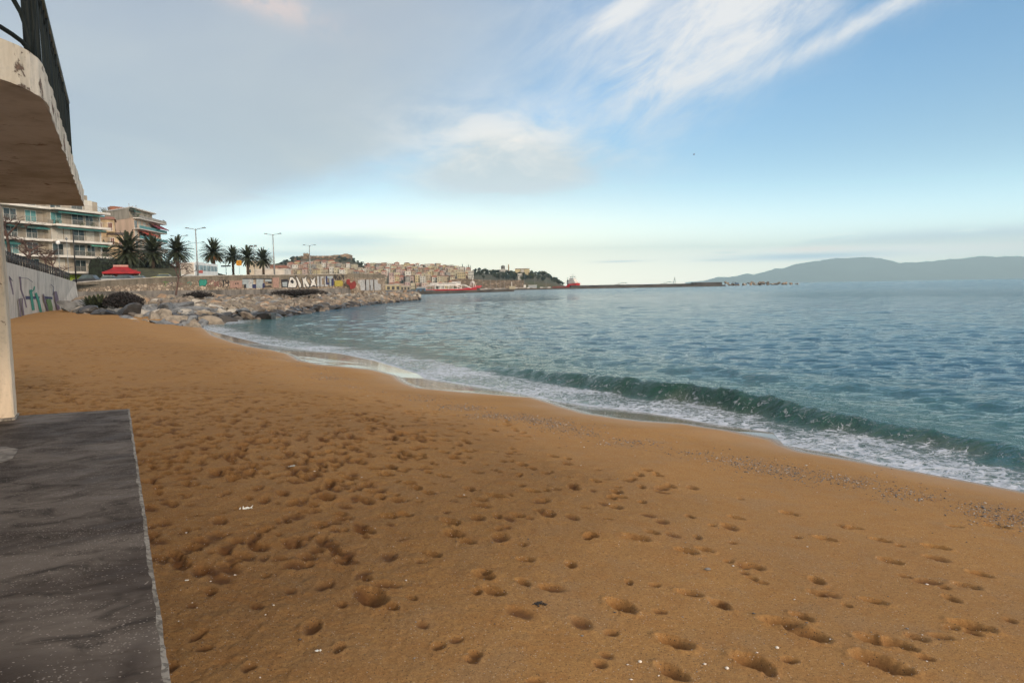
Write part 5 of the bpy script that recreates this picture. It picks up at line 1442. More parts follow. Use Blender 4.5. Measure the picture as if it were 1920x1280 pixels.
def street_lamp(px, ytop, Y, half, label, base=5.4, rz=0.0):
    t = at(px, ytop, Y); root = empty('street_lamp', (t.x, t.y, base), rz); H_ = t.z - base
    m = MB(); m.tube([(0, 0, 0), (0, 0, H_ * .5), (0, 0, H_)], [0.17, 0.13, 0.09], 8); m.build('pole', M_GALV, root)
    for s in (-1, 1):
        a = MB(); a.tube([(0, 0, H_ - .25), (s * half * .25, 0, H_ - .02), (s * half * .7, 0, H_ + .08), (s * half * .8, 0, H_ + .1)], 0.05, 6); ar_ = a.build('arm', M_GALV, root)
        h = MB(); h.add([(s * half * .72, -.13, H_ + .05), (s * half * 1.12, -.17, H_ + .10), (s * half * 1.12, .17, H_ + .10), (s * half * .72, .13, H_ + .05),
                         (s * half * .74, -.08, H_ + .2), (s * half * 1.05, -.1, H_ + .28), (s * half * 1.05, .1, H_ + .28), (s * half * .74, .08, H_ + .2)],
                        [(0, 3, 2, 1), (4, 5, 6, 7), (0, 1, 5, 4), (1, 2, 6, 5), (2, 3, 7, 6), (3, 0, 4, 7)]); h.build('lamp_head', M_LAMP, root)
    tag(root, label, 'street lamp', 'double armed street lamps along the road')
street_lamp(366.5, 429, 119, 1.55, 'tall double armed street lamp standing behind the bus')
street_lamp(511.5, 439.5, 140, 1.55, 'double armed street lamp right beside the rightmost palm')
street_lamp(580, 460, 188, 1.6, 'double armed street lamp in front of the old castle hill')
street_lamp(336, 443, 150, 1.7, 'double armed street lamp rising behind the palm left of the bus')
street_lamp(368, 455, 180, 1.9, 'lower double armed street lamp seen behind the tallest one')
r_, H_ = pole((478, 478), 462, 510, 215, 0.10, 'floodlight_pole', 'slim pole with two floodlights behind the rightmost palms', M_GALV, 'lamp')
m = MB(); m.box(-.9, -.25, -.2, .2, H_ - .2, H_ + .35); m.box(.1, .9, -.2, .2, H_ - .1, H_ + .45); m.build('floodlight', M_LAMP, r_)
pole((136.5, 143), 430, 530, 92, 0.10, 'flagpole', 'black slim pole where the two promenade walls meet', M_BLK)
r_, H_ = pole((125, 129.5), 449, 520, 104, 0.055, 'lamp_post', 'thin grey lamp post left of the black pole', M_GALV, 'lamp')
m = MB(); m.lathe([(0.02, 0), (.16, .1), (.16, .3), (.02, .42)], 8, (0, 0, H_ - .1)); m.build('lamp_head', M_LAMP, r_)
r_, H_ = pole((110, 113), 456, 520, 96, 0.05, 'lamp_post', 'short lamp post with a white globe among the bare trees', M_GALV, 'lamp')
m = MB(); m.lathe([(0.02, 0), (.24, .12), (.27, .3), (.2, .48), (.02, .55)], 10, (0, 0, H_ - .2)); m.build('lamp_head', mat('white_globe', (0.7, 0.7, 0.68), 0.4, 0.02, 2), r_)
pole((424, 424), 472, 510, 160, 0.07, 'sign_post', 'small post with a flat dark sign right of the bus', M_BLK, 'sign')
o_ = [o for o in bpy.data.objects if o.name == 'sign_post'][0]; hh = at(424, 500, 160).z - o_.location.z
m = MB(); m.box(-1.1, 1.1, -.05, .05, hh, hh + .3); m.build('sign_board', M_BLK, o_)
# yellow sign
t = at(448.5, 493, 168); r_ = empty('yellow_sign', (t.x, t.y, 5.6)); hh = t.z - 5.6
m = MB(); m.box(-.55, .55, -.06, .06, hh - .6, hh + .6); m.box(-.72, -.56, -.05, .05, hh - .5, hh + .2); m.build('sign_board', mat('orange_yellow_sign', (0.60, 0.28, 0.015), 0.6, 0.1, 3), r_)
m = MB(); m.box(-.32, .34, -.075, -.062, hh + .2, hh + .34); m.box(-.32, .18, -.075, -.062, hh - .05, hh + .07); m.box(-.32, .30, -.075, -.062, hh - .34, hh - .22); m.build('sign_marks', mat('sign_brown', (0.22, 0.08, 0.02), 0.7, 0.1, 3), r_)
m = MB(); m.tube([(0, .08, 0), (0, .08, hh + .4)], 0.05, 8); m.build('post', M_GALV, r_); tag(r_, 'square orange yellow sign on a post between two palms', 'sign')

# ------------------------------------------------------------------ bare trees in front of the cream block
M_BARK = mat('bare_bark', (0.10, 0.060, 0.050), 0.95, 0.3, 2)
def bare_tree(px, ybase, Y, H_, seed, label, spread=1.0):
    rs = random.Random(seed); b_ = at(px, ybase, Y); root = empty('bare_tree', (b_.x, b_.y, b_.z)); tr = MB(); br_ = MB()
    def grow(p, d, L, r_, lev):
        n = 4; pts = [p.copy()]; q = p.copy(); dd = d.copy()
        for i in range(n):
            dd = (dd + Vector((rs.gauss(0, .16), rs.gauss(0, .16), rs.gauss(0, .10) + (.02 if lev else .0)))).normalized(); q = q + dd * L / n; pts.append(q.copy())
        (tr if lev == 0 else br_).tube(pts, [r_ * (1 - .45 * i / n) for i in range(n + 1)], 5 if lev < 2 else 3, cap=False)
        if lev >= 4: return
        for k in range([4, 4, 4, 3][lev]):
            t = rs.uniform(.45, 1) if lev else rs.uniform(.8, 1); i = min(int(t * n), n - 1); s = pts[i].lerp(pts[i + 1], t * n - i)
            a = rs.uniform(0, 6.28); out_ = Vector((math.cos(a), math.sin(a), rs.uniform(-.15, .35) + (.3 if lev == 0 else 0))).normalized()
            nd = (dd * .45 + out_ * spread).normalized(); grow(s, nd, L * rs.uniform(.5, .75), r_ * .5, lev + 1)
    grow(Vector((0, 0, 0)), Vector((rs.uniform(-.1, .1), 0, 1)), H_ * .5, 0.17, 0)
    tr.build('trunk', M_BARK, root, recalc=False); br_.build('branches', M_BARK, root, recalc=False)
    tag(root, label, 'tree', 'leafless trees in front of the cream block')
bare_tree(20, 492, 62, 6.0, 1, 'tallest leafless tree, nearest the pillar in front of the cream block')
bare_tree(50, 503, 78, 4.4, 2, 'leafless tree with a bent trunk, second from the pillar')
bare_tree(66, 508, 84, 4.0, 3, 'leafless tree, third from the pillar behind the fence')
bare_tree(86, 512, 88, 4.2, 4, 'wide leafless tree behind the middle of the fence', 1.2)
bare_tree(108, 520, 94, 4.2, 5, 'leafless tree with drooping twigs behind the low end of the fence', 1.2)
bare_tree(118, 525, 99, 2.6, 6, 'small reddish leafless tree beside the shopfront', 1.3)
bare_tree(330, 553, 106, 5.5, 7, 'thin leafless sapling growing against the sea wall', .5)

# ------------------------------------------------------------------ vehicles and canopy on the promenade
M_TYRE = mat('tyre', (0.02, 0.02, 0.02), 0.9, 0.1, 3)
def car(px, ytop, Y, col, label, rz=0.2, hgt=1.5, L=4.2):
    t = at(px, ytop, Y); root = empty('parked_car', (t.x, t.y, t.z - hgt), rz); W = 0.86; h = hgt
    pm = mat('car_paint', col, 0.25, 0.03, 2)
    prof = [(-L / 2, .35), (-L / 2 + .02, .68), (-L / 2 + .15, .86), (-L * .22, .95), (L * .47, .95), (L / 2, .80), (L / 2, .35)]
    m = MB(); m.xprism(prof, -W, W); m.build('body', pm, root, bevel=0.05)
    cab = [(-L * .24, .94), (-L * .10, h - .06), (-L * .02, h), (L * .24, h), (L * .34, h - .08), (L * .44, .94)]
    m = MB(); n = len(cab); vs = [(a, -W * (.97 if z_ < 1 else .78), z_) for a, z_ in cab] + [(a, W * (.97 if z_ < 1 else .78), z_) for a, z_ in cab]
    m.add(vs, [tuple(range(n)), tuple(range(n, 2 * n))[::-1]] + [(i, n + i, n + (i + 1) % n, (i + 1) % n) for i in range(n)]); m.build('windows', M_GLASS, root)
    m = MB(); m.box(-L * .08, L * .30, -W * .77, W * .77, h - .03, h + .02); m.build('roof', pm, root, bevel=0.015)
    for x_ in (-L * .30, L * .30):
        for s in (-1, 1):
            m = MB(); m.tube([(x_, s * (W - .2), .32), (x_, s * (W + .01), .32)], .32, 14); m.build('wheel', M_TYRE, root)
    for s in (-1, 1):
        m = MB(); m.box(-L / 2 - .015, -L / 2 + .05, s * .62 - .16, s * .62 + .16, .62, .76); m.build('headlight', M_FRAME, root)
    tag(root, label, 'car', 'cars parked behind the sea wall')
car(162, 515.2, 100, (0.02, 0.022, 0.025), 'black car parked under the cream block next to the black pole', 0.15, 1.5, 3.2)
car(199, 517.0, 103, (0.42, 0.44, 0.45), 'silver car parked between the black car and the red canopy', 0.25, 1.4, 3.0)
car(229, 516.2, 104, (0.16, 0.18, 0.24), 'grey blue car parked in front of the red canopy', 0.1, 1.4, 3.6)
car(303, 514.0, 117, (0.45, 0.46, 0.12), 'yellow green car parked below the grass bank', 0.2, 1.35, 3.4)
car(256, 517.3, 107, (0.30, 0.30, 0.30), 'grey car nearly hidden behind the sea wall right of the canopy', 0.2, 1.35, 2.8)
def tent():
    c = at(226, 497, 116); root = empty('canopy', (c.x, c.y, 5.2), 0.53); W = 2.75; hb = at(228, 510.5, 116).z - 5.2; ht = at(228, 500.5, 116).z - 5.2; h0 = at(228, 497, 116).z - 5.2
    M_RED = mat('red_canvas', (0.28, 0.010, 0.015), 0.8, 0.12, 1.0)
    m = MB(); n = 8
    rows = []
    for k in range(n + 1):
        u = k / n; s = W * (1 - u) ** 1.0 * 1.0 + 1.05 * u; s = 1.05 + (W - 1.05) * (1 - u) ** 1.6; rows.append((s, hb + (ht - hb) * u))
    for i in range(n):
        (s0, z0), (s1, z1) = rows[i], rows[i + 1]
        a = [(-s0, -s0, z0), (s0, -s0, z0), (s0, s0, z0), (-s0, s0, z0)]; b_ = [(-s1, -s1, z1), (s1, -s1, z1), (s1, s1, z1), (-s1, s1, z1)]
        for j in range(4): m.quad(a[j], a[(j + 1) % 4], b_[(j + 1) % 4], b_[j])
    a = [(-W, -W), (W, -W), (W, W), (-W, W)]
    for j in range(4): p, q = a[j], a[(j + 1) % 4]; m.quad((*p, hb - .28), (*q, hb - .28), (*q, hb), (*p, hb))
    m.build('canvas_roof', M_RED, root, recalc=False)
    m = MB(); m.box(-1.1, 1.1, -1.1, 1.1, ht, h0); m.build('top_vent', mat('faded_canvas', (0.42, 0.22, 0.19), 0.8, 0.1, 2), root)
    for x_ in (-1, 1):
        for y_ in (-1, 1):
            m = MB(); m.tube([(x_ * (W - .15), y_ * (W - .15), 0), (x_ * (W - .15), y_ * (W - .15), hb)], .05, 6); m.build('pole', M_BARS, root)
    m = MB(); m.box(-1.6, 2.4, .5, 1.0, 0, 1.8); m.build('counter', M_SHUT, root)
    tag(root, 'red canvas canopy with a pale top vent standing in front of the dark hedge', 'canopy')
tent()
def bus():
    p = at(364.5, 500, 126); q = at(414, 500, 138.5); ang = math.atan2(q.y - p.y, q.x - p.x); L = 11.0
    root = empty('bus', (p.x, p.y, 5.6), ang); zt = at(364.5, 499.5, 126).z - 5.6; zt = max(zt, 2.8)
    W = 2.5; wht = mat('bus_white', (0.60, 0.62, 0.62), 0.4, 0.04, 1)
    m = MB(); m.box(0, L, 0, W, 0.35, zt); m.build('body', wht, root, bevel=0.12)
    m = MB(); m.box(.35, L - .3, -.012, .02, zt - 1.45, zt - .45); m.build('side_windows', mat('bus_glass', (0.16, 0.24, 0.27), 0.15, 0.3, 0.5), root)
    for i in range(7):
        m = MB(); x_ = 0.35 + (L - .65) * i / 6; m.box(x_ - .05, x_ + .05, -.03, .0, zt - 1.5, zt - .4); m.build('window_bar', wht, root)
    m = MB(); m.box(1.0, 3.6, -.02, .0, zt - 1.9, zt - 1.35); m.build('red_panel', mat('bus_red', (0.48, 0.10, 0.07), 0.5, 0.1, 2), root)
    # rear advert: pale panel with dark curling marks
    m = MB(); m.box(-.02, .01, .12, W - .12, .7, zt - .1); m.build('rear_poster', mat('poster', (0.50, 0.44, 0.38), 0.6, 0.1, 2), root)
    for k, (y0, y1, z0, z1) in enumerate(((.3, 1.9, zt - .55, zt - .38), (.5, 1.3, zt - .95, zt - .78), (1.2, 2.2, zt - 1.25, zt - 1.1), (.3, 1.5, zt - 1.75, zt - 1.5))):
        m = MB(); m.tube([(-.03, y0, z0), (-.03, (y0 + y1) / 2, z1 + .12), (-.03, y1, z0)], .06, 6); m.build('poster_mark', M_BLK, root)
    for x_ in (2.2, 8.6):
        for y_ in (.1, W - .35):
            m = MB(); m.tube([(x_, y_, .48), (x_, y_ + .25, .48)], .48, 14); m.build('wheel', M_TYRE, root)
    m = MB(); m.box(3.0, 5.5, .5, 2.0, zt, zt + .22); m.build('roof_unit', wht, root, bevel=.05)
    tag(root, 'white bus with printed rear poster on the road behind the sea wall', 'bus')
bus()
# ------------------------------------------------------------------ the old town on its hill
SKY = [(480, 500), (520, 494), (545, 489), (570, 485.5), (600, 484.5), (660, 487), (672, 492), (690, 501), (705, 503), (730, 501), (760, 502), (800, 503), (850, 504), (880, 508), (905, 511), (940, 513), (975, 514), (1000, 514), (1016, 515), (1030, 519), (1042, 526), (1052, 533), (1060, 536.5), (1075, 539)]
def hory(px): return 538 - 0.0168 * (px - 960)
def ridge(px): return float(np.interp(px, [a for a, _ in SKY], [b_ for _, b_ in SKY]))
def base_d(px): return float(np.interp(px, [480, 780, 960, 1075], [860, 860, 900, 960]))
DEPTH = 200.0
def hill_pt(px, t):
    """t 0 at the shore .. 1 on the ridge"""
    Y = base_d(px) + DEPTH * t
    zr = at(px, ridge(px), base_d(px) + DEPTH).z
    z_ = 1.8 + (zr - 1.8) * (t ** 0.85)
    if px > 885: z_ = 1.8 + (zr - 1.8) * (0.30 * min(1, t / .05) + 0.70 * t ** 0.9)
    p = at(px, 540, Y); return Vector((p.x, p.y, z_))
pxs = np.arange(470, 1078, 3.0); ts = np.concatenate([np.linspace(0, 1, 26), [1.15, 1.4, 2.0]])
co = []
for px in pxs:
    for t in ts:
        if t <= 1: p = hill_pt(px, t)
        else:
            p = hill_pt(px, 1); p = at(px, 540, base_d(px) + DEPTH * t).xy.to_3d() + Vector((0, 0, p.z * (1 - (t - 1) * .9)))
        p = p + Vector((0, 0, 1.6 * (float(fbm(np.array([p.x * .05]), np.array([p.y * .05]), 8)[0]) - .5) * (1 if 0 < t else 0)))
        co.append(p)
ny_ = len(ts); fs = [(i * ny_ + j, (i + 1) * ny_ + j, (i + 1) * ny_ + j + 1, i * ny_ + j + 1) for i in range(len(pxs) - 1) for j in range(ny_ - 1)]
mb = MB(); mb.add(co, fs, 0, True)
ends = [Vector((p.x, p.y, -2)) for p in [co[i * ny_] for i in range(len(pxs))]]
b0 = len(mb.v); mb.v += [tuple(e_) for e_ in ends]
for i in range(len(pxs) - 1): mb.f.append((b0 + i, b0 + i + 1, (i + 1) * ny_, i * ny_)); mb.mi.append(0); mb.sm.append(False)
hill = mb.build('hill', mat('hill_scrub', (0.035, 0.042, 0.022), 0.95, 0.3, 0.05, col2=(0.085, 0.070, 0.045)), recalc=False); tag(hill, kind='structure')
WALLC = {'cream': (0.62, 0.52, 0.36), 'white': (0.72, 0.66, 0.58), 'pink': (0.60, 0.43, 0.36), 'yellow': (0.62, 0.49, 0.28), 'salmon': (0.52, 0.32, 0.23), 'beige': (0.50, 0.40, 0.29), 'grey': (0.34, 0.31, 0.28), 'rose': (0.50, 0.33, 0.30)}
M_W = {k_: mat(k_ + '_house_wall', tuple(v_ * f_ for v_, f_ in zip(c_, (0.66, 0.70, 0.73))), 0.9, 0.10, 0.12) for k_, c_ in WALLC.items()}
M_RF = {'red': mat('red_tiles', (0.30, 0.10, 0.055), 0.9, 0.2, 0.2), 'brown': mat('brown_tiles', (0.19, 0.105, 0.07), 0.9, 0.2, 0.2), 'flat': mat('flat_roof', (0.40, 0.36, 0.31), 0.9, 0.1, 0.2)}
M_DWIN = mat('dark_window', (0.045, 0.040, 0.040), 0.35, 0.2, 0.5)
def town_house(px, t, w, dep, h, wc, rf, rs, rz, label, grp):
    p = hill_pt(px, t); root = empty('town_house', (p.x, p.y, p.z - 1.0), rz)
    b = MB(); b.box(-w / 2, w / 2, -dep / 2, dep / 2, -1.5, h + 1); b.build('wall', M_W[wc], root)
    z1 = h + 1; o_ = .5
    r_ = MB()
    if rf == 'flat': r_.box(-w / 2 - .3, w / 2 + .3, -dep / 2 - .3, dep / 2 + .3, z1, z1 + .5)
    else:
        rh = rs.uniform(1.3, 2.0); r_.add([(-w / 2 - o_, -dep / 2 - o_, z1), (w / 2 + o_, -dep / 2 - o_, z1), (w / 2 + o_, dep / 2 + o_, z1), (-w / 2 - o_, dep / 2 + o_, z1), (-w * .22, 0, z1 + rh), (w * .22, 0, z1 + rh)], [(0, 1, 5, 4), (1, 2, 5), (2, 3, 4, 5), (3, 0, 4), (0, 3, 2, 1)])
    r_.build('roof', M_RF[rf], root)
    nf = max(1, int(h // 3)); nc = max(2, int(w / 2.7))
    for f in range(nf):
        for c_ in range(nc):
            if rs.random() < .12: continue
            x_ = -w / 2 + w * (c_ + .5) / nc; z_ = 1 + f * h / nf + .9
            m = MB(); ww = .55; m.box(x_ - ww, x_ + ww, -dep / 2 - .06, -dep / 2 + .05, z_, z_ + 1.5)
            m.build('window', M_DWIN, root)
    tag(root, label, 'house', grp)
ORD = ['first', 'second', 'third', 'fourth', 'fifth', 'sixth', 'seventh', 'eighth', 'ninth', 'tenth', 'eleventh', 'twelfth', 'thirteenth', 'fourteenth', 'fifteenth', 'sixteenth', 'seventeenth', 'eighteenth', 'nineteenth', 'twentieth', 'twenty-first', 'twenty-second', 'twenty-third', 'twenty-fourth']
rs = random.Random(4)
rows = [  # name, t, px from, px to, spacing px, heights
 ('lowest row along the harbour', 0.03, 724, 846, 9.5, (5, 8)),
 ('second row up from the harbour', 0.17, 722, 884, 10.2, (7, 11)),
 ('third row up from the harbour', 0.36, 722, 880, 10.0, (8, 11)),
 ('fourth row up from the harbour', 0.56, 705, 876, 9.8, (7, 10)),
 ('fifth row up from the harbour', 0.76, 690, 870, 9.4, (6, 9)),
 ('skyline row of the old town', 0.97, 692, 886, 9.8, (4.5, 8)),
 ('row just above the sea wall', 0.40, 524, 716, 9.6, (6, 9)),
 ('middle row below the castle', 0.58, 536, 706, 9.4, (6, 8.5)),
 ('top row under the castle walls', 0.72, 548, 640, 11.5, (4, 6))]
cols_ = ['cream', 'white', 'pink', 'yellow', 'salmon', 'beige', 'cream', 'white', 'rose', 'grey', 'cream', 'beige']
for rn, t, p0, p1, sp, (h0, h1) in rows:
    px = p0; k = 0; prev = None
    while px < p1:
        if 858 < px and 'lowest' in rn: break
        wc = rs.choice(cols_)
        while wc == prev: wc = rs.choice(cols_)
        prev = wc; rf = rs.choice(['red', 'red', 'brown', 'flat', 'flat'])
        h = rs.uniform(h0, h1); w = sp * rs.uniform(.72, 1.12) / 1300 * (base_d(px) + DEPTH * t)
        town_house(px + rs.uniform(-1, 1), min(1, t + rs.uniform(-.03, .03)), w, rs.uniform(8, 11), h, wc, rf, rs, rs.uniform(-.3, .35),
                   f'{wc} {"flat roofed" if rf == "flat" else rf + " roofed"} house, {ORD[k]} from left in the {rn}', f'houses of the {rn}')
        px += sp * rs.uniform(.88, 1.2); k += 1
def special(px, ytop, Y, w, h, dep, colr, label, name='building', roofc='flat', nf=3, nc=4, z0=None, cat='building'):
    p = at(px, ytop, Y); root = empty(name, (p.x, p.y, p.z - h), 0.05)
    b = MB(); b.box(-w / 2, w / 2, 0, dep, -6, h); b.build('wall', colr, root)
    r_ = MB(); r_.box(-w / 2 - .3, w / 2 + .3, -.3, dep + .3, h, h + .4); r_.build('roof', M_RF[roofc], root)
    for f in range(nf):
        for c_ in range(nc):
            x_ = -w / 2 + w * (c_ + .5) / nc; z_ = h * (f + .25) / nf; m = MB(); m.box(x_ - .6, x_ + .6, -.06, .05, z_, z_ + h / nf * .5); m.build('window', M_DWIN, root)
    tag(root, label, cat); return root
special(865, 510.5, 900, 10.5, 10, 9, M_W['yellow'], 'tall yellow building at the right end of the town above the ferry', nf=3, nc=4)
special(883, 508, 905, 7, 11, 9, M_W['white'], 'white three storey building below the two cypresses', nf=3, nc=3)
special(859, 500, 1010, 6, 8, 6, M_W['white'], 'tall white house on the skyline next to the cypresses', nf=2, nc=2)
special(975, 513, 955, 6, 5, 6, M_W['white'], 'small white house under the big stone school on the headland', nf=1, nc=3)
special(757, 521, 905, 3.6, 9, 5, M_W['white'], 'narrow white tower house among dark trees in the harbour front', nf=2, nc=1)
# long stone building on the headland
p = at(979, 504.5, 1060); root = empty('stone_building', (p.x, p.y, p.z - 8), -0.05); m = MB(); w = 27 / 1300 * 1060
m.box(-w / 2, -w * .12, 0, 12, -5, 8); m.box(w * .16, w / 2, 0, 12, -5, 8); m.box(-w * .12, w * .16, 1.2, 11, -5, 8.5); m.build('wall', M_W['yellow'], root)
m = MB(); m.box(-w / 2 - .3, w / 2 + .3, -.4, 12.3, 8.5, 9.1); m.build('roof', M_RF['brown'], root)
for i in range(3):
    m = MB(); x_ = -w * .06 + i * w * .08; m.tube([(x_, -.2, -3), (x_, -.2, 8.3)], .45, 8); m.build('column', M_SLABW, root)
tag(root, 'long yellow stone building with white columns on top of the headland', 'building')
# domed church with a bell tower
p = at(943, 500, 1050); root = empty('church', (p.x, p.y, p.z - 7)); m = MB(); m.box(-4.5, 4.5, 0, 9, -5, 3.5); m.build('wall', M_W['white'], root)
m = MB(); m.lathe([(3.1, 3.5), (3.1, 6.0), (3.3, 6.1), (3.0, 7.6), (2.1, 8.9), (0.9, 9.6), (0.02, 9.8)], 16, (0, 4.5, 0)); m.build('dome', mat('grey_dome', (0.13, 0.13, 0.13), 0.7, 0.1, 1), root)
m = MB(); m.box(7.2, 9.6, 1, 3.6, -5, 9.0); m.add([(7, .8, 9), (9.8, .8, 9), (9.8, 3.8, 9), (7, 3.8, 9), (8.4, 2.3, 11.5)], [(0, 1, 4), (1, 2, 4), (2, 3, 4), (3, 0, 4)]); m.build('bell_tower', M_W['beige'], root)
for x_ in (-3, -.9, 1.2, 3.2):
    m = MB(); m.box(x_ - .5, x_ + .5, -.06, .05, 0, 2.4); m.build('window', M_DWIN, root)
tag(root, 'white church with a dark dome and a bell tower among trees on the headland', 'church')
p = at(683, 492, 1040); root = empty('minaret', (p.x, p.y, 30)); m = MB(); H_ = p.z - 30; m.lathe([(1.2, 0), (1.05, H_ * .55), (1.6, H_ * .58), (1.6, H_ * .64), (0.9, H_ * .65), (.85, H_ * .8), (.02, H_)], 10); m.build('shaft', M_W['grey'], root); tag(root, 'thin dark minaret rising above the roofs right of the castle', 'minaret')
# castle
M_FORT = stone_mat('castle_stone', (0.26, 0.185, 0.125), (0.12, 0.09, 0.065), 0.35)
def castle():
    YF = 1075
    c = at(615, 488, YF); root = empty('castle', (c.x, c.y, 0))
    def P2(px, py, Y=YF): p = at(px, py, Y); return p - Vector((c.x, c.y, 0))
    line = [(545, 489, 483.5, YF + 10), (566, 488, 480.5, YF), (578, 488, 480, YF - 6), (600, 487, 480.5, YF - 12), (620, 487, 480, YF - 12), (628, 487, 478.6, YF - 10), (640, 487, 478.6, YF - 10)]
    m = MB()
    for i in range(len(line) - 1):
        (xa, ya, ta, Ya), (xb, yb, tb, Yb) = line[i], line[i + 1]
        a, b_ = P2(xa, ya, Ya), P2(xb, yb, Yb); at_, bt = P2(xa, ta, Ya), P2(xb, tb, Yb); a.z -= 8; b_.z -= 8; th = Vector((0, 3, 0))
        m.quad(a, b_, bt, at_); m.quad(at_, bt, bt + th, at_ + th); m.quad(a + th, b_ + th, bt + th, at_ + th)
        n = max(1, int((b_ - a).length / 2.4))
        for k in range(n):      # merlons
            q = at_.lerp(bt, (k + .25) / n); q2 = at_.lerp(bt, (k + .75) / n)
            m.add([q, q2, q2 + th * .5, q + th * .5, q + Vector((0, 0, 1.1)), q2 + Vector((0, 0, 1.1)), q2 + th * .5 + Vector((0, 0, 1.1)), q + th * .5 + Vector((0, 0, 1.1))], [(0, 1, 5, 4), (1, 2, 6, 5), (2, 3, 7, 6), (3, 0, 4, 7), (4, 5, 6, 7)])
    m.build('curtain_wall', M_FORT, root, recalc=False)
    m = MB(); a, b_ = P2(569, 488, YF - 4), P2(578, 475.3, YF - 4); m.box(a.x, b_.x, a.y, a.y + 7, a.z - 6, b_.z)
    for k in range(4): m.box(a.x + (b_.x - a.x) * (k + .1) / 4, a.x + (b_.x - a.x) * (k + .6) / 4, a.y, a.y + .9, b_.z, b_.z + 1)
    m.build('tower', M_FORT, root)
    m = MB(); a, b_, d_ = P2(640, 490, YF - 14), P2(658, 478, YF - 8), P2(647, 475.8, YF - 8)
    m.add([(a.x, a.y, a.z - 8), (b_.x, a.y + 4, a.z - 8), (b_.x + 1, a.y + 16, a.z - 8), (a.x, a.y + 16, a.z - 8), (a.x, a.y + .5, b_.z + .3), (b_.x - .5, a.y + 4.5, b_.z), (b_.x, a.y + 16, b_.z), (a.x, a.y + 16, b_.z + .6), (d_.x, a.y + 2.8, d_.z), (d_.x + 4, a.y + 3.8, d_.z), (d_.x + 2, a.y + 14, d_.z)],
          [(0, 1, 5, 9, 8, 4), (1, 2, 6, 5), (2, 3, 7, 10, 6), (3, 0, 4, 7), (4, 8, 10, 7), (8, 9, 10), (9, 5, 6, 10)])
    m.build('bastion', M_FORT, root, recalc=False)
    for k in range(9):
        q = P2(584 + k * 5.5, 488, YF - 13.5); q2 = P2(584 + k * 5.5, 481.2, YF - 13.5); m = MB(); m.box(q.x - .9, q.x + .9, q.y - .8, q.y + 1.5, q.z - 6, q2.z); m.build('buttress', M_FORT, root)
    tag(root, 'old brown stone castle with battlements and square tower on top of the hill', 'castle')
castle()
# harbour side: retaining wall and sheds
def strip_wall(pts, ht, th, m_, name, label, cat):
    o0 = pts[0]; root = empty(name, (o0.x, o0.y, 0)); m = MB()
    for a, b_ in zip(pts[:-1], pts[1:]):
        a, b_ = a - Vector((o0.x, o0.y, 0)), b_ - Vector((o0.x, o0.y, 0)); n_ = inward(a, b_, th); lo = Vector((0, 0, ht))
        m.quad(a - lo, b_ - lo, b_, a); m.quad(a, b_, b_ + n_, a + n_); m.quad(b_ + n_, a + n_, a + n_ - lo, b_ + n_ - lo)
    m.build('wall', m_, root, recalc=False); tag(root, label, cat)
strip_wall([at(a, b_, 885) for a, b_ in ((846, 524), (862, 522.5), (882, 523), (900, 524.5), (925, 525.2), (955, 525), (982, 525.5))], 11, 2, stone_mat('town_wall_stone', (0.21, 0.155, 0.11), (0.09, 0.07, 0.05), 0.5), 'retaining_wall', 'brown stone retaining wall along the harbour under the headland trees', 'wall')
def shed(px, py, Y, w, h, dep, colr, roofm, label, name='harbour_shed', openings=4):
    p = at(px, py, Y); root = empty(name, (p.x, p.y, p.z), 0.05); m = MB(); m.box(-w / 2, w / 2, 0, dep, 0, h); m.build('wall', colr, root)
    m = MB(); m.xprism([(-w / 2 - .4, h), (-w * .3, h + 1.0), (w * .3, h + 1.0), (w / 2 + .4, h)], -.4, dep + .4); m.build('roof', roofm, root)
    for i in range(openings):
        x_ = -w / 2 + w * (i + .5) / openings; m = MB(); m.box(x_ - w / openings * .3, x_ + w / openings * .3, -.06, .05, .3, h * .75); m.build('doorway', M_DWIN, root)
    tag(root, label, 'building')
shed(733, 543.4, 560, 15, 3.6, 8, M_W['yellow'], M_RF['flat'], 'low cream waterfront building with a curved roof behind the end of the sea wall')
shed(757, 543.4, 600, 11, 3.0, 8, M_W['beige'], M_RF['flat'], 'low beige waterfront shed right of the cream waterfront building')
M_BLUE = mat('harbour_blue', (0.05, 0.12, 0.20), 0.6, 0.1, 0.5)
shed(789, 548.5, 430, 5.5, 2.6, 4, M_BLUE, M_GALV, 'small blue harbour kiosk on the quay left of the red ferry', openings=2)
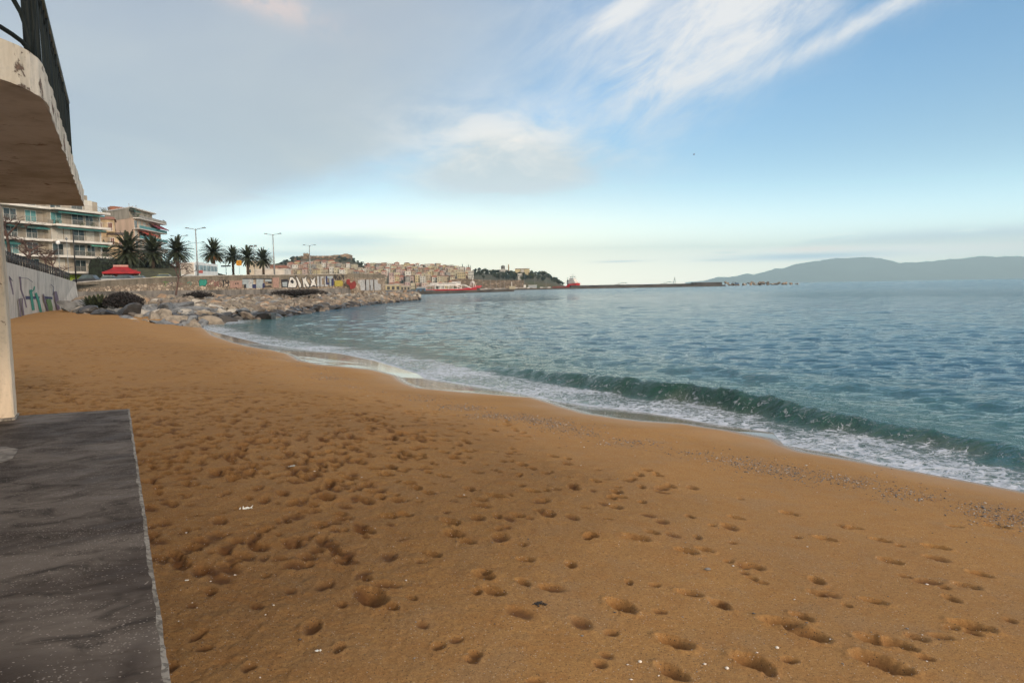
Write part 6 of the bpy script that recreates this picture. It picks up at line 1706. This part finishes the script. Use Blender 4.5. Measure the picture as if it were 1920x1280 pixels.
# hillside trees
M_TREE = [mat('dark_pine', (0.020, 0.030, 0.018), 0.85, 0.4, 0.3), mat('olive_green', (0.040, 0.050, 0.024), 0.85, 0.4, 0.3), mat('blue_green', (0.018, 0.038, 0.036), 0.85, 0.4, 0.3)]
TREES = []
for k in range(6):
    rs2 = random.Random(50 + k); cyp = k >= 4
    m = MB(); centres = [Vector((rs2.gauss(0, .9), rs2.gauss(0, .7), rs2.uniform(1.6, 4.2))) for _ in range(7)]
    def f():
        if cyp:
            z_ = rs2.random(); a = rs2.uniform(0, 6.28); r_ = .75 * (1 - z_) ** .7 * (.6 + .4 * min(1, z_ * 6)) * rs2.uniform(.7, 1.1); return Vector((math.cos(a) * r_, math.sin(a) * r_, .6 + z_ * 6.2))
        c_ = rs2.choice(centres); d = Vector((rs2.gauss(0, 1), rs2.gauss(0, 1), rs2.gauss(0, .75))).normalized() * rs2.uniform(.6, 1.2); return c_ + d
    leaves(m, rs2, f, 420, .34 if not cyp else .26)
    cm = m.mesh('crown', M_TREE[k % 3] if not cyp else M_TREE[0]); t_ = MB(); t_.tube([(0, 0, -1), (0, 0, 2.2 if not cyp else 5)], [.25, .12], 6)
    for _ in range(3 if not cyp else 0): q = rs2.choice(centres); t_.tube([(0, 0, 1.2), tuple(q)], [.12, .04], 4)
    TREES.append((cm, t_.mesh('trunk', M_TRUNK)))
def htree(p, k, sc, label, grp):
    root = empty('cypress' if k >= 4 else 'tree', tuple(p)); root.scale = (sc,) * 3; root.rotation_euler = (0, 0, rs.uniform(0, 6))
    for nm, me in zip(('crown', 'trunk'), TREES[k]): c_ = link(bpy.data.objects.new(nm, me)); c_.parent = root
    tag(root, label, 'tree', grp)
for i in range(190):
    px = rs.uniform(884, 1056); t = rs.random() ** .8; t = .1 + .9 * t
    if 965 < px < 995 and t > .8: continue
    htree(hill_pt(px, t), rs.randrange(4), rs.uniform(.9, 1.5), 'bushy dark tree on the slope of the headland right of the houses', 'trees covering the headland slope')
for i in range(24):
    px = rs.uniform(636, 688); htree(hill_pt(px, rs.uniform(.62, 1.0)), rs.randrange(4), rs.uniform(.9, 1.3), 'bushy dark tree on the steep slope under the castle bastion', 'trees under the bastion')
for i in range(14):
    px = rs.uniform(528, 566); htree(hill_pt(px, rs.uniform(.75, 1.0)), rs.randrange(4), rs.uniform(.9, 1.3), 'tree on the left shoulder of the castle hill', 'trees left of the castle')
for i in range(22):
    px = rs.uniform(786, 856); htree(hill_pt(px, rs.uniform(.82, .98)), rs.randrange(4), rs.uniform(.7, 1.05), 'dark tree growing between the roofs at the top of the town', 'trees among the upper roofs')
for i in range(8):
    px = rs.uniform(750, 774); htree(hill_pt(px, rs.uniform(.05, .2)), 2, rs.uniform(.8, 1.25), 'blue green tree beside the narrow white tower house in the harbour front', 'trees of the harbour front')
for j, (px, sc, l_) in enumerate(((868, 1.5, 'left of a pair of dark cypresses on the skyline above the yellow building'), (875.5, 1.2, 'short cypress between the two groups on the skyline'), (879, 1.6, 'tallest dark cypress on the skyline above the white three storey building'), (882.5, 1.4, 'cypress immediately right of the tallest one on the skyline'))):
    htree(hill_pt(px, 0.97), 4 + j % 2, sc, l_, None)
for px in (893, 899, 903, 911, 919, 928, 933, 936, 938, 958, 962, 1003, 1012, 1020):
    htree(hill_pt(px, 0.97), rs.randrange(4), rs.uniform(.8, 1.35), 'dark umbrella shaped tree standing out on the headland skyline', 'trees on the headland skyline')
# ------------------------------------------------------------------ quay, breakwater
M_QUAY = mat('quay_concrete', (0.075, 0.062, 0.052), 0.9, 0.2, 0.15)
q0, q1, q2 = onz(768, 552.5, 0), onz(870, 548.6, 0), onz(964, 546.2, 0)
def slab_obj(name, a, b_, wid, z1, m_, label=None, cat=None, kind=None):
    root = MB(); d = (b_ - a).normalized(); n_ = Vector((-d.y, d.x, 0)) * wid
    a, b_ = Vector((a.x, a.y, 0)), Vector((b_.x, b_.y, 0))
    root.prism([(a.x, a.y), (b_.x, b_.y), (b_.x + n_.x, b_.y + n_.y), (a.x + n_.x, a.y + n_.y)], -2, z1)
    o = root.build(name, m_); tag(o, label, cat, None, kind); return o
qend = at(964, 545, q2.y)
slab_obj('quay', q0, q2, 14, 1.55, M_QUAY, kind='structure')
slab_obj('shore_quay', onz(770, 547.5, 0), onz(1075, 541.6, 0), 30, 1.5, M_QUAY, kind='structure')
# lamp beacon on the quay's end
p = at(959.5, 540, q2.y + 6); root = empty('harbour_beacon', (p.x, p.y, 1.55)); H_ = at(959.5, 527.5, q2.y + 6).z - 1.55
m = MB(); m.lathe([(.45, 0), (.32, .3), (.28, H_ * .8), (.42, H_ * .82), (.42, H_ * .88), (.2, H_ * .9), (.02, H_)], 10); m.build('column', M_SLABW, root)
m = MB(); m.box(-1.6, 2.6, -1.2, 1.6, 0, 2.0); m.build('base_hut', M_W['cream'], root); tag(root, 'white harbour beacon on a cream base at the end of the quay', 'beacon')
# breakwater with a parapet
M_BW = mat('breakwater_concrete', (0.050, 0.048, 0.050), 0.95, 0.25, 0.06)
ba, bb = onz(1075, 541.4, 0), onz(1360, 536.3, 0); bb = ba + (bb - ba) * 1.0
m = MB(); a3, b3 = Vector((ba.x, ba.y, 0)), Vector((bb.x, bb.y, 0)); d = (b3 - a3).normalized(); n_ = Vector((-d.y, d.x, 0)); root = empty('breakwater', tuple(a3)); L_ = (b3 - a3).length
root.rotation_euler = (0, 0, math.atan2(d.y, d.x)); m.box(0, L_, 0, 18, -2, 1.4); m.build('deck', M_QUAY, root)
m = MB(); zt = at(1225, 532.6, (a3.y + b3.y) / 2).z; m.box(0, L_, 7, 12, 1.4, zt); m.build('parapet', M_BW, root)
m = MB(); m.box(L_ * .80, L_ * 1.0, 6.5, 12.5, 1.4, at(1340, 529, b3.y).z); m.build('parapet_end', M_BW, root)
tag(root, 'long dark concrete breakwater closing the harbour', 'breakwater')
BWM = root.matrix_basis.copy()
for nm, px_, label in (('work_barge', 1166, 'low work barge with a folded crane moored at the breakwater'), ('work_boat', 1252, 'work boat with a deck crane beside the lattice mast')):
    p = onz(px_, hory(px_) + 3000 / 830 * 1.33, 0); p = at(px_, 540, 790 if px_ < 1200 else 810); root = empty(nm, (p.x, p.y, 0)); m = MB(); m.box(-9, 9, -2.5, 2.5, -.5, 1.6); m.build('hull', M_BLUE, root, bevel=.3)
    m = MB(); m.tube([(-5, 0, 1.6), (-4, 0, 5.5)], .35, 6); m.tube([(-4, 0, 3.0), (0, 0, 6.0), (6, 0, 5.2)], .28, 6); m.build('crane', M_BLK, root); m = MB(); m.box(-8, -5.4, -1.6, 1.6, 1.6, 4.0); m.build('cabin', M_GALV, root); tag(root, label, 'boat')
p = at(1265, 535, 845); root = empty('lattice_mast', (p.x, p.y, 1.4)); H_ = at(1265, 519.5, 845).z - 1.4
m = MB(); m.tube([(-2.2, 0, 0), (0, 0, H_)], .22, 5); m.tube([(1.6, 0, 0), (0, 0, H_)], .22, 5)
for k in range(1, 7): u = k / 7.5; m.tube([(-2.2 * (1 - u), 0, H_ * u), (1.6 * (1 - u), 0, H_ * u)], .1, 4); 
m.build('frame', M_BLK, root); tag(root, 'dark A-shaped lattice mast standing on the breakwater', 'crane')
p = at(1381, 534, 860); root = empty('excavator', (p.x, p.y, at(1381, 533.2, 860).z - .4)); bl = mat('excavator_blue', (0.03, 0.08, 0.18), 0.5, 0.1, 1)
m = MB(); m.box(-2.4, 2.4, -1.4, 1.4, 0, .9); m.build('tracks', M_TYRE, root); m = MB(); m.box(-1.8, 2.2, -1.2, 1.2, 1.0, 2.4); m.build('body', bl, root, bevel=.15)
m = MB(); m.box(-1.9, -.6, -1.1, .1, 2.4, 3.3); m.build('cab', M_GLASS, root); m = MB(); m.tube([(-1.6, .3, 1.9), (-4.2, .3, 3.6), (-5.8, .3, 1.8), (-5.6, .3, .6)], .25, 6); m.build('arm', bl, root); tag(root, 'blue excavator working on the rock end of the breakwater', 'excavator')
rs = random.Random(8)
tip = bb
for i in range(64):
    u = rs.random() ** 1.1; px = 1356 + 141 * u; Y = 862 + 30 * u + rs.uniform(-7, 7); ht = rs.uniform(-.2, 1) * (3.4 * (1 - u) ** .6 + .8) * (1.0 if 0.15 < u else 1.1)
    k_ = rs.choice(['tan', 'cream', 'brown', 'orange', 'brown', 'dark' if ht < .6 else 'tan']); p = at(px, 540, Y)
    o = link(bpy.data.objects.new('breakwater_boulder', ROCKS[k_][i % 5])); o.location = (p.x, p.y, max(-.3, ht)); s = rs.uniform(1.4, 2.6); o.scale = (s, s, s * .8); o.rotation_euler = (rs.uniform(-.4, .4), rs.uniform(-.4, .4), rs.uniform(0, 6))
    tag(o, f'{lab[k_]} of the low rock mound at the far end of the breakwater', 'boulder', f'{lab[k_]}s at the end of the breakwater')
# ------------------------------------------------------------------ ships
def hull_mesh(L, B, D, bow=0.28, sheer=1.2, stern_sq=True, n=18, flare=1.15):
    """bow towards +x"""
    m = MB(); sec = []
    for i in range(n + 1):
        u = i / n; x_ = -L / 2 + L * u; w = B / 2 * (1 if u < 1 - bow else max(0.02, 1 - ((u - (1 - bow)) / bow) ** 2.0)); 
        if not stern_sq and u < .12: w *= .75 + .25 * u / .12
        h = D + sheer * max(0, (u - .45) / .55) ** 2 
        sec.append([(x_ - 0, -w, h), (x_, -w * .93, h * .5), (x_ - .02 * L * max(0, u - .8), -w * .80, -.6), (x_ - .02 * L * max(0, u - .8), w * .80, -.6), (x_, w * .93, h * .5), (x_, w, h)])
    vs = [p for s in sec for p in s]; fs = []
    for i in range(n):
        for j in range(5): fs.append((i * 6 + j, i * 6 + j + 1, (i + 1) * 6 + j + 1, (i + 1) * 6 + j))
        fs.append((i * 6 + 5, i * 6, (i + 1) * 6, (i + 1) * 6 + 5))
    fs.append((0, 1, 2, 3, 4, 5)); fs.append(tuple(n * 6 + k for k in (5, 4, 3, 2, 1, 0))); m.add(vs, fs); return m
M_SRED = mat('ship_red_paint', (0.50, 0.012, 0.014), 0.5, 0.12, 0.3)
M_SWHT = mat('ship_white_paint', (0.66, 0.62, 0.58), 0.5, 0.08, 0.5)
def ferry():
    a = at(801, 548, 575); b_ = at(893, 540, 640); a.z = b_.z = 0; L = (b_ - a).length; c = (a + b_) / 2; ang = math.atan2(b_.y - a.y, b_.x - a.x)
    root = empty('ferry', (c.x, c.y, 0), ang)
    m = hull_mesh(L, 11, 2.1, bow=.14, sheer=1.5); m.build('hull', M_SRED, root)
    m = MB(); m.box(-L * .46, L * .15, -5.3, 5.3, 2.1, 2.4); m.build('car_deck', M_SWHT, root)
    for i in range(7):
        x_ = -L * .44 + i * L * .085; m = MB(); m.box(x_, x_ + .55, -5.25, -4.9, 2.3, 5.0); m.box(x_, x_ + .55, 4.9, 5.25, 2.3, 5.0); m.build('deck_post', M_SWHT, root)
    m = MB(); m.box(-L * .45, L * .16, -5.4, 5.4, 5.0, 5.7); m.box(-L * .40, L * .05, -4.5, 4.5, 5.7, 6.0); m.build('upper_deck', M_SWHT, root)
    m = MB(); m.box(-L * .38, L * .00, -3.6, 3.6, 6.0, 7.4); m.build('cabin', M_SWHT, root, bevel=.1)
    m = MB(); m.box(-L * .37, -L * .01, -3.66, -3.58, 6.5, 7.0); m.build('cabin_windows', M_DWIN, root)
    m = MB(); m.box(L * .03, L * .11, -2.6, 2.6, 6.0, 8.6); m.build('bridge', M_SWHT, root, bevel=.1); m = MB(); m.box(L * .035, L * .105, -2.66, -2.55, 7.5, 8.2); m.build('bridge_windows', M_DWIN, root)
    m = MB(); m.add([(L * .16, -5.2, 5.7), (L * .30, -5.2, 2.6), (L * .27, -5.2, 2.6), (L * .13, -5.2, 5.0)], [(0, 1, 2, 3)]); m.add([(L * .16, 5.2, 5.7), (L * .30, 5.2, 2.6), (L * .27, 5.2, 2.6), (L * .13, 5.2, 5.0)], [(0, 1, 2, 3)]); m.build('side_brace', M_SWHT, root, recalc=False)
    m = MB()
    for s in (-1, 1):
        for dx in (-1.8, 1.8): m.tube([(L * .42 + dx, s * 2.2, 3.2), (L * .42 + dx * .3, s * 1.2, 8.5)], .35, 6)
    m.tube([(L * .42, -1.4, 8.5), (L * .42, 1.4, 8.5)], .4, 6); m.tube([(L * .42, 0, 8.3), (L * .42, 0, 12.5)], .22, 6); m.box(L * .39, L * .45, -.8, .8, 7.4, 8.0); m.build('bow_mast', M_SWHT, root)
    m = MB(); m.add([(L * .47, -4, 2.8), (L * .55, -3.6, 4.8), (L * .55, 3.6, 4.8), (L * .47, 4, 2.8), (L * .48, -4, 2.4), (L * .56, -3.6, 4.5), (L * .56, 3.6, 4.5), (L * .48, 4, 2.4)], [(0, 1, 2, 3), (4, 7, 6, 5), (0, 4, 5, 1), (1, 5, 6, 2), (2, 6, 7, 3), (3, 7, 4, 0)]); m.build('bow_ramp', M_SRED, root)
    m = MB()
    for k in range(20): x_ = -L * .44 + k * L * .58 / 19; m.tube([(x_, -5.3, 5.7), (x_, -5.3, 6.6)], .05, 4)
    m.tube([(-L * .44, -5.3, 6.6), (L * .14, -5.3, 6.6)], .06, 4); m.build('deck_rail', M_SWHT, root)
    tag(root, 'red car ferry with white open decks and a bow mast moored at the quay', 'ferry')
ferry()
def supply():
    a = at(1039, 541, 905); b_ = at(1085, 540, 880); a.z = b_.z = 0; L = (b_ - a).length; c = (a + b_) / 2; root = empty('supply_ship', (c.x, c.y, 0), math.atan2(b_.y - a.y, b_.x - a.x))
    m = hull_mesh(L, 9, 2.0, bow=.20, sheer=.6); m.build('hull', M_SRED, root)
    m = MB(); xs = [(L * .02, 2.0), (L * .06, 3.0), (L * .12, 4.8), (L * .2, 6.0), (L * .5, 6.6), (L * .47, 2.0)]; m.xprism(xs, -3.9, 3.9); m.build('forecastle', M_SRED, root)
    m = MB(); m.box(L * .12, L * .42, -3.6, 3.6, 6.1, 8.6); m.box(L * .15, L * .38, -3.1, 3.1, 8.6, 10.9); m.box(L * .17, L * .35, -2.6, 2.6, 10.9, 12.6); m.build('superstructure', M_SWHT, root, bevel=.15)
    for z0, w_, x0, x1 in ((7.0, 3.66, .14, .40), (9.4, 3.16, .17, .36), (11.6, 2.66, .18, .34)):
        m = MB(); m.box(L * x0, L * x1, -w_, -w_ + .1, z0, z0 + .7); m.build('window_band', M_DWIN, root)
    m = MB(); m.box(L * .05, L * .10, -1.6, 1.6, 5, 10.8); m.build('funnel', M_BLK, root, bevel=.1)
    m = MB(); m.tube([(L * .27, 0, 12.6), (L * .27, 0, 18.5)], .22, 6); m.tube([(L * .27, -1.6, 15.5), (L * .27, 1.6, 15.5)], .12, 5); m.tube([(L * .36, 0, 12), (L * .36, 0, 16.5)], .15, 6); m.tube([(L * .19, 0, 12), (L * .19, 0, 16)], .15, 6); m.tube([(L * .07, 0, 10.5), (L * .04, 0, 14)], .3, 6)
    m.tube([(L * .15, 0, 14.2), (L * .24, 0, 14.2)], .35, 5); m.tube([(L * .30, 0, 14.6), (L * .38, 0, 14.2)], .3, 5); m.build('mast', M_BLK, root)
    m = MB()
    for k in range(12): m.tube([(-L * .47 + k * L * .04, -4.3, 2.0), (-L * .47 + k * L * .04, -4.3, 3.1)], .08, 4)
    m.tube([(-L * .47, -4.3, 3.1), (-L * .03, -4.3, 3.1)], .1, 4); m.build('bulwark_rail', M_SRED, root)
    m = MB(); m.box(L * .30, L * .34, -3.75, -3.62, 6.8, 7.6); m.build('lifeboat', mat('orange_boat', (0.6, 0.15, 0.03), 0.5, 0.05, 1), root)
    tag(root, 'red supply ship with a white bridge and dark masts by the start of the breakwater', 'ship')
supply()
def small_boat(px, Y, L, mast, colr, label, rz, cabin=True):
    p = at(px, 540, Y); root = empty('sailing_boat' if mast else 'motor_boat', (p.x, p.y, 0), rz); m = hull_mesh(L, L * .3, .9, bow=.5, sheer=.4, n=10); m.build('hull', colr, root)
    m = MB(); m.box(-L * .2, L * .15, -L * .09, L * .09, .9, 1.7 if mast else 2.3); m.build('cabin', M_SWHT, root, bevel=.08)
    m = MB(); m.box(-L * .14, L * .12, -L * .09 - .02, L * .09 + .02, 1.25, 1.5); m.build('cabin_window', M_DWIN, root)
    if mast:
        m = MB(); m.tube([(0, 0, .9), (0, 0, mast)], [.10, .06], 6); m.tube([(0, 0, 2.3), (-L * .4, 0, 2.2)], .08, 5); m.tube([(0, -.8, mast * .55), (0, .8, mast * .55)], .04, 4); m.build('mast', M_GALV, root)
    tag(root, label, 'boat', 'small boats moored in the harbour')
bl = [(905, 10, 11), (912, 0, 7), (920, 11, 9), (931, 10, 9), (938, 22, 14), (946, 10, 9), (968, 0, 8), (977, 9, 9), (984, 18, 12), (991, 0, 7), (1003, 19, 12), (1016, 0, 10), (1024, 20, 12), (1030, 0, 9)]
for i, (px, ms, L) in enumerate(bl):
    Y = 640 + (i * 37) % 50 if px < 960 else 760 + (i * 29) % 40
    side_ = 'left' if px < 960 else 'right'
    kind_ = 'white motor boat' if not ms else ('tall masted white yacht' if ms > 15 else 'short masted white yacht')
    peers = [b_ for b_ in bl if (b_[0] < 960) == (px < 960)]; idx = peers.index((px, ms, L))
    small_boat(px, Y, L, ms, M_SWHT, f'{kind_}, {ORD[idx]} from left {"between the ferry and the beacon" if side_ == "left" else "between beacon and supply ship"}', rs.uniform(-.5, .5))
p = at(999, 540, 850); root = empty('boat_shed', (p.x, p.y, 1.5)); m = MB(); m.box(-5, 5, 0, 5, 0, 3); m.build('wall', M_GALV, root); m = MB(); m.box(-5.3, 5.3, -.3, 5.3, 3, 3.4); m.build('roof', M_SWHT, root); tag(root, 'grey flat shed on the shore quay right of the beacon', 'building')
p = at(984, 540, 850); root = empty('parked_truck', (p.x, p.y, 1.5)); m = MB(); m.box(-1.3, 1.3, 0, 4, .5, 3.8); m.build('box_body', M_SWHT, root, bevel=.05); m = MB(); m.box(-1.2, 1.2, -1.6, -.05, .5, 2.6); m.build('cab', M_SWHT, root, bevel=.1)
for x_ in (-1.1, 1.1):
    for y_ in (-.8, 2.8): m = MB(); m.tube([(x_ - .15, y_, .5), (x_ + .15, y_, .5)], .5, 10); m.build('wheel', M_TYRE, root)
tag(root, 'white box truck parked on the shore quay behind the small boats', 'truck')
# ------------------------------------------------------------------ the far island
ISL = [(1290, 528.5), (1320, 526), (1347, 518.5), (1362, 519), (1380, 517), (1400, 511.5), (1412, 514), (1428, 510), (1454, 503.2), (1462, 504), (1485, 496), (1505, 491.5), (1530, 487), (1550, 484.5), (1575, 481.5), (1610, 480.5), (1642, 480.5), (1660, 484), (1683, 490.5), (1709, 490.2), (1740, 488), (1777, 484.5), (1820, 482), (1866, 479.8), (1920, 479), (1980, 482), (2060, 492), (2160, 512), (2220, 526)]
def island():
    Y0 = 19000.0; m = []; nx_ = 260; nt = 26; 
    pxs_ = np.linspace(1285, 2225, nx_)
    co = np.zeros((nx_, nt, 3))
    for i, px in enumerate(pxs_):
        yy = float(np.interp(px, [a for a, _ in ISL], [b_ for _, b_ in ISL])); top = at(px, yy, Y0 + 2600).z; p0 = at(px, 540, Y0)
        for j in range(nt):
            t = j / (nt - 1) * 1.5; Yv = Y0 + 2600 * t; q = at(px, 540, Yv)
            if t <= 1: h = t ** .8
            else: h = 1 - (t - 1) * 1.9
            co[i, j] = (q.x, q.y, h * max(top, 5) * (0.97 + 0.10 * float(fbm(np.array([i * .45]), np.array([j * .2]), 77, 3)[0] - .3) * min(1, 2 * t)))
    X_ = co[..., 0]; Y_ = co[..., 1]; k = fbm(X_ / 900, Y_ / 900, 3, 5, .55) - .5; rid = np.abs(fbm(X_ / 1600, Y_ / 2600, 9, 4) - .5)
    mid_ = np.sin(np.clip(np.linspace(0, 1.5, nt), 0, 1) * math.pi) ** 1.0
    co[..., 2] *= 1 + (1.3 * k - 1.1 * rid) * mid_[None, :]
    co[:, 0, 2] = -5
    co[..., 2] = np.maximum(co[..., 2], -5)
    q = np.arange((nx_ - 1) * (nt - 1)); a = q // (nt - 1); b_ = q % (nt - 1)
    Qd = np.stack([a * nt + b_, (a + 1) * nt + b_, (a + 1) * nt + b_ + 1, a * nt + b_ + 1], 1)
    me = meshdata('island', co.reshape(-1, 3), Qd, [mat('far_hills', (0.05, 0.075, 0.075), 0.95, 0.2, 0.0008)]); o = link(bpy.data.objects.new('mountains', me)); tag(o, kind='structure')
island()
# ------------------------------------------------------------------ pebbles, shells, litter, a gull
def pebble_field(name, pts, sizes, mats_, mi, label, cat):
    base_v = np.array([(1, 0, 0), (0, 1, 0), (-1, 0, 0), (0, -1, 0), (0, 0, .6), (0, 0, -.6)]); base_f = np.array([(0, 1, 4), (1, 2, 4), (2, 3, 4), (3, 0, 4), (1, 0, 5), (2, 1, 5), (3, 2, 5), (0, 3, 5)])
    n = len(pts); r2 = np.random.default_rng(2); th = r2.uniform(0, 6.28, n); c, s = np.cos(th), np.sin(th); asp = r2.uniform(.5, 1, n)
    v = base_v[None] * np.stack([sizes, sizes * asp, sizes * .7], 1)[:, None, :]; v = v * r2.uniform(.75, 1.2, v.shape)
    x_ = v[..., 0] * c[:, None] - v[..., 1] * s[:, None]; y_ = v[..., 0] * s[:, None] + v[..., 1] * c[:, None]
    V = np.stack([x_, y_, v[..., 2]], -1) + pts[:, None, :]; Fc = base_f[None] + (np.arange(n) * 6)[:, None, None]
    me = bpy.data.meshes.new(name); me.from_pydata(V.reshape(-1, 3).tolist(), [], Fc.reshape(-1, 3).tolist())
    for m_ in mats_: me.materials.append(m_)
    me.polygons.foreach_set('material_index', np.repeat(mi, 8).astype(np.int32)); me.polygons.foreach_set('use_smooth', np.ones(n * 8, bool)); me.update(); o = link(bpy.data.objects.new(name, me)); tag(o, label, cat, None, 'stuff'); return o
def sand_z(xv, yv):
    """height of the built beach mesh (bilinear on its polar grid)"""
    r0 = np.hypot(xv, yv); a0 = np.arctan2(xv, yv); i = np.clip(np.searchsorted(rr, r0) - 1, 0, len(rr) - 2); j = np.clip(np.searchsorted(ar, a0) - 1, 0, len(ar) - 2)
    u = (r0 - rr[i]) / (rr[i + 1] - rr[i]); w = (a0 - ar[j]) / (ar[j + 1] - ar[j])
    return (Z[i, j] * (1 - u) + Z[i + 1, j] * u) * (1 - w) + (Z[i, j + 1] * (1 - u) + Z[i + 1, j + 1] * u) * w
pr = np.random.default_rng(12)
PEB = [mat('pebble_grey', (0.19, 0.165, 0.145), 0.6, 0.1, 9), mat('pebble_dark', (0.08, 0.065, 0.058), 0.5, 0.1, 9), mat('pebble_pale', (0.42, 0.38, 0.34), 0.6, 0.1, 9), mat('pebble_brown', (0.20, 0.13, 0.09), 0.6, 0.1, 9)]
seglen = np.concatenate([[0], np.cumsum(np.hypot(*(GR[1:] - GR[:-1]).T))])
P_ = []; 
N_ = 17000
tt = seglen[-1] * pr.random(N_) ; tt = np.where(pr.random(N_) < .45, seglen[-1] - 11 * pr.random(N_), tt)
gx = np.interp(tt, seglen, GR[:, 0]); gy = np.interp(tt, seglen, GR[:, 1])
dens = fbm(tt * 1.1, tt * 0 + 2, 17, 4); wob = (fbm(tt * .5, tt * 0 + 7, 19, 3) - .5) * 1.1
offn = pr.normal(0, 1, N_) * (.22 + .50 * dens * pr.random(N_)) + wob
nx0, ny0 = -0.76, -0.65
xv = gx + nx0 * offn; yv = gy + ny0 * offn; kp = pr.random(N_) < np.clip((dens - .36) * 3.4, .08, 1); xv, yv = xv[kp], yv[kp]
sz = pr.gamma(2.2, .0036, len(xv)) + .0025; sz = np.minimum(sz, .036) * .85
pebble_field('pebble_band', np.stack([xv, yv, sand_z(xv, yv) + sz * .25], 1), sz, PEB, pr.choice([0, 0, 1, 1, 2, 3], len(xv)), 'band of small grey and dark pebbles left by the waves along the beach', 'pebbles')
n = 900; yv = 2.6 + 22 * pr.random(n) ** 1.6; xv = pr.uniform(-.75, .8, n) * yv; s_ = polydist(xv, yv, SH)[0]; kp = s_ > 3.5; xv, yv = xv[kp], yv[kp]; sz = pr.gamma(2.2, .0022, len(xv)) + .0025
pebble_field('shell_bits', np.stack([xv, yv, sand_z(xv, yv) + sz * .3], 1), sz, [mat('shell_white', (0.62, 0.56, 0.50), 0.6, 0.1, 9), PEB[1], PEB[0]], pr.choice([0, 0, 1, 2], len(xv)), 'tiny white shell bits and dark chips scattered over the sand', 'shells')
M_PLAS = mat('white_plastic', (0.62, 0.62, 0.58), 0.45, 0.05, 9)
def litter(px, py, w, m_, name, label, cat, seed, n=9, thick=.012):
    rs = random.Random(seed); p = onground(px, py); zz = float(sand_z(np.array([p.x]), np.array([p.y]))[0]); root = MB(); g = n; vs = []
    for i in range(g):
        for j in range(g):
            u, v_ = i / (g - 1) - .5, j / (g - 1) - .5; vs.append((u * w * (1 + .3 * math.sin(j * 2.1 + seed)), v_ * w * .55 * (1 + .4 * math.sin(i * 1.7)), abs(rs.gauss(0, 1)) * w * .10 + .01))
    root.add(vs, [(i * g + j, (i + 1) * g + j, (i + 1) * g + j + 1, i * g + j + 1) for i in range(g - 1) for j in range(g - 1)])
    o = root.build(name, m_, recalc=False); o.location = (p.x, p.y, zz); o.rotation_euler = (0, 0, rs.uniform(-.4, .4)); tag(o, label, cat)
    md = o.modifiers.new('thickness', 'SOLIDIFY'); md.thickness = .002
litter(461, 948, .10, M_PLAS, 'plastic_wrapper', 'crumpled white plastic wrapper lying on the sand right of the terrace slab', 'litter', 1)
litter(597, 1228, .028, M_PLAS, 'plastic_scrap', 'small white scrap on the sand at the bottom of the picture', 'litter', 2, 5)
litter(547, 876, .07, mat('clear_plastic', (0.30, 0.30, 0.28), 0.3, 0.05, 9), 'plastic_scrap', 'greyish plastic scrap further up the sand behind the crumpled wrapper', 'litter', 3, 6)
litter(350, 1090, .022, M_PLAS, 'plastic_scrap', 'tiny pale scrap on the sand close to the slab edge', 'litter', 4, 5)
p = onground(1012, 1138); zz = float(sand_z(np.array([p.x]), np.array([p.y]))[0]); m = MB(); rs = random.Random(3)
for k in range(16):
    a = Vector((rs.gauss(0, .018), rs.gauss(0, .012), .003)); m.tube([a, a + Vector((rs.gauss(0, .012), rs.gauss(0, .01), rs.uniform(.001, .007))), a + Vector((rs.gauss(0, .018), rs.gauss(0, .012), .002))], .0026, 5)
o = m.build('seaweed', M_BLK, recalc=False, loc=(p.x, p.y, zz)); tag(o, 'small clump of black seaweed on the smooth sand in the foreground', 'seaweed')
p = onground(1327, 1068); m = MB(); m.lathe([(.0, -.006), (.022, 0), (.026, .006), (.016, .014), (.001, .017)], 12); o = m.build('flat_pebble', PEB[0], loc=(p.x, p.y, float(sand_z(np.array([p.x]), np.array([p.y]))[0]) + .003)); o.scale = (1, .7, 1); tag(o, 'single flat grey pebble on the sand between footprints', 'pebble')
for px, py in ((1457, 1220), (1200, 1246), (1363, 1258)):
    p = onground(px, py); m = MB(); m.lathe([(.0, -.004), (.010, 0), (.012, .004), (.006, .009), (.0005, .011)], 10); o = m.build('shell', mat('shell_cream', (0.66, 0.60, 0.52), 0.5, 0.05, 9), loc=(p.x, p.y, float(sand_z(np.array([p.x]), np.array([p.y]))[0]) + .003)); tag(o, 'small round cream shell lying on the sand at the bottom right', 'shell', 'cream shells on the sand at the bottom right')
p = at(1301, 290, 70); m = MB()
m.tube([(-.22, 0, 0), (-.08, 0, .01), (.1, 0, .01), (.22, 0, -.01)], [.01, .06, .05, .01], 8)
for s in (-1, 1): m.add([(-.06, 0, .02), (.1, 0, .02), (.06, s * .35, .14), (-.04, s * .62, .02), (-.08, s * .3, .12)], [(0, 1, 2, 4), (4, 2, 3)])
o = m.build('gull', mat('gull_grey', (0.12, 0.12, 0.13), 0.8, 0.1, 5), recalc=False, loc=tuple(p)); o.scale = (.5, .5, .5); tag(o, 'small dark gull flying alone in the blue sky', 'bird')
# ------------------------------------------------------------------ haze
m = MB(); m.box(-25000, 25000, -3000, 25000, -6, 1350)
hz = bpy.data.materials.new('haze'); hz.use_nodes = True; t = hz.node_tree; t.nodes.clear(); N = NT(t)
out = N.n('ShaderNodeOutputMaterial'); pv = N.n('ShaderNodeVolumePrincipled'); pv.inputs['Density'].default_value = HAZE; pv.inputs['Color'].default_value = (0.64, 0.90, 1.0, 1); pv.inputs['Anisotropy'].default_value = 0.0
N.L.new(pv.outputs[0], out.inputs['Volume'])
if HAZE > 0:
    ho = m.build('haze', hz); tag(ho, 'thin blue air over the sea', 'haze', None, 'stuff')
